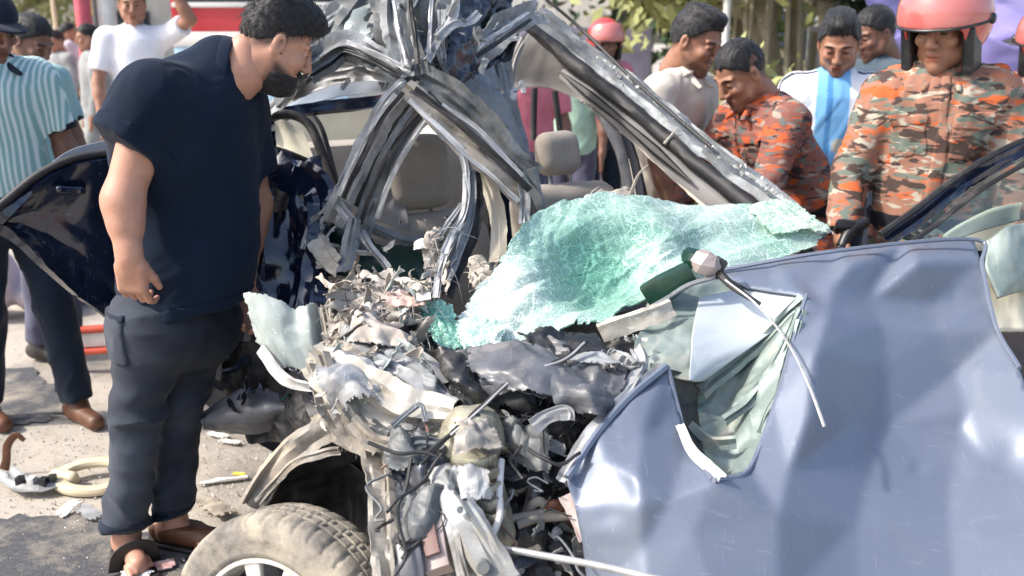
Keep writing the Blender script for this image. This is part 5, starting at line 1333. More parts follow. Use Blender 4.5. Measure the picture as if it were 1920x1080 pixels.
cloth_rag('airbag_rag', [[(640, 520, 0.04), (690, 502, 0.05), (740, 515, 0.06), (780, 535, 0.06)], [(625, 560, 0), (680, 545, -0.03), (735, 545, -0.02), (785, 560, 0.02)], [(615, 600, 0), (670, 590, -0.04), (730, 585, -0.03), (780, 590, 0.0)]], 'airbag_cloth', 401)
cloth_rag('padding', [[(612, 590, 0.02), (670, 585, 0), (730, 585, 0), (790, 600, 0.03)], [(610, 640, 0), (670, 630, -0.04), (730, 630, -0.03), (800, 640, 0.01)], [(620, 690, 0), (680, 680, -0.03), (740, 680, -0.02), (810, 690, 0.02)]], 'fibre', 402)
cloth_rag('padding', [[(660, 560, 0), (720, 560, 0), (780, 580, 0)], [(650, 610, -0.04), (710, 610, -0.05), (770, 625, -0.02)], [(640, 650, -0.02), (700, 655, -0.04), (760, 665, -0.01)]], 'airbag_cloth', 403, -0.04)
cloth_rag('padding', [[(720, 545, 0), (760, 545, 0), (800, 552, 0)], [(725, 570, -0.03), (765, 572, -0.03), (800, 570, -0.01)]], 'pink_foam', 404, -0.05, 0.018)
cloth_rag('torn_foil', [[(640, 640, 0), (700, 640, 0), (770, 650, 0)], [(650, 670, -0.03), (710, 672, -0.04), (780, 685, -0.02)], [(680, 700, -0.02), (740, 705, -0.03), (800, 715, -0.01)]], 'silver_steel', 405, -0.05)
sheet('airbag_label', gg_([[(780, 545), (806, 542)], [(782, 562, -0.02), (808, 560, -0.02)]], -0.07), M['white_plastic'], CAR, 8, 8, amp=0.004, scale=20)
cloth_rag('wiring_box', [[(800, 432, 0), (822, 426, 0), (842, 436, 0)], [(790, 470, -0.03), (815, 468, -0.04), (845, 474, -0.01)], [(800, 520, -0.02), (825, 515, -0.03), (846, 520, 0)]], 'airbag_cloth', 411, 0.22, 0.02, 18)
cloth_rag('lamp_cover', [[(776, 452, 0), (794, 446, 0), (806, 456, 0)], [(774, 470, -0.02), (792, 468, -0.03), (808, 472, -0.01)]], 'white_plastic', 412, 0.20, 0.008, 18)
cloth_rag('torn_foil', [[(880, 492, 0), (905, 484, 0), (930, 496, 0)], [(876, 515, -0.02), (905, 512, -0.03), (935, 520, -0.01)], [(885, 545, 0), (905, 545, -0.02), (930, 548, 0)]], 'fibre', 413, 0.10, 0.02, 18)
cloth_rag('lock_unit', [[(594, 455, 0), (616, 452, 0), (640, 465, 0)], [(592, 480, -0.02), (616, 480, -0.03), (640, 488, -0.01)], [(600, 508, 0), (618, 508, -0.02), (636, 510, 0)]], 'cream_metal', 414, 0.32, 0.02, 18)
def fibres(name, n, box, d, L, r, mat, seed, droop=0.3, dirb=None):
    rs = np.random.RandomState(seed); parts = []
    for k in range(n):
        u, v = rs.uniform(box[0], box[2]), rs.uniform(box[1], box[3])
        p = P(u, v, Yp(v) + d + rs.uniform(-0.03, 0.03)); a = nrm(rs.normal(size=3) if dirb is None else np.array(dirb) + rs.normal(size=3) * 0.6)
        b = nrm(rs.normal(size=3)); l = L * rs.uniform(0.4, 1.2)
        t = np.linspace(0, 1, 6)[:, None]
        path = p + a * l * t + b * l * 0.4 * t ** 2 - np.array([0, 0, 1]) * droop * l * t ** 2
        parts.append(loft_vf(path, circ(r * rs.uniform(0.6, 1.4), 4), nrm(np.cross(a, b)), (1, 0.4)))
    V, Fs = join(parts); return tag(mesh(name, V, Fs, M[mat], CAR, True), kind='stuff')
fibres('loose_fibres', 150, (610, 530, 800, 690), -0.05, 0.07, 0.0016, 'fibre', 1, 0.7)
fibres('loose_fibres', 30, (600, 690, 700, 800), -0.04, 0.06, 0.0016, 'fibre', 2, 0.7)
fibres('loose_fibres', 40, (640, 560, 780, 680), -0.06, 0.07, 0.0016, 'rubber', 3, 0.7)
fibres('loose_fibres', 30, (800, 430, 850, 540), 0.18, 0.07, 0.002, 'silver_steel', 4, 0.7)
fibres('loose_fibres', 20, (880, 480, 960, 560), 0.08, 0.05, 0.002, 'fibre', 5, 0.7)
# scraps of shredded cloth and foil
rs = np.random.RandomState(321)
def scrap(u, v, d, s, mat, name='shredded_scrap'):
    c = P(u, v, Yp(v) + d); a = nrm(rs.normal(size=3) * 0.7 + np.array([0.6, -0.3, 0.5])); b = nrm(np.cross(a, rs.normal(size=3) + np.array([0, -1.0, 0.5])))
    g = [[c + a * s * x + b * s * 0.17 * y + nrm(np.cross(a, b)) * s * 0.3 * math.sin(2.2 * x + y) for y in (-1, 0, 1)] for x in (-1, -0.3, 0.4, 1)]
    sheet(name, g, M[mat], CAR, 12, 8, amp=s * 0.16, scale=1.6 / s, seed=rs.randint(999), thick=0.002, torn=0.07, octs=2)
for k in range(60):
    u, v = rs.uniform(606, 800), rs.uniform(510, 690)
    scrap(u, v, rs.uniform(-0.085, -0.03), rs.uniform(0.025, 0.075), ['fibre', 'airbag_cloth', 'dusty_steel', 'airbag_cloth', 'sage_plastic', 'dusty_steel', 'black_plastic'][rs.randint(7)])
for k in range(12): scrap(rs.uniform(600, 700), rs.uniform(690, 800), rs.uniform(-0.13, -0.08), rs.uniform(0.015, 0.035), ['fibre', 'airbag_cloth', 'cream_metal', 'dusty_steel'][rs.randint(4)])
for k in range(14): scrap(rs.uniform(800, 850), rs.uniform(430, 540), 0.16, rs.uniform(0.012, 0.03), ['fibre', 'airbag_cloth', 'silver_steel'][rs.randint(3)])
for k in range(14): scrap(rs.uniform(885, 960), rs.uniform(485, 560), 0.07, rs.uniform(0.012, 0.025), ['fibre', 'cream_metal', 'black_plastic'][rs.randint(3)])
for k in range(16): scrap(rs.uniform(590, 640), rs.uniform(455, 505), 0.30, rs.uniform(0.012, 0.03), ['cream_metal', 'silver_steel', 'fibre'][rs.randint(3)])
# front cross members
def tray(rows, mat, seed, d=-0.06, amp=0.028, name='crumpled_tray', n=36, scale=11, torn=0.04): return sheet(name, gg_(rows, d), M[mat], CAR, n, n, amp=amp, scale=scale, seed=seed, thick=0.003, torn=torn, octs=3, rough=0.5, smooth=18)

strip('cross_member', pp_([(584, 668), (640, 712), (700, 752), (770, 782), (846, 798)], -0.07), 0.115, 0.045, M['cream_metal'], CAR, 3, 60, (0, -1, 0.5), bump=0.012, bs=6, sc=(0.6, 1, 1.1, 1, 0.8), seed=202, kink=0.8)
strip('cross_member', pp_([(590, 690), (650, 745), (710, 782), (780, 806), (850, 812)], -0.04), 0.07, 0.04, M['dusty_steel'], CAR, 2, 60, (0, -0.4, 1), bump=0.010, seed=203)
strip('bumper_beam', pp_([(632, 650), (700, 684), (770, 728), (838, 776)], -0.06), 0.075, 0.035, M['silver_steel'], CAR, 2, 50, (0, -1, 0.6), bump=0.010, bs=6, seed=204, kink=0.8)
strip('bumper_beam', pp_([(650, 680), (710, 712), (780, 756), (846, 790)], -0.05), 0.04, 0.03, M['dark_steel'], CAR, 1, 50, (0, -1, 0.6), seed=205)
tray([[(600, 660, 0), (640, 640, 0), (700, 650, 0)], [(600, 720, -0.03), (650, 700, -0.05), (710, 700, -0.03)], [(620, 780, -0.02), (670, 760, -0.05), (730, 760, -0.03)]], 'silver_steel', 206, d=-0.06, amp=0.03, scale=10, torn=0.07)
tray([[(700, 660, 0), (750, 650, 0), (800, 670, 0)], [(720, 700, -0.03), (770, 700, -0.04), (820, 720, -0.02)], [(760, 740, -0.02), (800, 750, -0.03), (840, 760, -0.01)]], 'grey_steel', 207, d=-0.05, amp=0.028, scale=11, torn=0.07)
strip('beam_cover', pp_([(640, 640), (690, 640), (740, 660), (790, 690), (820, 730)], -0.06), 0.07, 0.02, M['silver_steel'], CAR, 1, 36, bump=0.01, bs=6, seed=5)
strip('bracket', pp_([(800, 700), (830, 740), (850, 780), (870, 800)], -0.04), 0.04, 0.02, M['grey_steel'], CAR, 2, 24, bump=0.006, seed=6)
strip('bracket', pp_([(735, 800), (770, 770), (790, 760), (800, 790)], -0.11), 0.012, 0.006, M['grey_steel'], CAR, 1, 30, seed=7)
strip('mudguard', pp_([(605, 690), (620, 745), (650, 800), (700, 838)], -0.07), 0.07, 0.03, M['muddy_steel'], CAR, 2, 36, bump=0.012, bs=6, seed=8)
strip('mudguard', pp_([(660, 790), (690, 822), (730, 838), (770, 834)], -0.10), 0.035, 0.02, M['muddy_steel'], CAR, 1, 30, bump=0.006, seed=9)
# crumpled black trays
tray([[(848, 664, 0.03), (920, 640, 0.02), (1000, 628, 0.04), (1060, 640, 0.02)], [(852, 700, 0), (930, 692, -0.02), (1010, 684, 0), (1080, 690, 0.02)], [(886, 740, -0.02), (960, 742, -0.05), (1030, 746, -0.04), (1100, 752, 0)]], 'grey_plastic', 91)
tray([[(960, 634, 0.06), (1040, 614, 0.06), (1118, 622, 0.08), (1180, 662, 0.08)], [(1000, 660, 0.02), (1060, 650, 0.02), (1130, 660, 0.04), (1190, 700, 0.06)], [(1010, 690, 0), (1080, 694, 0), (1150, 705, 0.02), (1200, 730, 0.04)]], 'black_plastic', 92, d=-0.07)
tray([[(1040, 690, 0.02), (1110, 670, 0.02), (1180, 690, 0.03)], [(1030, 730, -0.04), (1110, 730, -0.06), (1170, 740, -0.01)], [(1050, 780, 0), (1110, 780, -0.03), (1140, 790, 0)]], 'grey_plastic', 93, d=-0.09)
tray([[(780, 655, 0.05), (820, 660, 0.05), (860, 690, 0.06)], [(790, 700, 0.05), (840, 720, 0.05), (890, 740, 0.06)], [(830, 770, 0.02), (880, 770, 0.04), (920, 780, 0.05)]], 'black_plastic', 94)
tray([[(1000, 740, 0.06), (1090, 745, 0.05), (1160, 760, 0.06)], [(980, 800, 0.06), (1060, 810, 0.08), (1110, 820, 0.08)], [(960, 860, 0.06), (1020, 870, 0.08), (1060, 880, 0.08)]], 'black_plastic', 95)
tray([[(1060, 660, -0.02), (1120, 650, 0), (1190, 690, 0)], [(1130, 690, -0.03), (1180, 690, -0.01), (1215, 690, 0.03)]], 'silver_steel', 96, d=-0.10, amp=0.018, n=24)
tray([[(790, 640, 0), (830, 650, 0), (870, 660, 0.02)], [(800, 690, 0), (850, 710, -0.02), (900, 720, 0)], [(840, 760, 0), (900, 770, -0.01), (950, 775, 0)]], 'black_plastic', 101, d=-0.07)
tray([[(870, 650, 0), (960, 640, 0), (1040, 650, 0)], [(880, 690, -0.03), (980, 690, -0.05), (1070, 700, -0.02)], [(930, 730, -0.02), (1000, 738, -0.05), (1090, 748, -0.02)]], 'grey_plastic', 102, d=-0.10, scale=7, amp=0.02)
tray([[(940, 760, 0.02), (1010, 765, 0), (1100, 775, 0.02)], [(930, 830, 0.02), (1000, 840, 0.02), (1080, 850, 0.04)], [(940, 900, 0.03), (1000, 910, 0.03), (1060, 920, 0.04)]], 'black_plastic', 103, d=-0.02, scale=8)
tray([[(930, 960, 0), (1000, 965, 0), (1070, 960, 0.02)], [(920, 1030, 0), (1000, 1030, 0), (1085, 1030, 0.02)], [(930, 1120, 0), (1010, 1120, 0), (1100, 1120, 0.02)]], 'black_plastic', 104, d=0.02, scale=8)
strip('bracket', pp_([(1186, 650), (1200, 690), (1186, 720), (1160, 760)], -0.08), 0.03, 0.02, M['silver_steel'], CAR, 1, 24, bump=0.012, bs=9, seed=12)
strip('bracket', pp_([(1000, 800), (1030, 780), (1060, 775), (1062, 790)], -0.12), 0.03, 0.008, M['silver_steel'], CAR, 1, 20, seed=13)
tray([[(690, 770, 0), (740, 780, 0), (800, 800, 0)], [(700, 830, 0), (750, 830, -0.03), (810, 840, 0)], [(720, 890, 0), (760, 880, -0.03), (810, 880, 0)]], 'scorched_steel', 301, d=-0.07, amp=0.03, scale=11, torn=0.08)
tray([[(940, 770, 0), (980, 790, 0), (1020, 800, 0.02)], [(940, 820, -0.02), (980, 830, -0.03), (1030, 840, 0)], [(950, 880, 0), (990, 880, -0.02), (1040, 890, 0)]], 'scorched_steel', 302, d=-0.05, amp=0.03, scale=12, torn=0.08)
tray([[(760, 880, 0), (800, 880, 0), (840, 890, 0)], [(750, 950, -0.02), (790, 950, -0.04), (830, 950, -0.02)], [(745, 1030, 0), (780, 1030, -0.02), (815, 1030, 0)]], 'scorched_steel', 303, d=-0.07, amp=0.03, scale=11, torn=0.08)
tray([[(850, 880, 0), (880, 870, 0), (915, 880, 0)], [(862, 930, -0.02), (892, 930, -0.02), (930, 930, 0)]], 'silver_steel', 304, d=-0.14, amp=0.02, scale=14, torn=0.08, n=24)
tray([[(845, 775, 0), (885, 765, 0), (930, 780, 0.01)], [(850, 815, -0.02), (890, 812, -0.03), (940, 820, 0)], [(865, 850, 0), (895, 848, -0.02), (940, 852, 0)]], 'dusty_steel', 305, d=-0.15, amp=0.024, scale=13, torn=0.09, n=30)
# gearbox casting
gb = sdf_obj('gearbox', P(905, 900, 2.02), 0.36, 0.011, lambda S: (
    S.ell(P(885, 812, 2.08), (0.075, 0.07, 0.065), k=0), S.cap(P(880, 850, 2.05), P(925, 1000, 1.95), 0.062, 0.050, k=0.03), S.cap(P(960, 830, 2.12), P(985, 850, 2.12), 0.035, k=0.02),
    S.cap(P(930, 790, 2.16), P(990, 830, 2.15), 0.03, k=0.02), S.box(P(890, 860, 2.0), (0.05, 0.03, 0.012), rad=0.006, k=0.006), S.box(P(893, 880, 1.99), (0.05, 0.03, 0.010), rad=0.006, k=0.006), S.box(P(897, 902, 1.985), (0.045, 0.03, 0.010), rad=0.006, k=0.006),
    S.cap(P(840, 830, 2.08), P(850, 850, 2.06), 0.03, k=0.02)), 'alloy_cast', CAR, lambda X: 0.005 * wob(X, 11, 3) + 0.006 * np.abs(wob(X * np.array([1, 1, 2.2]), 13, 4)))
for q in range(5):
    a0, a1 = P(868 + 10 * q, 868 + 26 * q, 1.975 - 0.018 * q), P(930 + 4 * q, 858 + 26 * q, 1.985 - 0.018 * q)
    V, Fs = loft_vf([a0, (a0 + a1) / 2 + np.array([0, -0.02, 0]), a1], rbox(0.008, 0.022, 0.2), (0, 0, 1), None, None, 10); mesh('cooling_rib', V, Fs, M['alloy_cast'], gb, 30)
gb.data.set_sharp_from_angle(angle=math.radians(14))
for u, v in ((880, 905), (905, 960), (935, 862)):
    V, Fs = lathe_vf([(0, 0.010), (0.008, 0.010), (0.009, 0)], P(u, v, Yp(v) - 0.07), (0.1, -0.9, 0.3), 6); mesh('bolt', V, Fs, M['dark_steel'], gb, 40)
tube('hose', pp_([(940, 862), (936, 920), (936, 970), (918, 1012)], -0.10), 0.008, M['white_plastic'], CAR, 24, 8)
strip('chassis_cover', pp_([(830, 884), (856, 935), (896, 1005), (950, 1095)], -0.135), 0.06, 0.012, M['grey_steel'], CAR, 2, 40, (0, -1, 0.3), seed=33)
beam('chassis_leg', pp_([(826, 880), (848, 930), (886, 1000), (940, 1090), (970, 1150)], -0.10), 0.075, 0.055, M['silver_steel'], CAR, 40, (0, -1, 0.3), bump=0.008, bs=7, b=0.25, sc=(0.7, 0.95, 1, 1.05, 1), seed=3)
strip('bracket', pp_([(822, 900), (836, 960), (850, 1010), (872, 1090)], -0.11), 0.022, 0.015, M['silver_steel'], CAR, 1, 30, seed=14)
for u, v, r in ((846, 912, 0.007), (905, 1062, 0.013), (862, 956, 0.006)):
    V, Fs = lathe_vf([(0, 0.012), (r, 0.012), (r * 1.2, 0.004), (r * 1.25, -0.004)], P(u, v, Yp(v) - 0.145), (0.1, -0.95, 0.3), 12); mesh('bolt', V, Fs, M['grey_steel'], CAR, 40)
strip('strut_tower', pp_([(708, 845), (714, 910), (716, 980), (726, 1040), (740, 1140)], -0.05), 0.060, 0.03, M['dusty_steel'], CAR, 2, 40, bump=0.008, bs=7, seed=5)
tray([[(716, 830, 0), (760, 830, 0), (800, 850, 0.02)], [(736, 930, -0.02), (770, 930, -0.04), (800, 920, 0)], [(740, 1010, -0.03), (770, 1020, -0.05), (800, 1010, 0)], [(730, 1100, 0), (770, 1100, -0.03), (800, 1100, 0)]], 'dark_steel', 97, d=-0.05, amp=0.022, scale=12)
V, Fs = loft_vf(pp_([(800, 948), (812, 1000), (826, 1070)], -0.08), rbox(0.062, 0.05, 0.15), (0, -1, 0.3), (1, 0.95, 0.9), None, 14, 0.006, 8); mesh('battery_case', V, Fs, M['pinkish_plastic'], CAR, 30)
V, Fs = loft_vf(pp_([(796, 968), (805, 1000), (815, 1040)], -0.107), rbox(0.034, 0.012, 0.2), (0, -1, 0.3), None, None, 14, 0.005, 8); mesh('battery_label', V, Fs, M['rust_pink'], CAR, 30)
beam('bracket', pp_([(764, 1020), (770, 1060), (782, 1130)], -0.10), 0.05, 0.02, M['grey_plastic'], CAR, 12, (0, -1, 0.3), b=0.3)
sdf_obj('engine_mount', P(800, 890, 1.98), 0.16, 0.005, lambda S: (S.ell(P(800, 868, 2.02), (0.05, 0.04, 0.03), k=0), S.cap(P(776, 905, 2.0), P(826, 880, 2.0), 0.022, k=0.02), S.cap(P(800, 900, 1.98), P(806, 940, 1.97), 0.025, 0.018, k=0.02), S.ell(P(812, 905, 1.95), (0.016, 0.03, 0.016), k=0.004, op='-')), 'dark_steel', CAR, lambda X: 0.006 * wob(X, 16, 2))
strip('bracket', pp_([(752, 838), (790, 828), (830, 834), (826, 846)], -0.10), 0.022, 0.012, M['grey_steel'], CAR, 1, 20, seed=15)
for i, l in enumerate((
        [(1100, 640), (1060, 672), (975, 702), (905, 762), (850, 810), (800, 850)], [(830, 850), (790, 905), (755, 930), (725, 960)], [(770, 860), (760, 920), (745, 960), (760, 1040), (740, 1080)], [(690, 830), (745, 850), (790, 848), (830, 860)],
        [(900, 780), (870, 790), (830, 830), (790, 870)], [(990, 840), (1020, 860), (1050, 870), (1090, 850)])):
    tube('cable', pp_(l, -0.13), 0.0042 if i else 0.006, M['wire_black'], CAR, 40, 6, None, 0.003, 10, i)
rs = np.random.RandomState(55)
for k in range(26):
    u, v = rs.uniform(720, 1060), rs.uniform(760, 1020); L_ = [(u, v)]
    for q in range(4): L_.append((L_[-1][0] + rs.uniform(-45, 45), L_[-1][1] + rs.uniform(-10, 45)))
    tube('cable', pp_(L_, rs.uniform(-0.12, -0.05)), rs.uniform(0.0018, 0.004), M[['wire_black', 'wire_black', 'grey_steel', 'rust_pink', 'rubber'][rs.randint(5)]], CAR, 24, 5, None, 0.004, 10, k)
tube('cable', pp_([(1096, 642), (1056, 675), (970, 706), (900, 768), (845, 816)], -0.138), 0.003, M['wire_pale'], CAR, 40, 5)
for i, (u, v) in enumerate(((1010, 985), (1040, 990), (1062, 985), (1085, 985))):
    t = np.linspace(0, 2 * math.pi, 22); q = [P(u + 20 * math.cos(a), v + 45 * math.sin(a), Yp(v) + 0.05 + 0.02 * math.sin(a)) for a in t]
    tube('radiator_hose', q, 0.011, M['brown_leather' if i % 2 else 'dusty_steel'], CAR, 40, 8)
for i, l in enumerate(([(960, 972), (1000, 965), (1040, 955), (1075, 935)], [(970, 985), (1010, 972), (1060, 968), (1080, 960)])):
    tube('pipe', pp_(l, 0.0), 0.010, M['dusty_steel'], CAR, 24, 8)
strip('torn_edge', pp_([(1058, 925), (1072, 955), (1086, 985), (1098, 1015)], -0.05), 0.028, 0.006, M['pinkish_plastic'], CAR, 1, 16, seed=18)
tube('push_rod', [P(908, 1022, 1.86), P(1010, 1040, 1.80), P(1120, 1060, 1.74), P(1250, 1090, 1.68)], 0.0075, M['wire_pale'], CAR, 20, 8)
for i, (u, v, w_, h_, m_) in enumerate(((980, 905, 0.06, 0.05, 'dark_steel'), (1030, 900, 0.05, 0.04, 'black_plastic'), (995, 955, 0.07, 0.03, 'grey_plastic'), (965, 1065, 0.05, 0.05, 'dark_steel'), (1045, 1060, 0.06, 0.05, 'black_plastic'), (1010, 860, 0.05, 0.03, 'grey_plastic'))):
    c_ = P(u, v, Yp(v) + 0.05); rs = np.random.RandomState(i); a_ = nrm(rs.normal(size=(3, 3))); b_ = nrm(np.cross(a_[0], a_[1]))
    V, Fs = loft_vf([c_ - a_[0] * w_, c_, c_ + a_[0] * w_ * 0.9 + b_ * 0.01], rbox(h_, h_ * 0.7, 0.2), b_, (0.8, 1, 0.7), None, 14, 0.006, 9, i); fo = mesh('engine_fitting', V, Fs, M[m_], CAR, 30)
    for q in (-0.5, 0.3): V, Fs = lathe_vf([(0, 0.008), (0.007, 0.008), (0.009, 0)], c_ + a_[0] * w_ * q + np.array([0, -h_ * 0.6, 0.01]), (0.1, -1, 0.3), 6); mesh('bolt', V, Fs, M['grey_steel'], fo, 30)
# jagged shards wedged through the pile
rs = np.random.RandomState(123)
def shard(u, v, d, s, mat, name='metal_shard'):
    c = P(u, v, Yp(v) + d); a = nrm(rs.normal(size=3)); b = nrm(np.cross(a, rs.normal(size=3)))
    g = [[c + a * s * x * (1.2 - 0.5 * abs(y)) + b * s * 0.55 * y for y in (-1, -0.2, 0.6)] for x in (-1, -0.3, 0.4, 1)]
    sheet(name, g, M[mat], CAR, 10, 9, amp=s * 0.22, scale=1.1 / s, seed=rs.randint(999), thick=0.002, torn=0.05)
SH = ['silver_steel', 'grey_steel', 'scorched_steel', 'black_plastic', 'dark_steel', 'grey_plastic', 'cream_metal', 'black_plastic']
for k in range(120):
    u, v = rs.uniform(700, 1090), rs.uniform(690, 1060)
    if 860 < u < 960 and v > 800 and rs.rand() < 0.7: continue
    shard(u, v, rs.uniform(-0.05, 0.06), rs.uniform(0.015, 0.045), SH[rs.randint(len(SH))])
for k in range(26): shard(rs.uniform(590, 860), rs.uniform(400, 560), rs.uniform(0.18, 0.34), rs.uniform(0.012, 0.03), SH[rs.randint(3)])
for k in range(20): shard(rs.uniform(1120, 1240), rs.uniform(630, 720), rs.uniform(-0.08, 0.0), rs.uniform(0.01, 0.022), ['silver_steel', 'hood_inner', 'white_plastic'][k % 3])
for k in range(30): shard(rs.uniform(600, 1000), rs.uniform(0, 180), 0.35 + rs.uniform(0, 0.3), rs.uniform(0.012, 0.035), SH[rs.randint(2)])

# --- wheel arch and front wheel
sheet('wheel_arch_liner', [[P(u, v, y) for (u, v, y) in r] for r in ([(486, 950, 2.26), (530, 880, 2.26), (590, 840, 2.26), (650, 832, 2.24), (706, 850, 2.2)], [(500, 985, 2.34), (545, 940, 2.36), (600, 910, 2.36), (660, 900, 2.34), (708, 910, 2.26)], [(520, 1050, 2.3), (560, 1020, 2.34), (620, 1000, 2.36), (670, 1000, 2.34), (706, 1000, 2.26)], [(560, 1120, 2.2), (600, 1110, 2.2), (640, 1100, 2.2), (680, 1100, 2.2), (706, 1100, 2.16)])], M['black_plastic'], CAR, 40, 50, amp=0.012, scale=7, seed=61, thick=0.006)
strip('wheel_arch_lip', [P(474, 952, 2.22), P(510, 895, 2.22), P(560, 842, 2.22), P(615, 806, 2.2), P(660, 820, 2.17), P(704, 846, 2.13)], 0.055, 0.018, M['muddy_steel'], CAR, 2, 50, (0, -1, 0.5), bump=0.006, bs=7, seed=4)
strip('wheel_arch_lip', [P(484, 940, 2.2), P(540, 880, 2.2), P(600, 852, 2.19), P(640, 846, 2.18)], 0.02, 0.008, M['muddy_steel'], CAR, 1, 30, (0, -1, 0.5), bump=0.005, seed=5)
sheet('wing_remnant', [[P(u, v, y) for (u, v, y) in r] for r in ([(600, 690, 2.34), (650, 720, 2.3), (690, 770, 2.24)], [(590, 770, 2.28), (640, 790, 2.24), (700, 810, 2.17)], [(530, 866, 2.25), (600, 822, 2.22), (690, 836, 2.14)])], M['muddy_steel'], CAR, 40, 40, amp=0.02, scale=10, seed=62, thick=0.003, torn=0.03)
WC = np.array([-0.515, 1.995, 0.28]); WN = nrm([-0.40, -0.89, 0.20])
def wheel():
    k = 360
    prof = [(0.195, 0.080), (0.203, 0.096), (0.212, 0.101), (0.216, 0.1035), (0.222, 0.1035), (0.226, 0.102), (0.245, 0.1055), (0.262, 0.1045), (0.268, 0.1020), (0.272, 0.1025), (0.284, 0.098), (0.290, 0.092), (0.2965, 0.084), (0.3015, 0.074), (0.3045, 0.062), (0.306, 0.048), (0.306, 0.038), (0.301, 0.036), (0.301, 0.031), (0.3065, 0.029), (0.307, 0.006), (0.302, 0.004), (0.302, -0.004)]
    prof = prof + [(r, -h) for r, h in prof[::-1][2:]]
    prof = [(r * 0.925, h * 0.88) for r, h in prof]
    V, Fs = lathe_vf(prof, WC, WN, k, closed=True)
    V = V.reshape(len(prof), k, 3)
    out = V - WC; ax_ = (out @ WN)[..., None] * WN; rad = nrm(out - ax_)
    j = np.arange(k)
    for i, (r, h) in enumerate(prof):
        if 0.267 <= r and abs(h) > 0.040:
            V[i] -= rad[i] * np.where(((j + int(abs(h) * 40)) % 9) < 2, 0.004, 0.0)[:, None]
        elif r > 0.282: V[i] -= rad[i] * np.where(((j + int(h * 300)) % 9) < 1, 0.005, 0.0)[:, None]
    w_ = mesh('front_wheel', V.reshape(-1, 3), Fs, M['tyre_rubber'], CAR, 40)
    V, Fs = lathe_vf([(0.190, 0.070), (0.190, 0.086), (0.180, 0.086), (0.172, 0.060), (0.168, 0.030), (0.165, -0.07), (0.188, -0.075)], WC, WN, 48, True); rim = mesh('rim', V, Fs, M['rim_alloy'], w_, 40)
    a = nrm(np.cross(WN, [0, 0, 1.0])); b = np.cross(WN, a)
    for q in range(10):
        t = 2 * math.pi * q / 10; d = a * math.cos(t) + b * math.sin(t); s_ = np.cross(WN, d)
        V, Fs = loft_vf([WC + d * 0.045 + WN * 0.070, WC + d * 0.11 + WN * 0.074, WC + d * 0.182 + WN * 0.070], rbox(0.040, 0.018, 0.35), WN, (0.75, 0.8, 1.2), None, 8); mesh('spoke', V, Fs, M['rim_alloy'], rim, 40)
    V, Fs = lathe_vf([(0.0, 0.088), (0.030, 0.087), (0.038, 0.080), (0.062, 0.076), (0.066, 0.05)], WC, WN, 24); mesh('hub_cap', V, Fs, M['rim_alloy'], rim, 40)
    V, Fs = lathe_vf([(0.0, 0.02), (0.165, 0.02), (0.168, 0.0)], WC, WN, 30); mesh('brake_disc', V, Fs, M['dark_steel'], w_, 40)
wheel()
# --- dark underside left of the pile
sheet('side_skirt', grd([[(372, 772, 2.92), (420, 740, 2.86), (470, 728, 2.82), (530, 740, 2.8)], [(378, 790, 2.85), (430, 780, 2.78), (480, 775, 2.75), (536, 770, 2.75)], [(392, 806, 2.88), (440, 812, 2.84), (490, 808, 2.82), (540, 790, 2.82)]]), M['grey_plastic'], CAR, 30, 30, amp=0.012, scale=8, seed=5, thick=0.006)
for k in range(16): shard(rs.uniform(400, 560), rs.uniform(660, 780), 0.45 + rs.uniform(0, 0.2), rs.uniform(0.02, 0.05), ['dark_steel', 'black_plastic', 'grey_plastic', 'dark_green_plastic'][k % 4])
sheet('under_shield', grd([[(430, 640, 3.0), (520, 650, 2.85), (600, 720, 2.6)], [(420, 740, 2.98), (520, 740, 2.8), (600, 790, 2.5)], [(470, 830, 2.88), (540, 830, 2.7), (580, 840, 2.5)]]), M['black_plastic'], CAR, 30, 30, amp=0.03, scale=7, seed=15, thick=0.006)  # black undertray; the wheel-well shadow is put into its colour too
# ---------------------------------------------------------------- people
def hand(S, w, d, pn, thumb, s=1.0, curl=0.5):
    """palm, four unequal fingers and a thumb; d along the hand, pn where the palm faces, thumb side direction"""
    d = nrm(d); pn = nrm(pn - (pn @ d) * d); sd = np.cross(d, pn)
    if sd @ thumb < 0: sd = -sd
    S.cap(w - d * 0.02 * s, w + d * 0.03 * s, 0.030 * s, 0.034 * s, k=0.02, flat=0.72, fax=pn)
    S.box(w + d * 0.058 * s, np.array([0.042, 0.041, 0.015]) * s, np.stack([d, sd, pn]), rad=0.013 * s, k=0.018)
    for i, (o, L) in enumerate(((0.031, 0.92), (0.011, 1.0), (-0.010, 0.95), (-0.030, 0.76))):
        p = w + (d * 0.094 + sd * o) * s
        a = curl * (0.8 + 0.14 * i)
        for j, l in enumerate((0.043, 0.028, 0.022)):
            an = a * (j + 1) * 0.85
            dd = d * math.cos(an) + pn * math.sin(an) + sd * (0.0 if i == 0 else -0.03 * (i - 1))
            q = p + nrm(dd) * l * L * s
            S.cap(p, q, (0.0100 - 0.0008 * j) * s, (0.0094 - 0.0010 * j) * s, k=0.004); p = q
    p = w + (d * 0.025 + sd * 0.030 + pn * 0.006) * s
    q = p + nrm(sd * 0.45 + d * 0.9 + pn * 0.35) * 0.045 * s
    S.cap(p, q, 0.014 * s, 0.0115 * s, k=0.012)
    S.cap(q, q + nrm(d + pn * 0.5 + sd * 0.15) * 0.034 * s, 0.0112 * s, 0.009 * s, k=0.005)

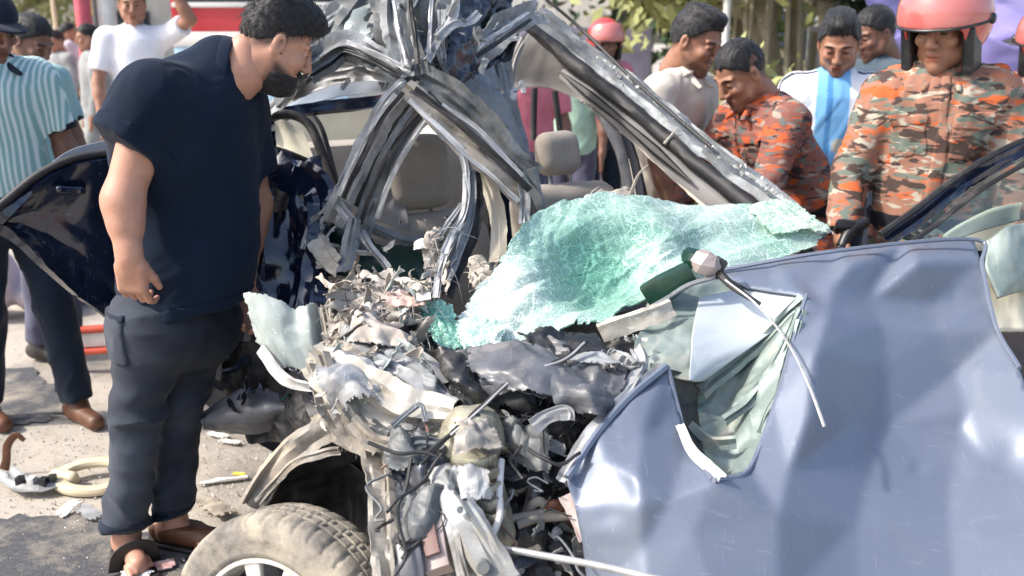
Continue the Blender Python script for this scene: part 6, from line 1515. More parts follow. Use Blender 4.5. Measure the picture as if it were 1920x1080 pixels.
def tufts(VQ, c, f, up, s, seed, n=420, L=0.012):
    """loose locks lying over the hair mass so that its outline is not clean"""
    V, Q = VQ
    rs = np.random.RandomState(seed); k = rs.randint(0, len(V), n)
    p = V[k]; o = nrm(p - c)
    fl = nrm(-f * 0.35 - up * 0.5 + rs.normal(size=(n, 3)) * 0.22 + np.cross(np.broadcast_to(f, o.shape), o) * 0.3)
    fl = nrm(fl - (fl * o).sum(1, keepdims=True) * o)
    sd = np.cross(o, fl); l = (L * s * rs.uniform(0.5, 1.3, (n, 1))); w = 0.0011 * s
    a = p + o * 0.0005
    pts = np.stack([a - sd * w, a + sd * w, a + o * w * 1.6, a + fl * l * 0.6 + o * l * 0.08 - sd * w * 0.7, a + fl * l * 0.6 + o * l * 0.08 + sd * w * 0.7, a + fl * l * 0.6 + o * (l * 0.08 + w), a + fl * l + o * l * 0.10], 1)
    b = len(V) + np.arange(n)[:, None] * 7
    T = np.concatenate([b + np.array([q]) for q in ([0, 1, 4, 3], [1, 2, 5, 4], [2, 0, 3, 5], [3, 4, 6, 6], [4, 5, 6, 6], [5, 3, 6, 6])])
    quads = np.concatenate([Q, T[:3 * n]]); tri = T[3 * n:, :3]
    return np.concatenate([V, pts.reshape(-1, 3)]), [tuple(q) for q in quads.tolist()] + [tuple(t) for t in tri.tolist()]

def head_parts(c, f, up, s=1.0, h=0.004, beard=0.0, hair='short', seed=0, ear=True, jaw=1.0):
    f = nrm(f); up = nrm(up - (up @ f) * f); lf = np.cross(up, f)
    ax = np.stack([f, lf, up])
    W = lambda x, y, z: c + (f * x + lf * y + up * z) * s
    S = Sdf(c - 0.19 * s, c + 0.19 * s, h)
    S.ell(W(-0.012, 0, 0.032), np.array([0.096, 0.076, 0.092]) * s, ax, k=0.0)
    S.ell(W(0.026, 0, -0.045), np.array([0.064, 0.058 * jaw, 0.082]) * s, ax, k=0.03)
    S.cap(W(0.072, 0, -0.100), W(0.066, 0, -0.092), 0.024 * s, k=0.03)
    for y in (-1, 1):
        S.cap(W(0.030, y * 0.050, -0.072), W(-0.005, y * 0.056, -0.035), 0.020 * s, k=0.03)
        S.ell(W(0.066, y * 0.040, -0.022), np.array([0.022, 0.022, 0.020]) * s, ax, k=0.02)
        S.ell(W(0.098, y * 0.031, 0.006), np.array([0.014, 0.020, 0.013]) * s, ax, k=0.012, op='-')
        S.ell(W(0.076, y * 0.031, 0.005), np.array([0.013, 0.016, 0.012]) * s, ax, k=0.003)
        S.cap(W(0.086, y * 0.012, 0.026), W(0.074, y * 0.050, 0.028), 0.008 * s, k=0.012)
        if ear:
            S.ell(W(-0.008, y * 0.079, -0.004), np.array([0.019, 0.009, 0.032]) * s, ax, k=0.008)
            S.ell(W(-0.002, y * 0.086, -0.002), np.array([0.009, 0.005, 0.017]) * s, ax, k=0.004, op='-')
    S.cap(W(0.090, 0, 0.018), W(0.110, 0, -0.026), 0.009 * s, 0.013 * s, k=0.012)
    for y in (-1, 1): S.ell(W(0.100, y * 0.013, -0.032), np.array([0.012, 0.009, 0.009]) * s, ax, k=0.006)
    S.cap(W(0.088, -0.016, -0.060), W(0.088, 0.016, -0.060), 0.0075 * s, k=0.008)
    S.cap(W(0.086, -0.014, -0.073), W(0.086, 0.014, -0.073), 0.0085 * s, k=0.008)
    S.cap(W(-0.025, 0, -0.04), W(-0.045, 0, -0.14), 0.056 * s, 0.058 * s, k=0.03)
    V, Q = S.mesh()
    q = ((V - c) @ ax.T) / s
    col = np.ones((len(V), 3))
    def spot(p, r, c3, soft=1.0):
        d = (((q - np.array(p)) / np.array(r)) ** 2).sum(1)
        t = np.clip((1.15 - d) / 0.4 * soft, 0, 1)[:, None]
        col[:] = col * (1 - t) + col * np.array(c3) * t
    spot((0.09, 0, -0.060), (0.02, 0.024, 0.007), (0.85, 0.62, 0.62)); spot((0.09, 0, -0.074), (0.02, 0.021, 0.008), (0.9, 0.62, 0.62))
    spot((0.092, 0, -0.0665), (0.02, 0.022, 0.0025), (0.35, 0.3, 0.3))
    for y in (-1, 1):
        spot((0.088, y * 0.031, 0.003), (0.016, 0.015, 0.0055), (0.16, 0.13, 0.13))
        spot((0.084, y * 0.033, 0.027), (0.022, 0.024, 0.006), (0.10, 0.09, 0.09))
        spot((0.112, y * 0.010, -0.040), (0.01, 0.006, 0.004), (0.3, 0.25, 0.25))
    if beard > 0:
        b = np.clip((-(q[:, 2]) - 0.045 + 0.35 * np.clip(0.03 - q[:, 0], -0.06, 0.05)) / 0.02, 0, 1) * np.clip((q[:, 0] + 0.015) / 0.03, 0, 1)
        ms = np.exp(-(((q[:, 2] + 0.048) / 0.008) ** 2)) * (np.abs(q[:, 1]) < 0.03) * (q[:, 0] > 0.07)
        lp = ((q[:, 0] > 0.07) & (np.abs(q[:, 1]) < 0.02) & (np.abs(q[:, 2] + 0.067) < 0.013))
        b = np.maximum(b, ms); b[lp] *= 0.25
        b = b * (q[:, 2] > -0.135)
        col *= (1 - beard * b)[:, None]
    # cropped stubble where the hair fades out at temples and nape
    if hair:
        fz = (0.012 + 0.80 * q[:, 0]) - q[:, 2]
        t = np.clip(1 - fz / 0.026, 0, 1) * (q[:, 0] < 0.055) * (np.abs(q[:, 1]) < 0.083) * (q[:, 2] > -0.085)
        col *= (1 - 0.62 * t)[:, None]
    # hair
    hv = None
    if hair:
        H = Sdf(c - 0.2 * s, c + 0.2 * s, h)
        top = {'short': 0.008, 'crop': 0.004, 'quiff': 0.009}[hair]
        def clip(p):
            x, z, y = p[..., 0] / s, p[..., 2] / s, np.abs(p[..., 1]) / s
            a = (0.012 + 0.80 * x + 0.004 * np.sin(y * 190 + 3 * np.sin(y * 71)) + 0.003 * np.sin(p[..., 1] / s * 330)) - z
            if hair == 'quiff': a = np.maximum(a, (0.066 + 0.004 * np.sin(p[..., 1] / s * 240)) - z + 4 * np.minimum(0, x - 0.05))
            return np.maximum(a, -z - 0.066) * s
        H.ell(W(-0.012, 0, 0.034), (np.array([0.096, 0.076, 0.092]) + top) * s, ax, k=0, clip=lambda p: clip(p + np.array([-0.012, 0, 0.034], np.float32) * s))
        if hair == 'quiff':
            H.ell(W(0.034, 0, 0.112), np.array([0.056, 0.056, 0.030]) * s, ax, k=0.025)
            H.ell(W(-0.02, 0, 0.114), np.array([0.072, 0.060, 0.028]) * s, ax, k=0.02)
        def strands(X):
            p = ((X - c) @ ax.T) / s
            return 0.004 * s * (wob(p * np.array([0.5, 2.5, 0.7]), 9, seed + 1)) + 0.0028 * s * wob(p * np.array([0.35, 3.0, 0.6]), 26, seed + 2)
        H.warp(strands)
        hv = tufts(H.mesh(), c, f, up, s, seed)
    return (V, Q, col), hv, (f, lf, up, W)

def sewn(name, S0, f0, c, hs, ax, mat, parent, wfn, th=0.006, rad=0.006):
    """a pocket, placket or badge cut from the garment's own surface, th proud of it"""
    R = np.abs(np.asarray(ax)).T @ np.asarray(hs, float) + 4 * S0.h
    a = np.clip(np.floor((c - R - S0.lo) / S0.h).astype(int), 0, np.array(f0.shape) - 2); b = np.clip(np.ceil((c + R - S0.lo) / S0.h).astype(int) + 1, a + 2, np.array(f0.shape))
    f0 = f0[a[0]:b[0], a[1]:b[1], a[2]:b[2]]
    T = Sdf(S0.lo, S0.lo + S0.h, S0.h); T.lo = S0.lo + a * S0.h; T.f = np.full_like(f0, 0.5); T.n = np.array(f0.shape)
    T.box(c, hs, ax, rad=rad)
    T.f = np.maximum(T.f, f0 - th)
    T.warp(wfn); V, Q = T.mesh()
    return mesh(name, V, Q, M[mat], parent) if len(V) else None

def pose(base, face, H=1.70, lean=0, hp=10, hy=0, armL=None, armR=None, stepL=0, stepR=0, side=0, bend=0.0, hs=1.0):
    """joints of a standing figure; face = heading of the body in degrees from +X, lean/hp in degrees"""
    s = H / 1.72
    a = math.radians(face); f = np.array([math.cos(a), math.sin(a), 0]); l = np.array([-math.sin(a), math.cos(a), 0]); z = np.array([0, 0, 1.0])
    b = np.array([base[0], base[1], 0.0])
    ln = math.radians(lean); tu = z * math.cos(ln) + f * math.sin(ln)
    hz = (0.92 - bend) * s
    J = dict(f=f, l=l, s=s, tu=tu)
    pel = b + z * hz - f * 0.10 * s * math.sin(ln); J['pel'] = pel
    J['waist'] = pel + tu * 0.12 * s; J['chest'] = pel + tu * 0.36 * s; J['neck'] = pel + tu * 0.545 * s - f * 0.01
    for n, q in (('L', 1), ('R', -1)):
        J['sh' + n] = pel + tu * 0.49 * s + l * q * 0.185 * s
        J['hip' + n] = pel + l * q * 0.088 * s - tu * 0.02 * s
        st = (stepL if q > 0 else stepR)
        J['an' + n] = b + l * q * (0.11 + side) * s + f * st * s + z * 0.085 * s
        kn = (J['hip' + n] + J['an' + n]) / 2 + f * (0.035 + bend * 0.9) * s; J['kn' + n] = kn
        ar = (armL if q > 0 else armR) or ((0.05, 0.22, -1), (0.25, 0.02, -1))
        d1 = nrm(f * ar[0][0] + l * q * ar[0][1] + z * ar[0][2]); d2 = nrm(f * ar[1][0] + l * q * ar[1][1] + z * ar[1][2])
        J['el' + n] = J['sh' + n] + d1 * 0.285 * s; J['wr' + n] = J['el' + n] + d2 * 0.25 * s
    hpR, hyR = math.radians(lean * 0.6 + hp), math.radians(hy)
    hf0 = f * math.cos(hyR) + l * math.sin(hyR)
    J['hf'] = hf0 * math.cos(hpR) - z * math.sin(hpR); J['hu'] = z * math.cos(hpR) + hf0 * math.sin(hpR)
    J['hs'] = s * hs
    J['head'] = J['neck'] + (nrm(tu + z * 0.6) * 0.10 + J['hu'] * 0.055 + J['hf'] * 0.02) * s * hs
    return J

def person(label, J, sk='skin_brown', shirt='brown_shirt', trouser='navy_trouser', shoe='dark_leather', hair='short', beard=0.0, w=1.0,
           h=0.008, hh=0.005, lh=None, sleeve='short', collar=None, group=None, seed=0, hands=True, curl=0.6, hem=0.03, shirt_col=None,
           belly=0.0, wr_amp=0.007, cuff=None, hat=None, foot='shoe', skirt=0.0, pockets=False):
    s = J['s']; f, l, tu = J['f'], J['l'], J['tu']; z = np.array([0, 0, 1.0])
    bx = (J['anL'] + J['anR']) / 2
    root = empty('person', (bx[0], bx[1], 0), label, 'person', group)
    pts = np.array([v for k, v in J.items() if isinstance(v, np.ndarray) and k not in ('f', 'l', 'tu', 'hf', 'hu')])
    lo, hi = pts.min(0) - 0.30, pts.max(0) + 0.30
    lo[2] = -0.02
    # body: one continuous skin
    (HV, HQ, HC), hv, (hf, hl, hu, W) = head_parts(J['head'], J['hf'], J['hu'], J['hs'], hh, beard, None if hat == 'helmet' else hair, seed)
    lh = lh or h * 1.9
    S = Sdf(lo, hi, lh)
    nb = W(-0.042, 0, -0.125)
    S.cap(J['neck'] - tu * 0.06, nb, 0.062 * s * w, 0.057 * J['hs'], k=0.0)
    S.cap(J['pel'], J['chest'] + tu * 0.06, 0.10 * s, 0.11 * s, k=0.02, flat=0.7, fax=f)
    S.cap(J['shL'], J['shR'], 0.045 * s, k=0.03)
    for n in 'LR':
        S.cap(J['hip' + n], J['kn' + n], 0.06 * s, 0.045 * s, k=0.02)
        S.cap(J['kn' + n], J['an' + n], 0.042 * s, 0.034 * s, k=0.02)
        S.cap(J['an' + n], J['an' + n] - z * 0.035 * s, 0.034 * s, 0.036 * s, k=0.02)
    MV, MQ = S.mesh()
    for n, q in (('L', 1), ('R', -1)):
        a3 = np.array([J['sh' + n], J['el' + n], J['wr' + n]])
        S = Sdf(a3.min(0) - 0.25, a3.max(0) + 0.25, h * 0.75 if hands else h * 1.2)
        S.cap(J['sh' + n] * 0.8 + J['sh' + ('R' if n == 'L' else 'L')] * 0.2, J['sh' + n], 0.045 * s, 0.05 * s, k=0.0)
        S.cap(J['sh' + n], J['el' + n], 0.050 * s * w, 0.040 * s * w, k=0.02)
        S.cap(J['el' + n], J['wr' + n], 0.041 * s * w, 0.027 * s * w, k=0.02)
        m = J['el' + n] * 0.68 + J['wr' + n] * 0.32
        S.cap(J['el' + n], m, 0.038 * s * w, 0.044 * s * w, k=0.02)
        if hands:
            hd = J.get('hd' + n, nrm(J['wr' + n] - J['el' + n]))
            hand(S, J['wr' + n], hd, J.get('hp' + n, -l * q + f * 0.2), J.get('ht' + n, f), s, curl)
        else:
            wd = nrm(J['wr' + n] - J['el' + n]); S.cap(J['wr' + n], J['wr' + n] + wd * 0.12 * s, 0.034 * s, 0.022 * s, k=0.02, flat=0.6, fax=l)
        V, Q = S.mesh(); MQ = np.concatenate([MQ, Q + len(MV)]); MV = np.concatenate([MV, V])
    V, Q = MV, MQ
    body = mesh('body', np.concatenate([HV, V]), np.concatenate([HQ, Q + len(HV)]), M[sk], root, True, np.concatenate([HC, np.ones((len(V), 3))]))
    if hv is not None and hat is None:
        mesh('hair', hv[0], hv[1], M['hair_black'], root)
    # shirt
    S = Sdf(lo, hi, h)
    S.cap(J['waist'] - tu * 0.06 * s, J['chest'] + tu * 0.03 * s, (0.160 + belly) * s * w, 0.170 * s * w, k=0, flat=0.72 + belly, fax=f)
    S.cap(J['pel'] - tu * 0.12 * s, J['waist'], 0.165 * s * w, (0.160 + belly) * s * w, k=0.06, flat=0.76 + belly, fax=f)
    S.cap(J['shL'] * 0.9 + J['shR'] * 0.1, J['shR'] * 0.9 + J['shL'] * 0.1, 0.068 * s * w, k=0.07)
    S.cap(J['chest'] + tu * 0.1 * s, J['neck'] - tu * 0.015 * s, 0.10 * s * w, 0.066 * s * w, k=0.05)
    if belly: S.ell(J['waist'] + f * 0.07 * s, np.array([0.12, 0.14, 0.15]) * s * w, k=0.08)
    for n in 'LR':
        e = J['el' + n]
        if sleeve == 'short':
            e1 = J['sh' + n] + (e - J['sh' + n]) * 0.72
            S.cap(J['sh' + n] + (e - J['sh' + n]) * 0.02, e1, 0.068 * s * w, 0.069 * s * w, k=0.05, cut=(False, True))
        elif sleeve == 'long':
            S.cap(J['sh' + n], e, 0.070 * s * w, 0.056 * s * w, k=0.045)
            S.cap(e, e + (J['wr' + n] - e) * 0.96, 0.056 * s * w, 0.046 * s * w, k=0.025, cut=(False, True))
    S.halfspace(J['pel'] - tu * hem * s, -tu)
    S.cap(J['neck'] - tu * 0.04 * s, nb + hu * 0.0, 0.066 * s * w, 0.062 * J['hs'], k=0.008, op='-')
    f0 = S.f.copy(); wfn = lambda X: folds(X, wr_amp, 3.6, seed + 11, tu + l * 0.6) + 0.5 * folds(X, wr_amp, 6.5, seed + 12, tu - l * 0.8, 0.3)
    S.warp(wfn)
    V, Q = S.mesh()
    cl = shirt_col(V, J) if shirt_col else None
    sh = mesh('shirt', V, Q, M[shirt], root, True, cl)
    if pockets:
        ax = np.stack([l, f, tu])
        for q in (-1, 1):
            cp = J['chest'] + l * q * 0.085 * s * w + f * 0.13 * s
            pk = sewn('pocket', S, f0, cp + tu * 0.0, (0.058 * s, 0.07, 0.068 * s), ax, shirt, sh, wfn, 0.007)
            sewn('pocket_flap', S, f0, cp + tu * 0.052 * s, (0.061 * s, 0.07, 0.022 * s), ax, shirt, sh, wfn, 0.013)
            for qq in (0.6,): sewn('shoulder_strap', S, f0, J['shL' if q > 0 else 'shR'] * 0.72 + J['neck'] * 0.28 + tu * 0.03, (0.06 * s, 0.024 * s, 0.09), ax, shirt, sh, wfn, 0.010)
        sewn('placket', S, f0, J['chest'] + f * 0.13 * s - tu * 0.1 * s, (0.018 * s, 0.08, 0.30 * s), ax, shirt, sh, wfn, 0.007)
        sewn('belt', S, f0, J['pel'] + tu * 0.06 * s, (0.3, 0.3, 0.022 * s), ax, 'trim_black', sh, wfn, 0.012)
    if cuff:
        for n in 'LR':
            e1 = J['sh' + n] + (J['el' + n] - J['sh' + n]) * (0.70 if sleeve == 'short' else 1)
            d = nrm(J['el' + n] - J['sh' + n])
            T = Sdf(e1 - 0.14, e1 + 0.14, h * 0.8)
            T.cap(e1 - d * 0.012, e1 + d * 0.016, 0.073 * s * w, cut=(True, True), k=0)
            vv = T.mesh(); mesh('cuff', vv[0], vv[1], M[cuff], sh)
    if collar:
        T = Sdf(J['neck'] - 0.2, J['neck'] + 0.2, min(h, 0.006))
        nd = nrm(nb - J['neck']); c0 = J['neck'] + nd * 0.005
        T.cap(c0 - nd * 0.030 * s, c0 + nd * 0.024 * s, 0.090 * s * w, 0.074 * s * w, k=0, cut=(True, True))
        T.cap(c0 - nd * 0.06 * s, c0 + nd * 0.08 * s, 0.076 * s * w, 0.066 * s * w, k=0.002, op='-')
        T.cap(c0 + f * 0.07 * s - nd * 0.03 * s, c0 + f * 0.10 * s + nd * 0.05 * s, 0.022 * s, 0.040 * s, k=0.004, op='-')
        for q in (-1, 1):
            T.cap(c0 + f * 0.062 * s + l * q * 0.035 * s + nd * 0.0, c0 + f * 0.092 * s + l * q * 0.055 * s - nd * 0.05 * s, 0.017 * s, 0.010 * s, k=0.012)
        vv = T.mesh(); mesh('collar', vv[0], vv[1], M[collar], sh)
    # trousers
    S = Sdf(lo, hi, lh)
    S.ell(J['pel'] - z * 0.01, np.array([0.150, 0.150, 0.13]) * s * w, k=0)
    for n in 'LR':
        S.cap(J['hip' + n], J['kn' + n], 0.094 * s * w, 0.070 * s * w, k=0.03)
        S.cap(J['kn' + n], J['an' + n] + z * 0.01, 0.070 * s * w, (0.060 + skirt) * s * w, k=0.025, cut=(False, True))
    S.halfspace(J['waist'] - tu * 0.04 * s, tu)
    S.warp(lambda X: folds(X, wr_amp * 1.2, 4.2, seed + 21, (0.5, 0.3, 0.5)))
    V, Q = S.mesh(); mesh('trousers', V, Q, M[trouser], root)
    for n in 'LR':
        T = Sdf(J['an' + n] - 0.30, J['an' + n] + 0.30, lh)
        fd = J.get('fd' + n, f); b0 = J['an' + n] * np.array([1, 1, 0]); sd = np.cross(z, fd)
        T.cap(b0 - fd * 0.045 * s + z * 0.045 * s, b0 + fd * 0.155 * s + z * 0.030 * s, 0.042 * s, 0.036 * s, k=0)
        T.cap(b0 + z * 0.05 * s, b0 + z * 0.11 * s, 0.046 * s, 0.044 * s, k=0.03)
        T.halfspace(b0 + z * 0.004, -z)
        vv = T.mesh(); mesh('shoe', vv[0], vv[1], M[shoe], root)
    if hat == 'cap':
        T = Sdf(J['head'] - 0.26, J['head'] + 0.26, hh)
        ax = np.stack([hf, hl, hu])
        T.ell(W(-0.012, 0, 0.040), np.array([0.108, 0.088, 0.100]) * J['hs'], ax, k=0, clip=lambda p: 0.004 - p[..., 2] + 0.12 * np.abs(p[..., 0]))
        T.ell(W(0.105, 0, 0.046), np.array([0.055, 0.068, 0.010]) * J['hs'], ax, k=0.008)
        vv = T.mesh(); mesh('cap', vv[0], vv[1], M['collar_navy'], root)
        mesh('hair', hv[0], hv[1], M['hair_black'], root)
    if hat == 'helmet':
        helmet(root, J, hf, hl, hu, W, hh)
    return root

def helmet(root, J, hf, hl, hu, W, hh, worn=True):
    s = J['hs']; ax = np.stack([hf, hl, hu])
    T = Sdf(J['head'] - 0.30 * s, J['head'] + 0.30 * s, hh)
    R = np.array([0.143, 0.125, 0.140]) * s
    T.ell(W(-0.015, 0, 0.030), R, ax, k=0)
    T.ell(W(-0.015, 0, 0.022), R - 0.016 * s, ax, k=0.004, op='-')
    # face opening
    T.box(W(0.12, 0, -0.075), np.array([0.125, 0.082, 0.098]) * s, ax, rad=0.03, k=0.006, op='-')
    T.halfspace(W(0, 0, -0.088), -hu)
    vv = T.mesh(); hm = mesh('helmet', vv[0], vv[1], M['helmet_shell'], root)
    T = Sdf(J['head'] - 0.30 * s, J['head'] + 0.30 * s, hh)
    T.ell(W(-0.010, 0, 0.034), R + 0.013 * s, ax, k=0)
    T.ell(W(-0.013, 0, 0.026), R + 0.004 * s, ax, k=0.002, op='-')
    T.halfspace(W(0.0, 0, 0.022), -(hu - 0.03 * hf)); T.halfspace(W(0.02, 0, 0.03), -(hf * 1.0 + hu * 0.25)); T.halfspace(W(0, 0, 0.118), hu - hf * 0.4)
    vv = T.mesh(); mesh('visor', vv[0], vv[1], M['helmet_visor'], hm)
    arc = [W(-0.010 + (R[0] / s + 0.014) * 0.995 * math.cos(a), (R[1] / s + 0.014) * 0.995 * math.sin(a), 0.024) for a in np.linspace(-1.35, 1.35, 15)]
    tube('visor_rim', arc, 0.0045 * s, M['black_plastic'], hm, 40, 6)
    for q in (-1, 1):
        T = Sdf(W(0.02, q * 0.088, -0.04) - 0.16 * s, W(0.02, q * 0.088, -0.04) + 0.16 * s, hh)
        T.box(W(0.035, q * 0.090, -0.050), np.array([0.040, 0.017, 0.070]) * s, ax, rad=0.014)
        vv = T.mesh(); mesh('cheek_pad', vv[0], vv[1], M['black_plastic'], hm)
        V, Fs = lathe_vf([(0.0, 0.010), (0.014, 0.009), (0.018, 0.004), (0.018, -0.004)], W(0.012, q * 0.136, 0.028), hl * q, 14)
        mesh('visor_pivot', V, Fs, M['black_plastic'], hm)
    pts = [W(0.03, -0.10, -0.10), W(0.055, -0.055, -0.125), W(0.062, 0, -0.128), W(0.055, 0.055, -0.125), W(0.03, 0.10, -0.10)]
    V, Fs = loft_vf(pts, rbox(0.018, 0.004), hu, n=14); mesh('chin_strap', V, Fs, M['black_plastic'], hm)



# --- the man in the black polo shirt, back half turned to us, looking down into the car
def polo_man():
    J = dict(s=1.0, hs=1.0)
    J['f'] = f = nrm([0.90, 0.43, 0]); J['l'] = l = np.array([-f[1], f[0], 0.0]); z = np.array([0, 0, 1.0])
    J['tu'] = tu = nrm(np.array([0.05, 0, 1.0]))
    J['pel'] = P(322, 590, 2.86); J['waist'] = P(352, 470, 2.87); J['chest'] = P(362, 270, 2.87)
    J['neck'] = P(425, 128, 2.87); J['head'] = P(520, 80, 2.90)
    J['hf'] = nrm([0.80, 0.34, -0.50]); J['hu'] = nrm([0.46, 0.16, 0.87])
    J['shR'] = P(290, 186, 2.70); J['shL'] = P(440, 190, 3.00)
    J['elR'] = P(230, 372, 2.62); J['wrR'] = P(243, 482, 2.58)
    J['elL'] = P(478, 380, 3.08); J['wrL'] = P(456, 535, 3.02)
    J['hdR'] = nrm(P(252, 560, 2.60) - P(243, 482, 2.58)); J['hpR'] = nrm([0.1, 1.0, 0.1]); J['htR'] = f
    J['hdL'] = nrm(np.array([0.0, -0.2, -1])); J['hpL'] = nrm(-l); J['htL'] = f
    J['hipR'] = P(283, 600, 2.80); J['hipL'] = P(362, 600, 2.95)
    J['knR'] = P(256, 800, 2.78); J['knL'] = P(332, 790, 2.93)
    J['anR'] = PZ(238, 1000, 0.095); J['anL'] = PZ(326, 972, 0.095)
    J['fdR'] = nrm([0.55, -0.8, 0]); J['fdL'] = nrm([0.95, -0.3, 0])
    s = 1.0
    root = empty('person', (*((J['anL'] + J['anR']) / 2)[:2], 0), 'bearded man in a black polo shirt and dark jeans looking down into the wreck', 'person')
    (HV, HQ, HC), hv, (hf, hl, hu, W) = head_parts(J['head'], J['hf'], J['hu'], 1.0, 0.004, 0.93, 'short', 3, jaw=1.08)
    pts = np.array([v for k, v in J.items() if isinstance(v, np.ndarray) and k[:2] not in ('f', 'l', 'tu', 'hf', 'hu', 'hd', 'hp', 'ht', 'fd') and k not in ('f', 'l', 'tu')])
    pts = np.array([p for p in pts if p[1] > 2])
    lo, hi = pts.min(0) - 0.22, pts.max(0) + 0.22; lo[2] = -0.02
    S = Sdf(lo, hi, 0.008)
    nb = W(-0.042, 0, -0.12)
    S.cap(J['neck'] - tu * 0.05, nb, 0.072, 0.064, k=0)
    S.cap(J['neck'] - tu * 0.05 + f * -0.03, W(-0.07, 0, -0.06), 0.060, 0.045, k=0.04)
    S.cap(J['pel'], J['chest'], 0.12, 0.13, k=0.03); S.cap(J['shL'], J['shR'], 0.05, k=0.03)
    for n in 'LR': S.cap(J['hip' + n], J['kn' + n], 0.06, 0.05, k=0.02); S.cap(J['kn' + n], J['an' + n] + z * 0.1, 0.045, 0.036, k=0.02)
    MV, MQ = S.mesh()
    for n in 'LR':
        a, e, w_ = J['sh' + n], J['el' + n], J['wr' + n]
        q3 = np.array([a, e, w_]); S = Sdf(q3.min(0) - 0.26, q3.max(0) + 0.26, 0.0045)
        S.cap(a, e, 0.068, 0.050, k=0.02); S.cap(e, w_, 0.049, 0.033, k=0.03)
        S.cap(e * 0.85 + w_ * 0.15, e * 0.6 + w_ * 0.4, 0.048, 0.045, k=0.03)
        hand(S, w_, J['hd' + n], J['hp' + n], J['ht' + n], 1.05, 0.8)
        V, Q = S.mesh(); MQ = np.concatenate([MQ, Q + len(MV)]); MV = np.concatenate([MV, V])
        fd = J['fd' + n]; b0 = J['an' + n] * np.array([1, 1, 0]); sd = np.cross(z, fd)
        S = Sdf(b0 + np.array([-0.25, -0.25, -0.02]), b0 + np.array([0.25, 0.25, 0.35]), 0.005)
        S.cap(J['an' + n] + z * 0.15, J['an' + n], 0.04, 0.036, k=0)
        S.cap(b0 - fd * 0.045 + z * 0.055, b0 + fd * 0.12 + z * 0.045, 0.036, 0.030, k=0.02)
        S.cap(J['an' + n], b0 - fd * 0.03 + z * 0.05, 0.038, 0.036, k=0.03)
        for t in range(5):
            S.cap(b0 + fd * (0.115 - 0.006 * t) + sd * (t - 2) * 0.015 + z * 0.042, b0 + fd * (0.165 - 0.010 * t) + sd * (t - 2) * 0.017 + z * 0.034, 0.011 if t else 0.013, 0.009, k=0.006)
        V, Q = S.mesh(); MQ = np.concatenate([MQ, Q + len(MV)]); MV = np.concatenate([MV, V])
    V, Q = MV, MQ
    mesh('body', np.concatenate([HV, V]), np.concatenate([HQ, Q + len(HV)]), M['skin_tan'], root, True, np.concatenate([HC, np.ones((len(V), 3))]))
    # thick swept hair
    H = Sdf(J['head'] - 0.22, J['head'] + 0.22, 0.0035); ax = np.stack([hf, hl, hu])
    def clip(p):
        x, zz = p[..., 0] - 0.012, p[..., 2] + 0.034
        a = (0.020 + 0.62 * x) - zz
        a = np.where(x > 0.045, np.maximum(a, 0.058 - zz), a)
        return np.maximum(a, -zz - 0.055)
    H.ell(W(-0.012, 0, 0.034), np.array([0.104, 0.082, 0.105]), ax, k=0, clip=clip)
    H.ell(W(0.046, 0, 0.100), np.array([0.060, 0.068, 0.038]), ax, k=0.03)
    H.ell(W(-0.02, 0, 0.110), np.array([0.084, 0.068, 0.038]), ax, k=0.03)
    def st(X):
        p = (X - J['head']) @ ax.T
        return 0.0045 * wob(p * np.array([0.5, 2.4, 0.9]), 8, 4) + 0.003 * wob(p * np.array([0.35, 3.4, 0.6]), 24, 5)
    H.warp(st); vv = tufts(H.mesh(), J['head'], hf, hu, 1.0, 4, 900, 0.02); mesh('hair', vv[0], vv[1], M['hair_black'], root)
    # full beard standing off the jaw
    B = Sdf(J['head'] - 0.2, J['head'] + 0.2, 0.0035)
    B.ell(W(0.040, 0, -0.092), np.array([0.066, 0.058, 0.052]), ax, k=0)
    for q in (-1, 1): B.cap(W(0.030, q * 0.054, -0.075), W(0.004, q * 0.066, -0.025), 0.019, 0.012, k=0.03)
    B.cap(W(0.093, -0.022, -0.050), W(0.093, 0.022, -0.050), 0.008, k=0.02)
    B.ell(W(0.095, 0, -0.067), np.array([0.020, 0.022, 0.011]), ax, k=0.006, op='-')
    B.warp(lambda X: 0.004 * wob((X - J['head']) @ ax.T, 28, 8)); vv = B.mesh(); mesh('beard', vv[0], vv[1], M['hair_black'], root)
    # polo shirt
    nd = nrm(nb - J['neck'])
    S = Sdf(lo, hi, 0.0065)
    S.cap(P(348, 500, 2.87), P(350, 300, 2.87), 0.178, 0.183, k=0, flat=0.86, fax=l)
    S.ell(P(378, 420, 2.89), (0.155, 0.155, 0.24), k=0.09)
    S.cap(P(338, 560, 2.87), P(348, 480, 2.87), 0.168, 0.174, k=0.05)
    S.cap(P(340, 290, 2.87), P(372, 215, 2.87), 0.18, 0.15, k=0.06)
    S.ell(P(330, 250, 2.82), (0.155, 0.15, 0.17), k=0.07)
    S.cap(J['shR'], J['shL'], 0.085, k=0.07)
    S.cap(P(365, 200, 2.87), J['neck'] - nd * 0.02, 0.125, 0.080, k=0.06)
    S.cap(P(292, 188, 2.70), P(236, 268, 2.64), 0.094, 0.085, k=0.06, cut=(False, True))
    S.cap(J['shL'], J['shL'] * 0.35 + J['elL'] * 0.65, 0.085, 0.080, k=0.05, cut=(False, True))
    hemp = P(330, 572, 2.86)
    S.halfspace(hemp, -z + 0.12 * f)
    nd = nrm(nb - J['neck'])
    base_f = S.f.copy()
    wfn = lambda X: folds(X, 0.011, 2.0, 31, (0.7, 0.2, 1.0), 0.25) + 0.6 * folds(X, 0.008, 4.6, 35, (1, 0.3, 0.7), 0.25)
    S.warp(wfn)
    V, Q = S.mesh(); sh = mesh('shirt', V, Q, M['navy_jersey'], root)
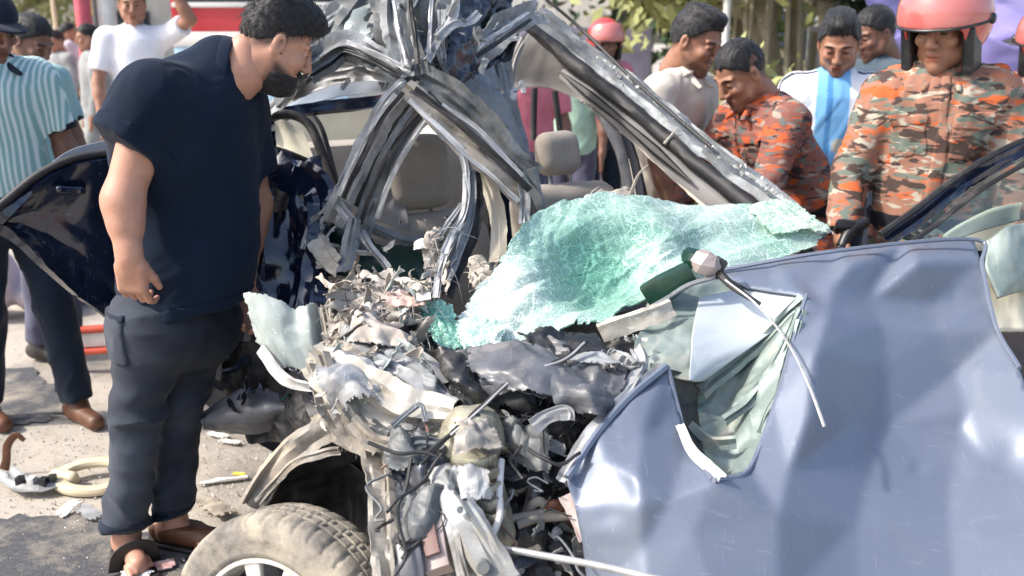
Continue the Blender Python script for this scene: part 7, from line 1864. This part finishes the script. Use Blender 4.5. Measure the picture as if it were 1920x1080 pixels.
    sd_ = nrm(P(236, 268, 2.64) - P(292, 188, 2.70)); q1 = nrm(np.cross(sd_, [0, 1, 0])); q2 = np.cross(sd_, q1)
    sewn('sleeve_hem', S, base_f, P(236, 268, 2.64) - sd_ * 0.014, (0.13, 0.13, 0.012), np.stack([q1, q2, sd_]), 'navy_jersey', sh, wfn, 0.004, 0.004)
    sewn('shirt_hem', S, base_f, hemp + z * 0.016, (0.3, 0.3, 0.012), np.stack([f, l, nrm(z - 0.12 * f)]), 'navy_jersey', sh, wfn, 0.004, 0.004)
    c0 = J['neck'] - nd * 0.004 + f * 0.004; e1 = nrm(f - (f @ nd) * nd); e2 = np.cross(nd, e1)
    ring = [c0 + e1 * 0.086 * math.cos(a) + e2 * 0.083 * math.sin(a) - nd * 0.018 * math.cos(a) for a in np.linspace(0.25, 2 * math.pi - 0.25, 22)]
    V, Fs = loft_vf(ring, rbox(0.008, 0.034, 0.4), nd, None, None, 44, 0.002, 6); mesh('collar', V, Fs, M['navy_jersey'], sh)
    # jeans
    S = Sdf(lo, hi, 0.0065)
    S.cap(P(305, 605, 2.83), P(362, 605, 2.93), 0.152, 0.150, k=0)
    S.cap(J['hipR'], J['knR'], 0.108, 0.073, k=0.03); S.cap(J['hipL'], J['knL'], 0.104, 0.070, k=0.03)
    for n in 'LR':
        S.cap(J['kn' + n], J['an' + n] + z * 0.02, 0.072, 0.061, k=0.012, cut=(False, True))
        S.cap(J['an' + n] + z * 0.10, J['an' + n] + z * 0.03, 0.062, 0.067, k=0.012, cut=(False, True))
    S.halfspace(P(330, 505, 2.87), z)
    def jw(X):
        zz = X[:, 2]
        lowf = np.clip((0.32 - zz) / 0.2, 0, 1) + np.exp(-((zz - 0.5) / 0.08) ** 2) * 0.8 + 0.35
        return lowf * 0.013 * (np.abs(wob(X * np.array([0.5, 0.5, 1.7]), 4.6, 41)) ** 0.8 * 1.8 - 0.7) + 0.4 * lowf * folds(X, 0.007, 5, 45, (0.6, 0.2, 0.8), 0.3)
    jf = S.f.copy()
    S.warp(jw); V, Q = S.mesh(); jn = mesh('jeans', V, Q, M['denim'], root)
    pa = np.stack([nrm([0.85, -0.5, 0]), nrm([0.5, 0.85, 0]), z])
    sewn('pocket', S, jf, P(232, 625, 2.76), (0.062, 0.09, 0.075), pa, 'denim', jn, jw, 0.007)
    sewn('pocket_hem', S, jf, P(228, 586, 2.76), (0.065, 0.09, 0.010), pa, 'navy_trouser', jn, jw, 0.010, 0.004)
    for n in 'RL':
        d_ = nrm(J['kn' + n] - J['an' + n]); sewn('cuff_hem', S, jf, J['an' + n] + d_ * 0.045, (0.12, 0.12, 0.012), None if False else np.eye(3), 'navy_trouser', jn, jw, 0.004, 0.004)
    # leather sandals
    for n in 'LR':
        fd = J['fd' + n]; b0 = J['an' + n] * np.array([1, 1, 0]); sd = np.cross(z, fd)
        T = Sdf(b0 - 0.3, b0 + 0.3, 0.006)
        T.cap(b0 - fd * 0.055 + z * 0.012, b0 + fd * 0.155 + z * 0.012, 0.046, 0.052, k=0)
        T.halfspace(b0 + z * 0.020, z); T.halfspace(b0 + z * 0.002, -z)
        vv = T.mesh(); sl = mesh('sandal', vv[0], vv[1], M['dark_leather'], root)
        if n == 'L':
            T = Sdf(b0 - 0.3, b0 + 0.3, 0.006)
            T.cap(b0 - fd * 0.05 + z * 0.052, b0 + fd * 0.14 + z * 0.042, 0.042, 0.040, k=0); T.cap(b0 + z * 0.06, b0 + fd * 0.06 + z * 0.066, 0.044, 0.040, k=0.02)
            T.halfspace(b0 + z * 0.02, -z); T.halfspace(b0 + z * 0.082, z); vv = T.mesh(); mesh('upper', vv[0], vv[1], M['brown_leather'], sl); continue
        path = [b0 + fd * 0.07 - sd * 0.052 + z * 0.012, b0 + fd * 0.075 - sd * 0.040 + z * 0.062, b0 + fd * 0.08 + z * 0.078, b0 + fd * 0.075 + sd * 0.040 + z * 0.062, b0 + fd * 0.07 + sd * 0.052 + z * 0.012]
        V, Fs = loft_vf(path, rbox(0.055, 0.006), fd, n=16); mesh('strap', V, Fs, M['dark_leather'], sl)
polo_man()

# --- bystanders at the left edge
J = pose((-2.08, 3.98), ang(0.75, -0.66), 1.76, lean=6, hp=22, hy=10, stepL=0.16, stepR=-0.1, side=0.02)
person('man in a navy cap and teal striped polo shirt at the left edge', J, 'skin_dark', 'striped_polo', 'navy_trouser', 'brown_leather', 'short', h=0.008, lh=0.008,
       collar='collar_navy', hat='cap', seed=2, w=1.06, cuff='trim_black')
J = pose(at(100, 4.9), ang(0.95, -0.3), 1.70, lean=4, hp=28, armR=((0.0, 0.3, -1), (0.1, 0.1, -1)))
person('dark haired man in a plain teal shirt behind the striped polo man', J, 'skin_dark', 'teal_shirt', 'plum_trouser', 'dark_leather', 'short', h=0.010, seed=4, hands=False, cuff='trim_black', w=1.05)
# --- people farther down the road on the left
far = 'people on the road behind'
def farp(label, u, Y, face, H, **k):
    person(label, pose(at(u, Y), face, H, **{q: k.pop(q) for q in list(k) if q in ('lean', 'hp', 'armL', 'armR', 'stepL', 'stepR', 'hy')}), h=0.014, hh=0.009, hands=False, group=far, **k)
farp('man in a white shirt raising one arm beside the blue bus', 302, 7.4, -70, 1.95, armR=((0.05, 0.22, -1), (0.4, 0.0, -1)), armL=((0.5, 0.35, 0.25), (0.1, -0.5, 1)), shirt='white_shirt', trouser='white_shirt', seed=5, sleeve='short', hem=0.2, w=0.95, skirt=0.02)
farp('man in a grey shirt with dark trim walking behind the polo man', 222, 9.5, -150, 1.70, stepL=0.2, stepR=-0.2, shirt='grey_shirt', trouser='grey_shirt', seed=6, hem=0.16, sleeve='long')
farp('walking man in a pale shirt and slate trousers by the yellow cloth', 184, 14.5, 20, 1.78, stepL=0.3, stepR=-0.22, shirt='pale_pink_shirt', trouser='plum_trouser', seed=7, armL=((0.6, 0.2, -0.5), (0.9, 0.0, 0.1)), w=1.1)
farp('man in a mauve shirt standing far off on the road', 138, 15.5, -60, 1.68, shirt='mauve_shirt', trouser='grey_shirt', seed=8, sleeve='long')
farp('man in a pinkish shirt far off beside the mauve shirt', 113, 17.0, -30, 1.66, shirt='pale_pink_shirt', trouser='plum_trouser', seed=9)
farp('man in a grey tunic standing between the mauve shirt and the posts', 165, 11.5, -120, 1.66, shirt='grey_shirt', trouser='plum_trouser', seed=20, sleeve='long', hem=0.2)
farp('barely visible man in a white shirt farthest off on the road', 125, 20.0, -60, 1.7, shirt='white_shirt', trouser='plum_trouser', seed=21)
farp('dark clothed man far off by the red post', 160, 18.5, -90, 1.72, shirt='slate_shirt', trouser='plum_trouser', seed=19, sleeve='long')

# --- beyond the car on the right
J = pose(at(1225, 4.35), ang(0.70, -0.55), 1.70, lean=14, hp=14, hs=1.08, armR=((0.15, 0.2, -1), (0.3, 0, -1)))
person('man in a beige shirt with swept hair leaning beside the car window', J, 'skin_brown', 'brown_shirt', 'navy_trouser', 'dark_leather', 'quiff', beard=0.55, collar='brown_shirt', h=0.009, hh=0.005, seed=10, hands=False, w=1.05)
J = pose(at(1478, 4.12), ang(-0.92, -0.38), 1.66, lean=34, hp=14, hs=1.10, armR=((0.5, 0.25, -0.9), (0.6, 0.0, -0.9)), armL=((0.5, 0.2, -0.9), (0.7, 0.0, -0.8)))
person('bareheaded fireman in maroon camouflage stooping over the car', J, 'skin_brown', 'camo_maroon', 'camo_maroon', 'dark_leather', 'crop', beard=0.35, h=0.008, hh=0.005, seed=11, sleeve='long', w=1.12, collar='camo_maroon', pockets=True, wr_amp=0.010)

def jersey(V, J):
    c = np.tile(np.array([0.72, 0.74, 0.80]), (len(V), 1))
    r = V - J['chest']; x = r @ J['l']; y = r @ J['f']
    up = V[:, 2]
    fr = y > -0.02
    mid = fr & (x < 0.055) & (x > -0.085)
    c[mid] = (0.17, 0.42, 0.74); c[fr & (np.abs(x + 0.030) < 0.012)] = (0.06, 0.22, 0.50)
    c[fr & (x < -0.085) & (x > -0.125)] = (0.62, 0.72, 0.86)
    t = (r @ J['tu'])
    c[fr & (((x - 0.02) / 0.028) ** 2 + ((t + 0.10) / 0.035) ** 2 < 1)] = (0.50, 0.50, 0.44)
    for o in (-0.015, 0.017, 0.049):
        c[(t > 0.03) & (np.abs(y - o) < 0.0085) & (np.abs(x) > 0.085)] = (0.03, 0.035, 0.05)
    return c
J = pose(at(1530, 4.55), ang(-0.22, -0.97), 1.68, lean=8, hp=22, hy=-6, hs=1.08)
person('young man in a white and sky blue football jersey looking down', J, 'skin_brown', 'jersey_print', 'navy_trouser', 'dark_leather', 'quiff', beard=0.4, h=0.0065, hh=0.005, seed=12, hands=False, shirt_col=jersey, w=1.06, wr_amp=0.005)
J = pose(at(1612, 5.3), ang(-0.9, -0.3), 1.72, lean=4, hp=20, hs=1.08)
person('man in a slate shirt half hidden behind the football jersey', J, 'skin_dark', 'slate_shirt', 'navy_trouser', 'dark_leather', 'short', beard=0.4, h=0.010, seed=13, hands=False, w=1.05)
# the helmeted fireman in the open front door
J = pose(at(1722, 3.46), ang(-0.34, -0.94), 1.72, lean=3, hp=12, hy=-24, hs=1.13, armR=((0.15, 0.30, -0.95), (0.55, 0.05, -0.75)), armL=((0.1, 0.30, -0.95), (0.5, -0.1, -0.8)))
J['hdR'] = nrm(J['wrR'] - J['elR'] + np.array([0, 0, -0.05])); J['hpR'] = nrm(J['l']); J['htR'] = J['f']
OFFICER = J
person('fireman in a red helmet and orange camouflage uniform by the open door', J, 'skin_brown', 'camo_orange', 'camo_orange', 'dark_leather', 'crop', beard=0.15, h=0.0075, hh=0.005, seed=14, sleeve='long', w=1.14, collar='camo_orange', hat='helmet', wr_amp=0.012, curl=1.1, pockets=True)
J = pose(at(1905, 4.5), ang(-0.6, -0.8), 1.66, lean=3, hp=12, hs=1.08)
person('second helmeted fireman behind the orange uniform at the right edge', J, 'skin_dark', 'camo_maroon', 'camo_maroon', 'dark_leather', 'crop', h=0.011, hh=0.006, seed=15, sleeve='long', w=1.15, hat='helmet', hands=False)
J = pose(at(1118, 7.4), ang(0.4, -0.9), 1.66, lean=3, hp=8, hs=1.05)
person('man in a red helmet far behind the roof rail', J, 'skin_dark', 'pink_shirt', 'navy_trouser', 'dark_leather', 'crop', h=0.012, hh=0.007, seed=16, hat='helmet', hands=False)
J = pose(at(988, 6.3), ang(0.3, -0.9), 1.62, lean=6, hp=20)
person('person in a pink shirt seen through the crushed window', J, 'skin_dark', 'pink_shirt', 'plum_trouser', 'dark_leather', 'short', h=0.012, hh=0.008, seed=17, hands=False)
J = pose(at(1068, 6.8), ang(-0.3, -0.9), 1.62, lean=6, hp=20)
person('person in a mint green shirt seen through the crushed window', J, 'skin_dark', 'mint_shirt', 'plum_trouser', 'dark_leather', 'short', h=0.012, hh=0.008, seed=18, hands=False)
# ---------------------------------------------------------------- things lying on the road
def lay(name, label, cat, u, v): p = PZ(u, v, 0); return empty(name, p, label, cat)
# cream oval of trim
r_ = lay('trim_ring', 'cream plastic oval ring lying on the road behind the jeans', 'car part', 170, 900)
t = np.linspace(0, 2 * math.pi, 25)[:-1]; c0 = PZ(178, 893, 0.035)
ring = [c0 + np.array([0.13 * math.cos(a) , 0.085 * math.sin(a), 0.018 * math.sin(a)]) for a in t]; ring.append(ring[0])
V, Fs = loft_vf(ring, rbox(0.05, 0.034, 0.45), (0, 0, 1), None, None, 60); mesh('rim', V, Fs, M['cream_plastic'], r_, 40)
sdf_obj('boss', PZ(118, 895, 0.03), 0.12, 0.005, lambda S: (S.cap(PZ(108, 893, 0.03), PZ(135, 897, 0.03), 0.030, 0.026, k=0)), 'cream_plastic', r_)
# curled leather bracket piece
b_ = lay('broken_bracket', 'broken silver and brown bracket lying at the left edge', 'car part', 55, 900)
V, Fs = loft_vf([PZ(8, 880, 0.02), PZ(12, 862, 0.06), P(14, 835, PZ(12, 862, 0.06)[1]), P(30, 816, PZ(12, 862, 0.06)[1]), P(46, 826, PZ(12, 862, 0.06)[1])], rbox(0.03, 0.008, 0.3), (0, 1, 0.2), (1.2, 1, 1, 0.9, 0.6), None, 24); mesh('strap', V, Fs, M['brown_leather'], b_, 40)
V, Fs = loft_vf([PZ(12, 885, 0.02), PZ(35, 905, 0.03), PZ(70, 912, 0.03), PZ(104, 905, 0.03)], flute(0.085, 0.02, 2), (0, 0, 1), None, None, 24, 0.006, 9); mesh('plate', V, Fs, M['silver_steel'], b_, 30)
for u in (38, 60, 82, 98):
    V, Fs = box_vf(PZ(u, 900 + (u % 7), 0.045), (0.012, 0.016, 0.02), bev=0.003); mesh('lug', V, Fs, M['black_plastic' if u % 4 else 'white_plastic'], b_, 30)
# red barrier bars behind the legs
br = lay('barrier', 'low red and white barrier behind the legs of the polo man', 'barrier', 170, 650)
yb = 4.6
for v in (616, 657):
    V, Fs = loft_vf([P(128, v + 4, yb), P(240, v - 4, yb)], rbox(0.05, 0.028, 0.3), (0, 0, 1), None, None, 6); mesh('red_rail', V, Fs, M['red_plastic'], br, 40)
V, Fs = loft_vf([P(128, 640, yb + 0.01), P(240, 632, yb + 0.01)], rbox(0.02, 0.07, 0.2), (0, 0, 1), None, None, 6); mesh('white_board', V, Fs, M['white_plastic'], br, 40)
for u in (134, 234):
    a = P(u, 600, yb); V, Fs = loft_vf([a, np.array([a[0], a[1] + 0.02, 0.0])], rbox(0.03, 0.03, 0.3), (0, 1, 0), None, None, 6); mesh('leg', V, Fs, M['red_plastic'], br, 40)
def flat_shard(u, v, s, mat, label, seed, z=0.01, name='plastic_shard', ax=1.0):
    rs = np.random.RandomState(seed); c = PZ(u, v, z); a = rs.uniform(0, 6.28); d = np.array([math.cos(a), math.sin(a) , 0]); e = np.array([-d[1], d[0], 0.1])
    g = [[c + d * s * x + e * s * 0.4 * y * ax for y in (-1, 0, 1)] for x in (-1, 0, 1)]
    o = sheet(name, g, M[mat], None, 14, 12, amp=s * 0.08, scale=1 / s, seed=seed, thick=0.004, torn=0.08)
    tag(o, label, 'car part', 'broken pieces on the road')
flat_shard(408, 814, 0.06, 'white_plastic', 'flat white plastic shard lying under the car side', 1)
flat_shard(432, 826, 0.055, 'white_plastic', 'second flat white shard just right of the first', 2)
flat_shard(420, 898, 0.10, 'white_plastic', 'long pale plastic strip lying right of the jeans', 3, ax=0.4)
flat_shard(448, 888, 0.025, 'yellow_cloth', 'small yellow scrap lying right of the jeans', 4)
flat_shard(130, 950, 0.06, 'white_plastic', 'crumpled pale scrap lying left of the jeans', 5, 0.02)
flat_shard(165, 958, 0.07, 'wire_pale', 'second pale scrap lying against the jeans', 6, 0.02)
flat_shard(290, 1062, 0.07, 'sandal_pink', 'torn pinkish scrap lying between sandals and wheel', 7, 0.02)
flat_shard(400, 948, 0.09, 'grit', 'dusty brown slab lying behind the front wheel', 8, 0.02)
flat_shard(255, 1075, 0.05, 'white_plastic', 'pale torn scrap lying at the near sandal', 9, 0.03)
# bundle of clothes in the background behind the man's legs
def bundle(u, v, mat, label, seed, s=0.12):
    c = PZ(u, v, 0.0) + np.array([0, 0, s * 0.5]); S = Sdf(c - 0.4, c + 0.4, 0.018); rs = np.random.RandomState(seed)
    for _ in range(6): S.ell(c + rs.normal(size=3) * s * 0.45, s * rs.uniform(0.4, 0.8, 3), k=0.04)
    S.warp(lambda X: folds(X, 0.012, 4, seed)); S.halfspace((0, 0, 0.002), (0, 0, -1)); V, Q = S.mesh()
    o = mesh('cloth_bundle', V, Q, M[mat], None); tag(o, label, 'bundle')
bundle(20, 590, 'pale_pink_shirt', 'pale pink cloth bundle on the road at the left edge', 3, 0.22)
bundle(140, 560, 'mauve_shirt', 'mauve cloth bundle on the road beyond the dark door', 4, 0.22)
# hydraulic cutter in the fireman's hands
hw = OFFICER['wrR'] + nrm(OFFICER['wrR'] - OFFICER['elR']) * 0.09
tl = empty('rescue_cutter', hw - np.array([0, 0, 0.2]), 'steel rescue cutter held by the helmeted fireman', 'tool')
for d in (-1, 1):
    V, Fs = loft_vf([hw + np.array([0.0, -0.02, 0.05]), hw + np.array([d * 0.02 - 0.02, -0.05, -0.06]), hw + np.array([d * 0.055 - 0.03, -0.07, -0.16]), hw + np.array([d * 0.03 - 0.03, -0.08, -0.24])], rbox(0.028, 0.014, 0.3), (0, 1, 0), (0.8, 1, 1, 0.4), None, 20); mesh('jaw', V, Fs, M['silver_steel'], tl, 40)
V, Fs = lathe_vf([(0, 0.014), (0.018, 0.014), (0.02, 0.0), (0.02, -0.02)], hw + np.array([-0.02, -0.055, -0.06]), (0, -1, 0), 14); mesh('pivot_bolt', V, Fs, M['wire_pale'], tl, 40)
tube('handle', [hw + np.array([0, -0.02, 0.04]), hw + np.array([0.03, 0, 0.09]), hw + np.array([0.09, 0.02, 0.12])], 0.020, M['black_plastic'], tl, 12, 10)
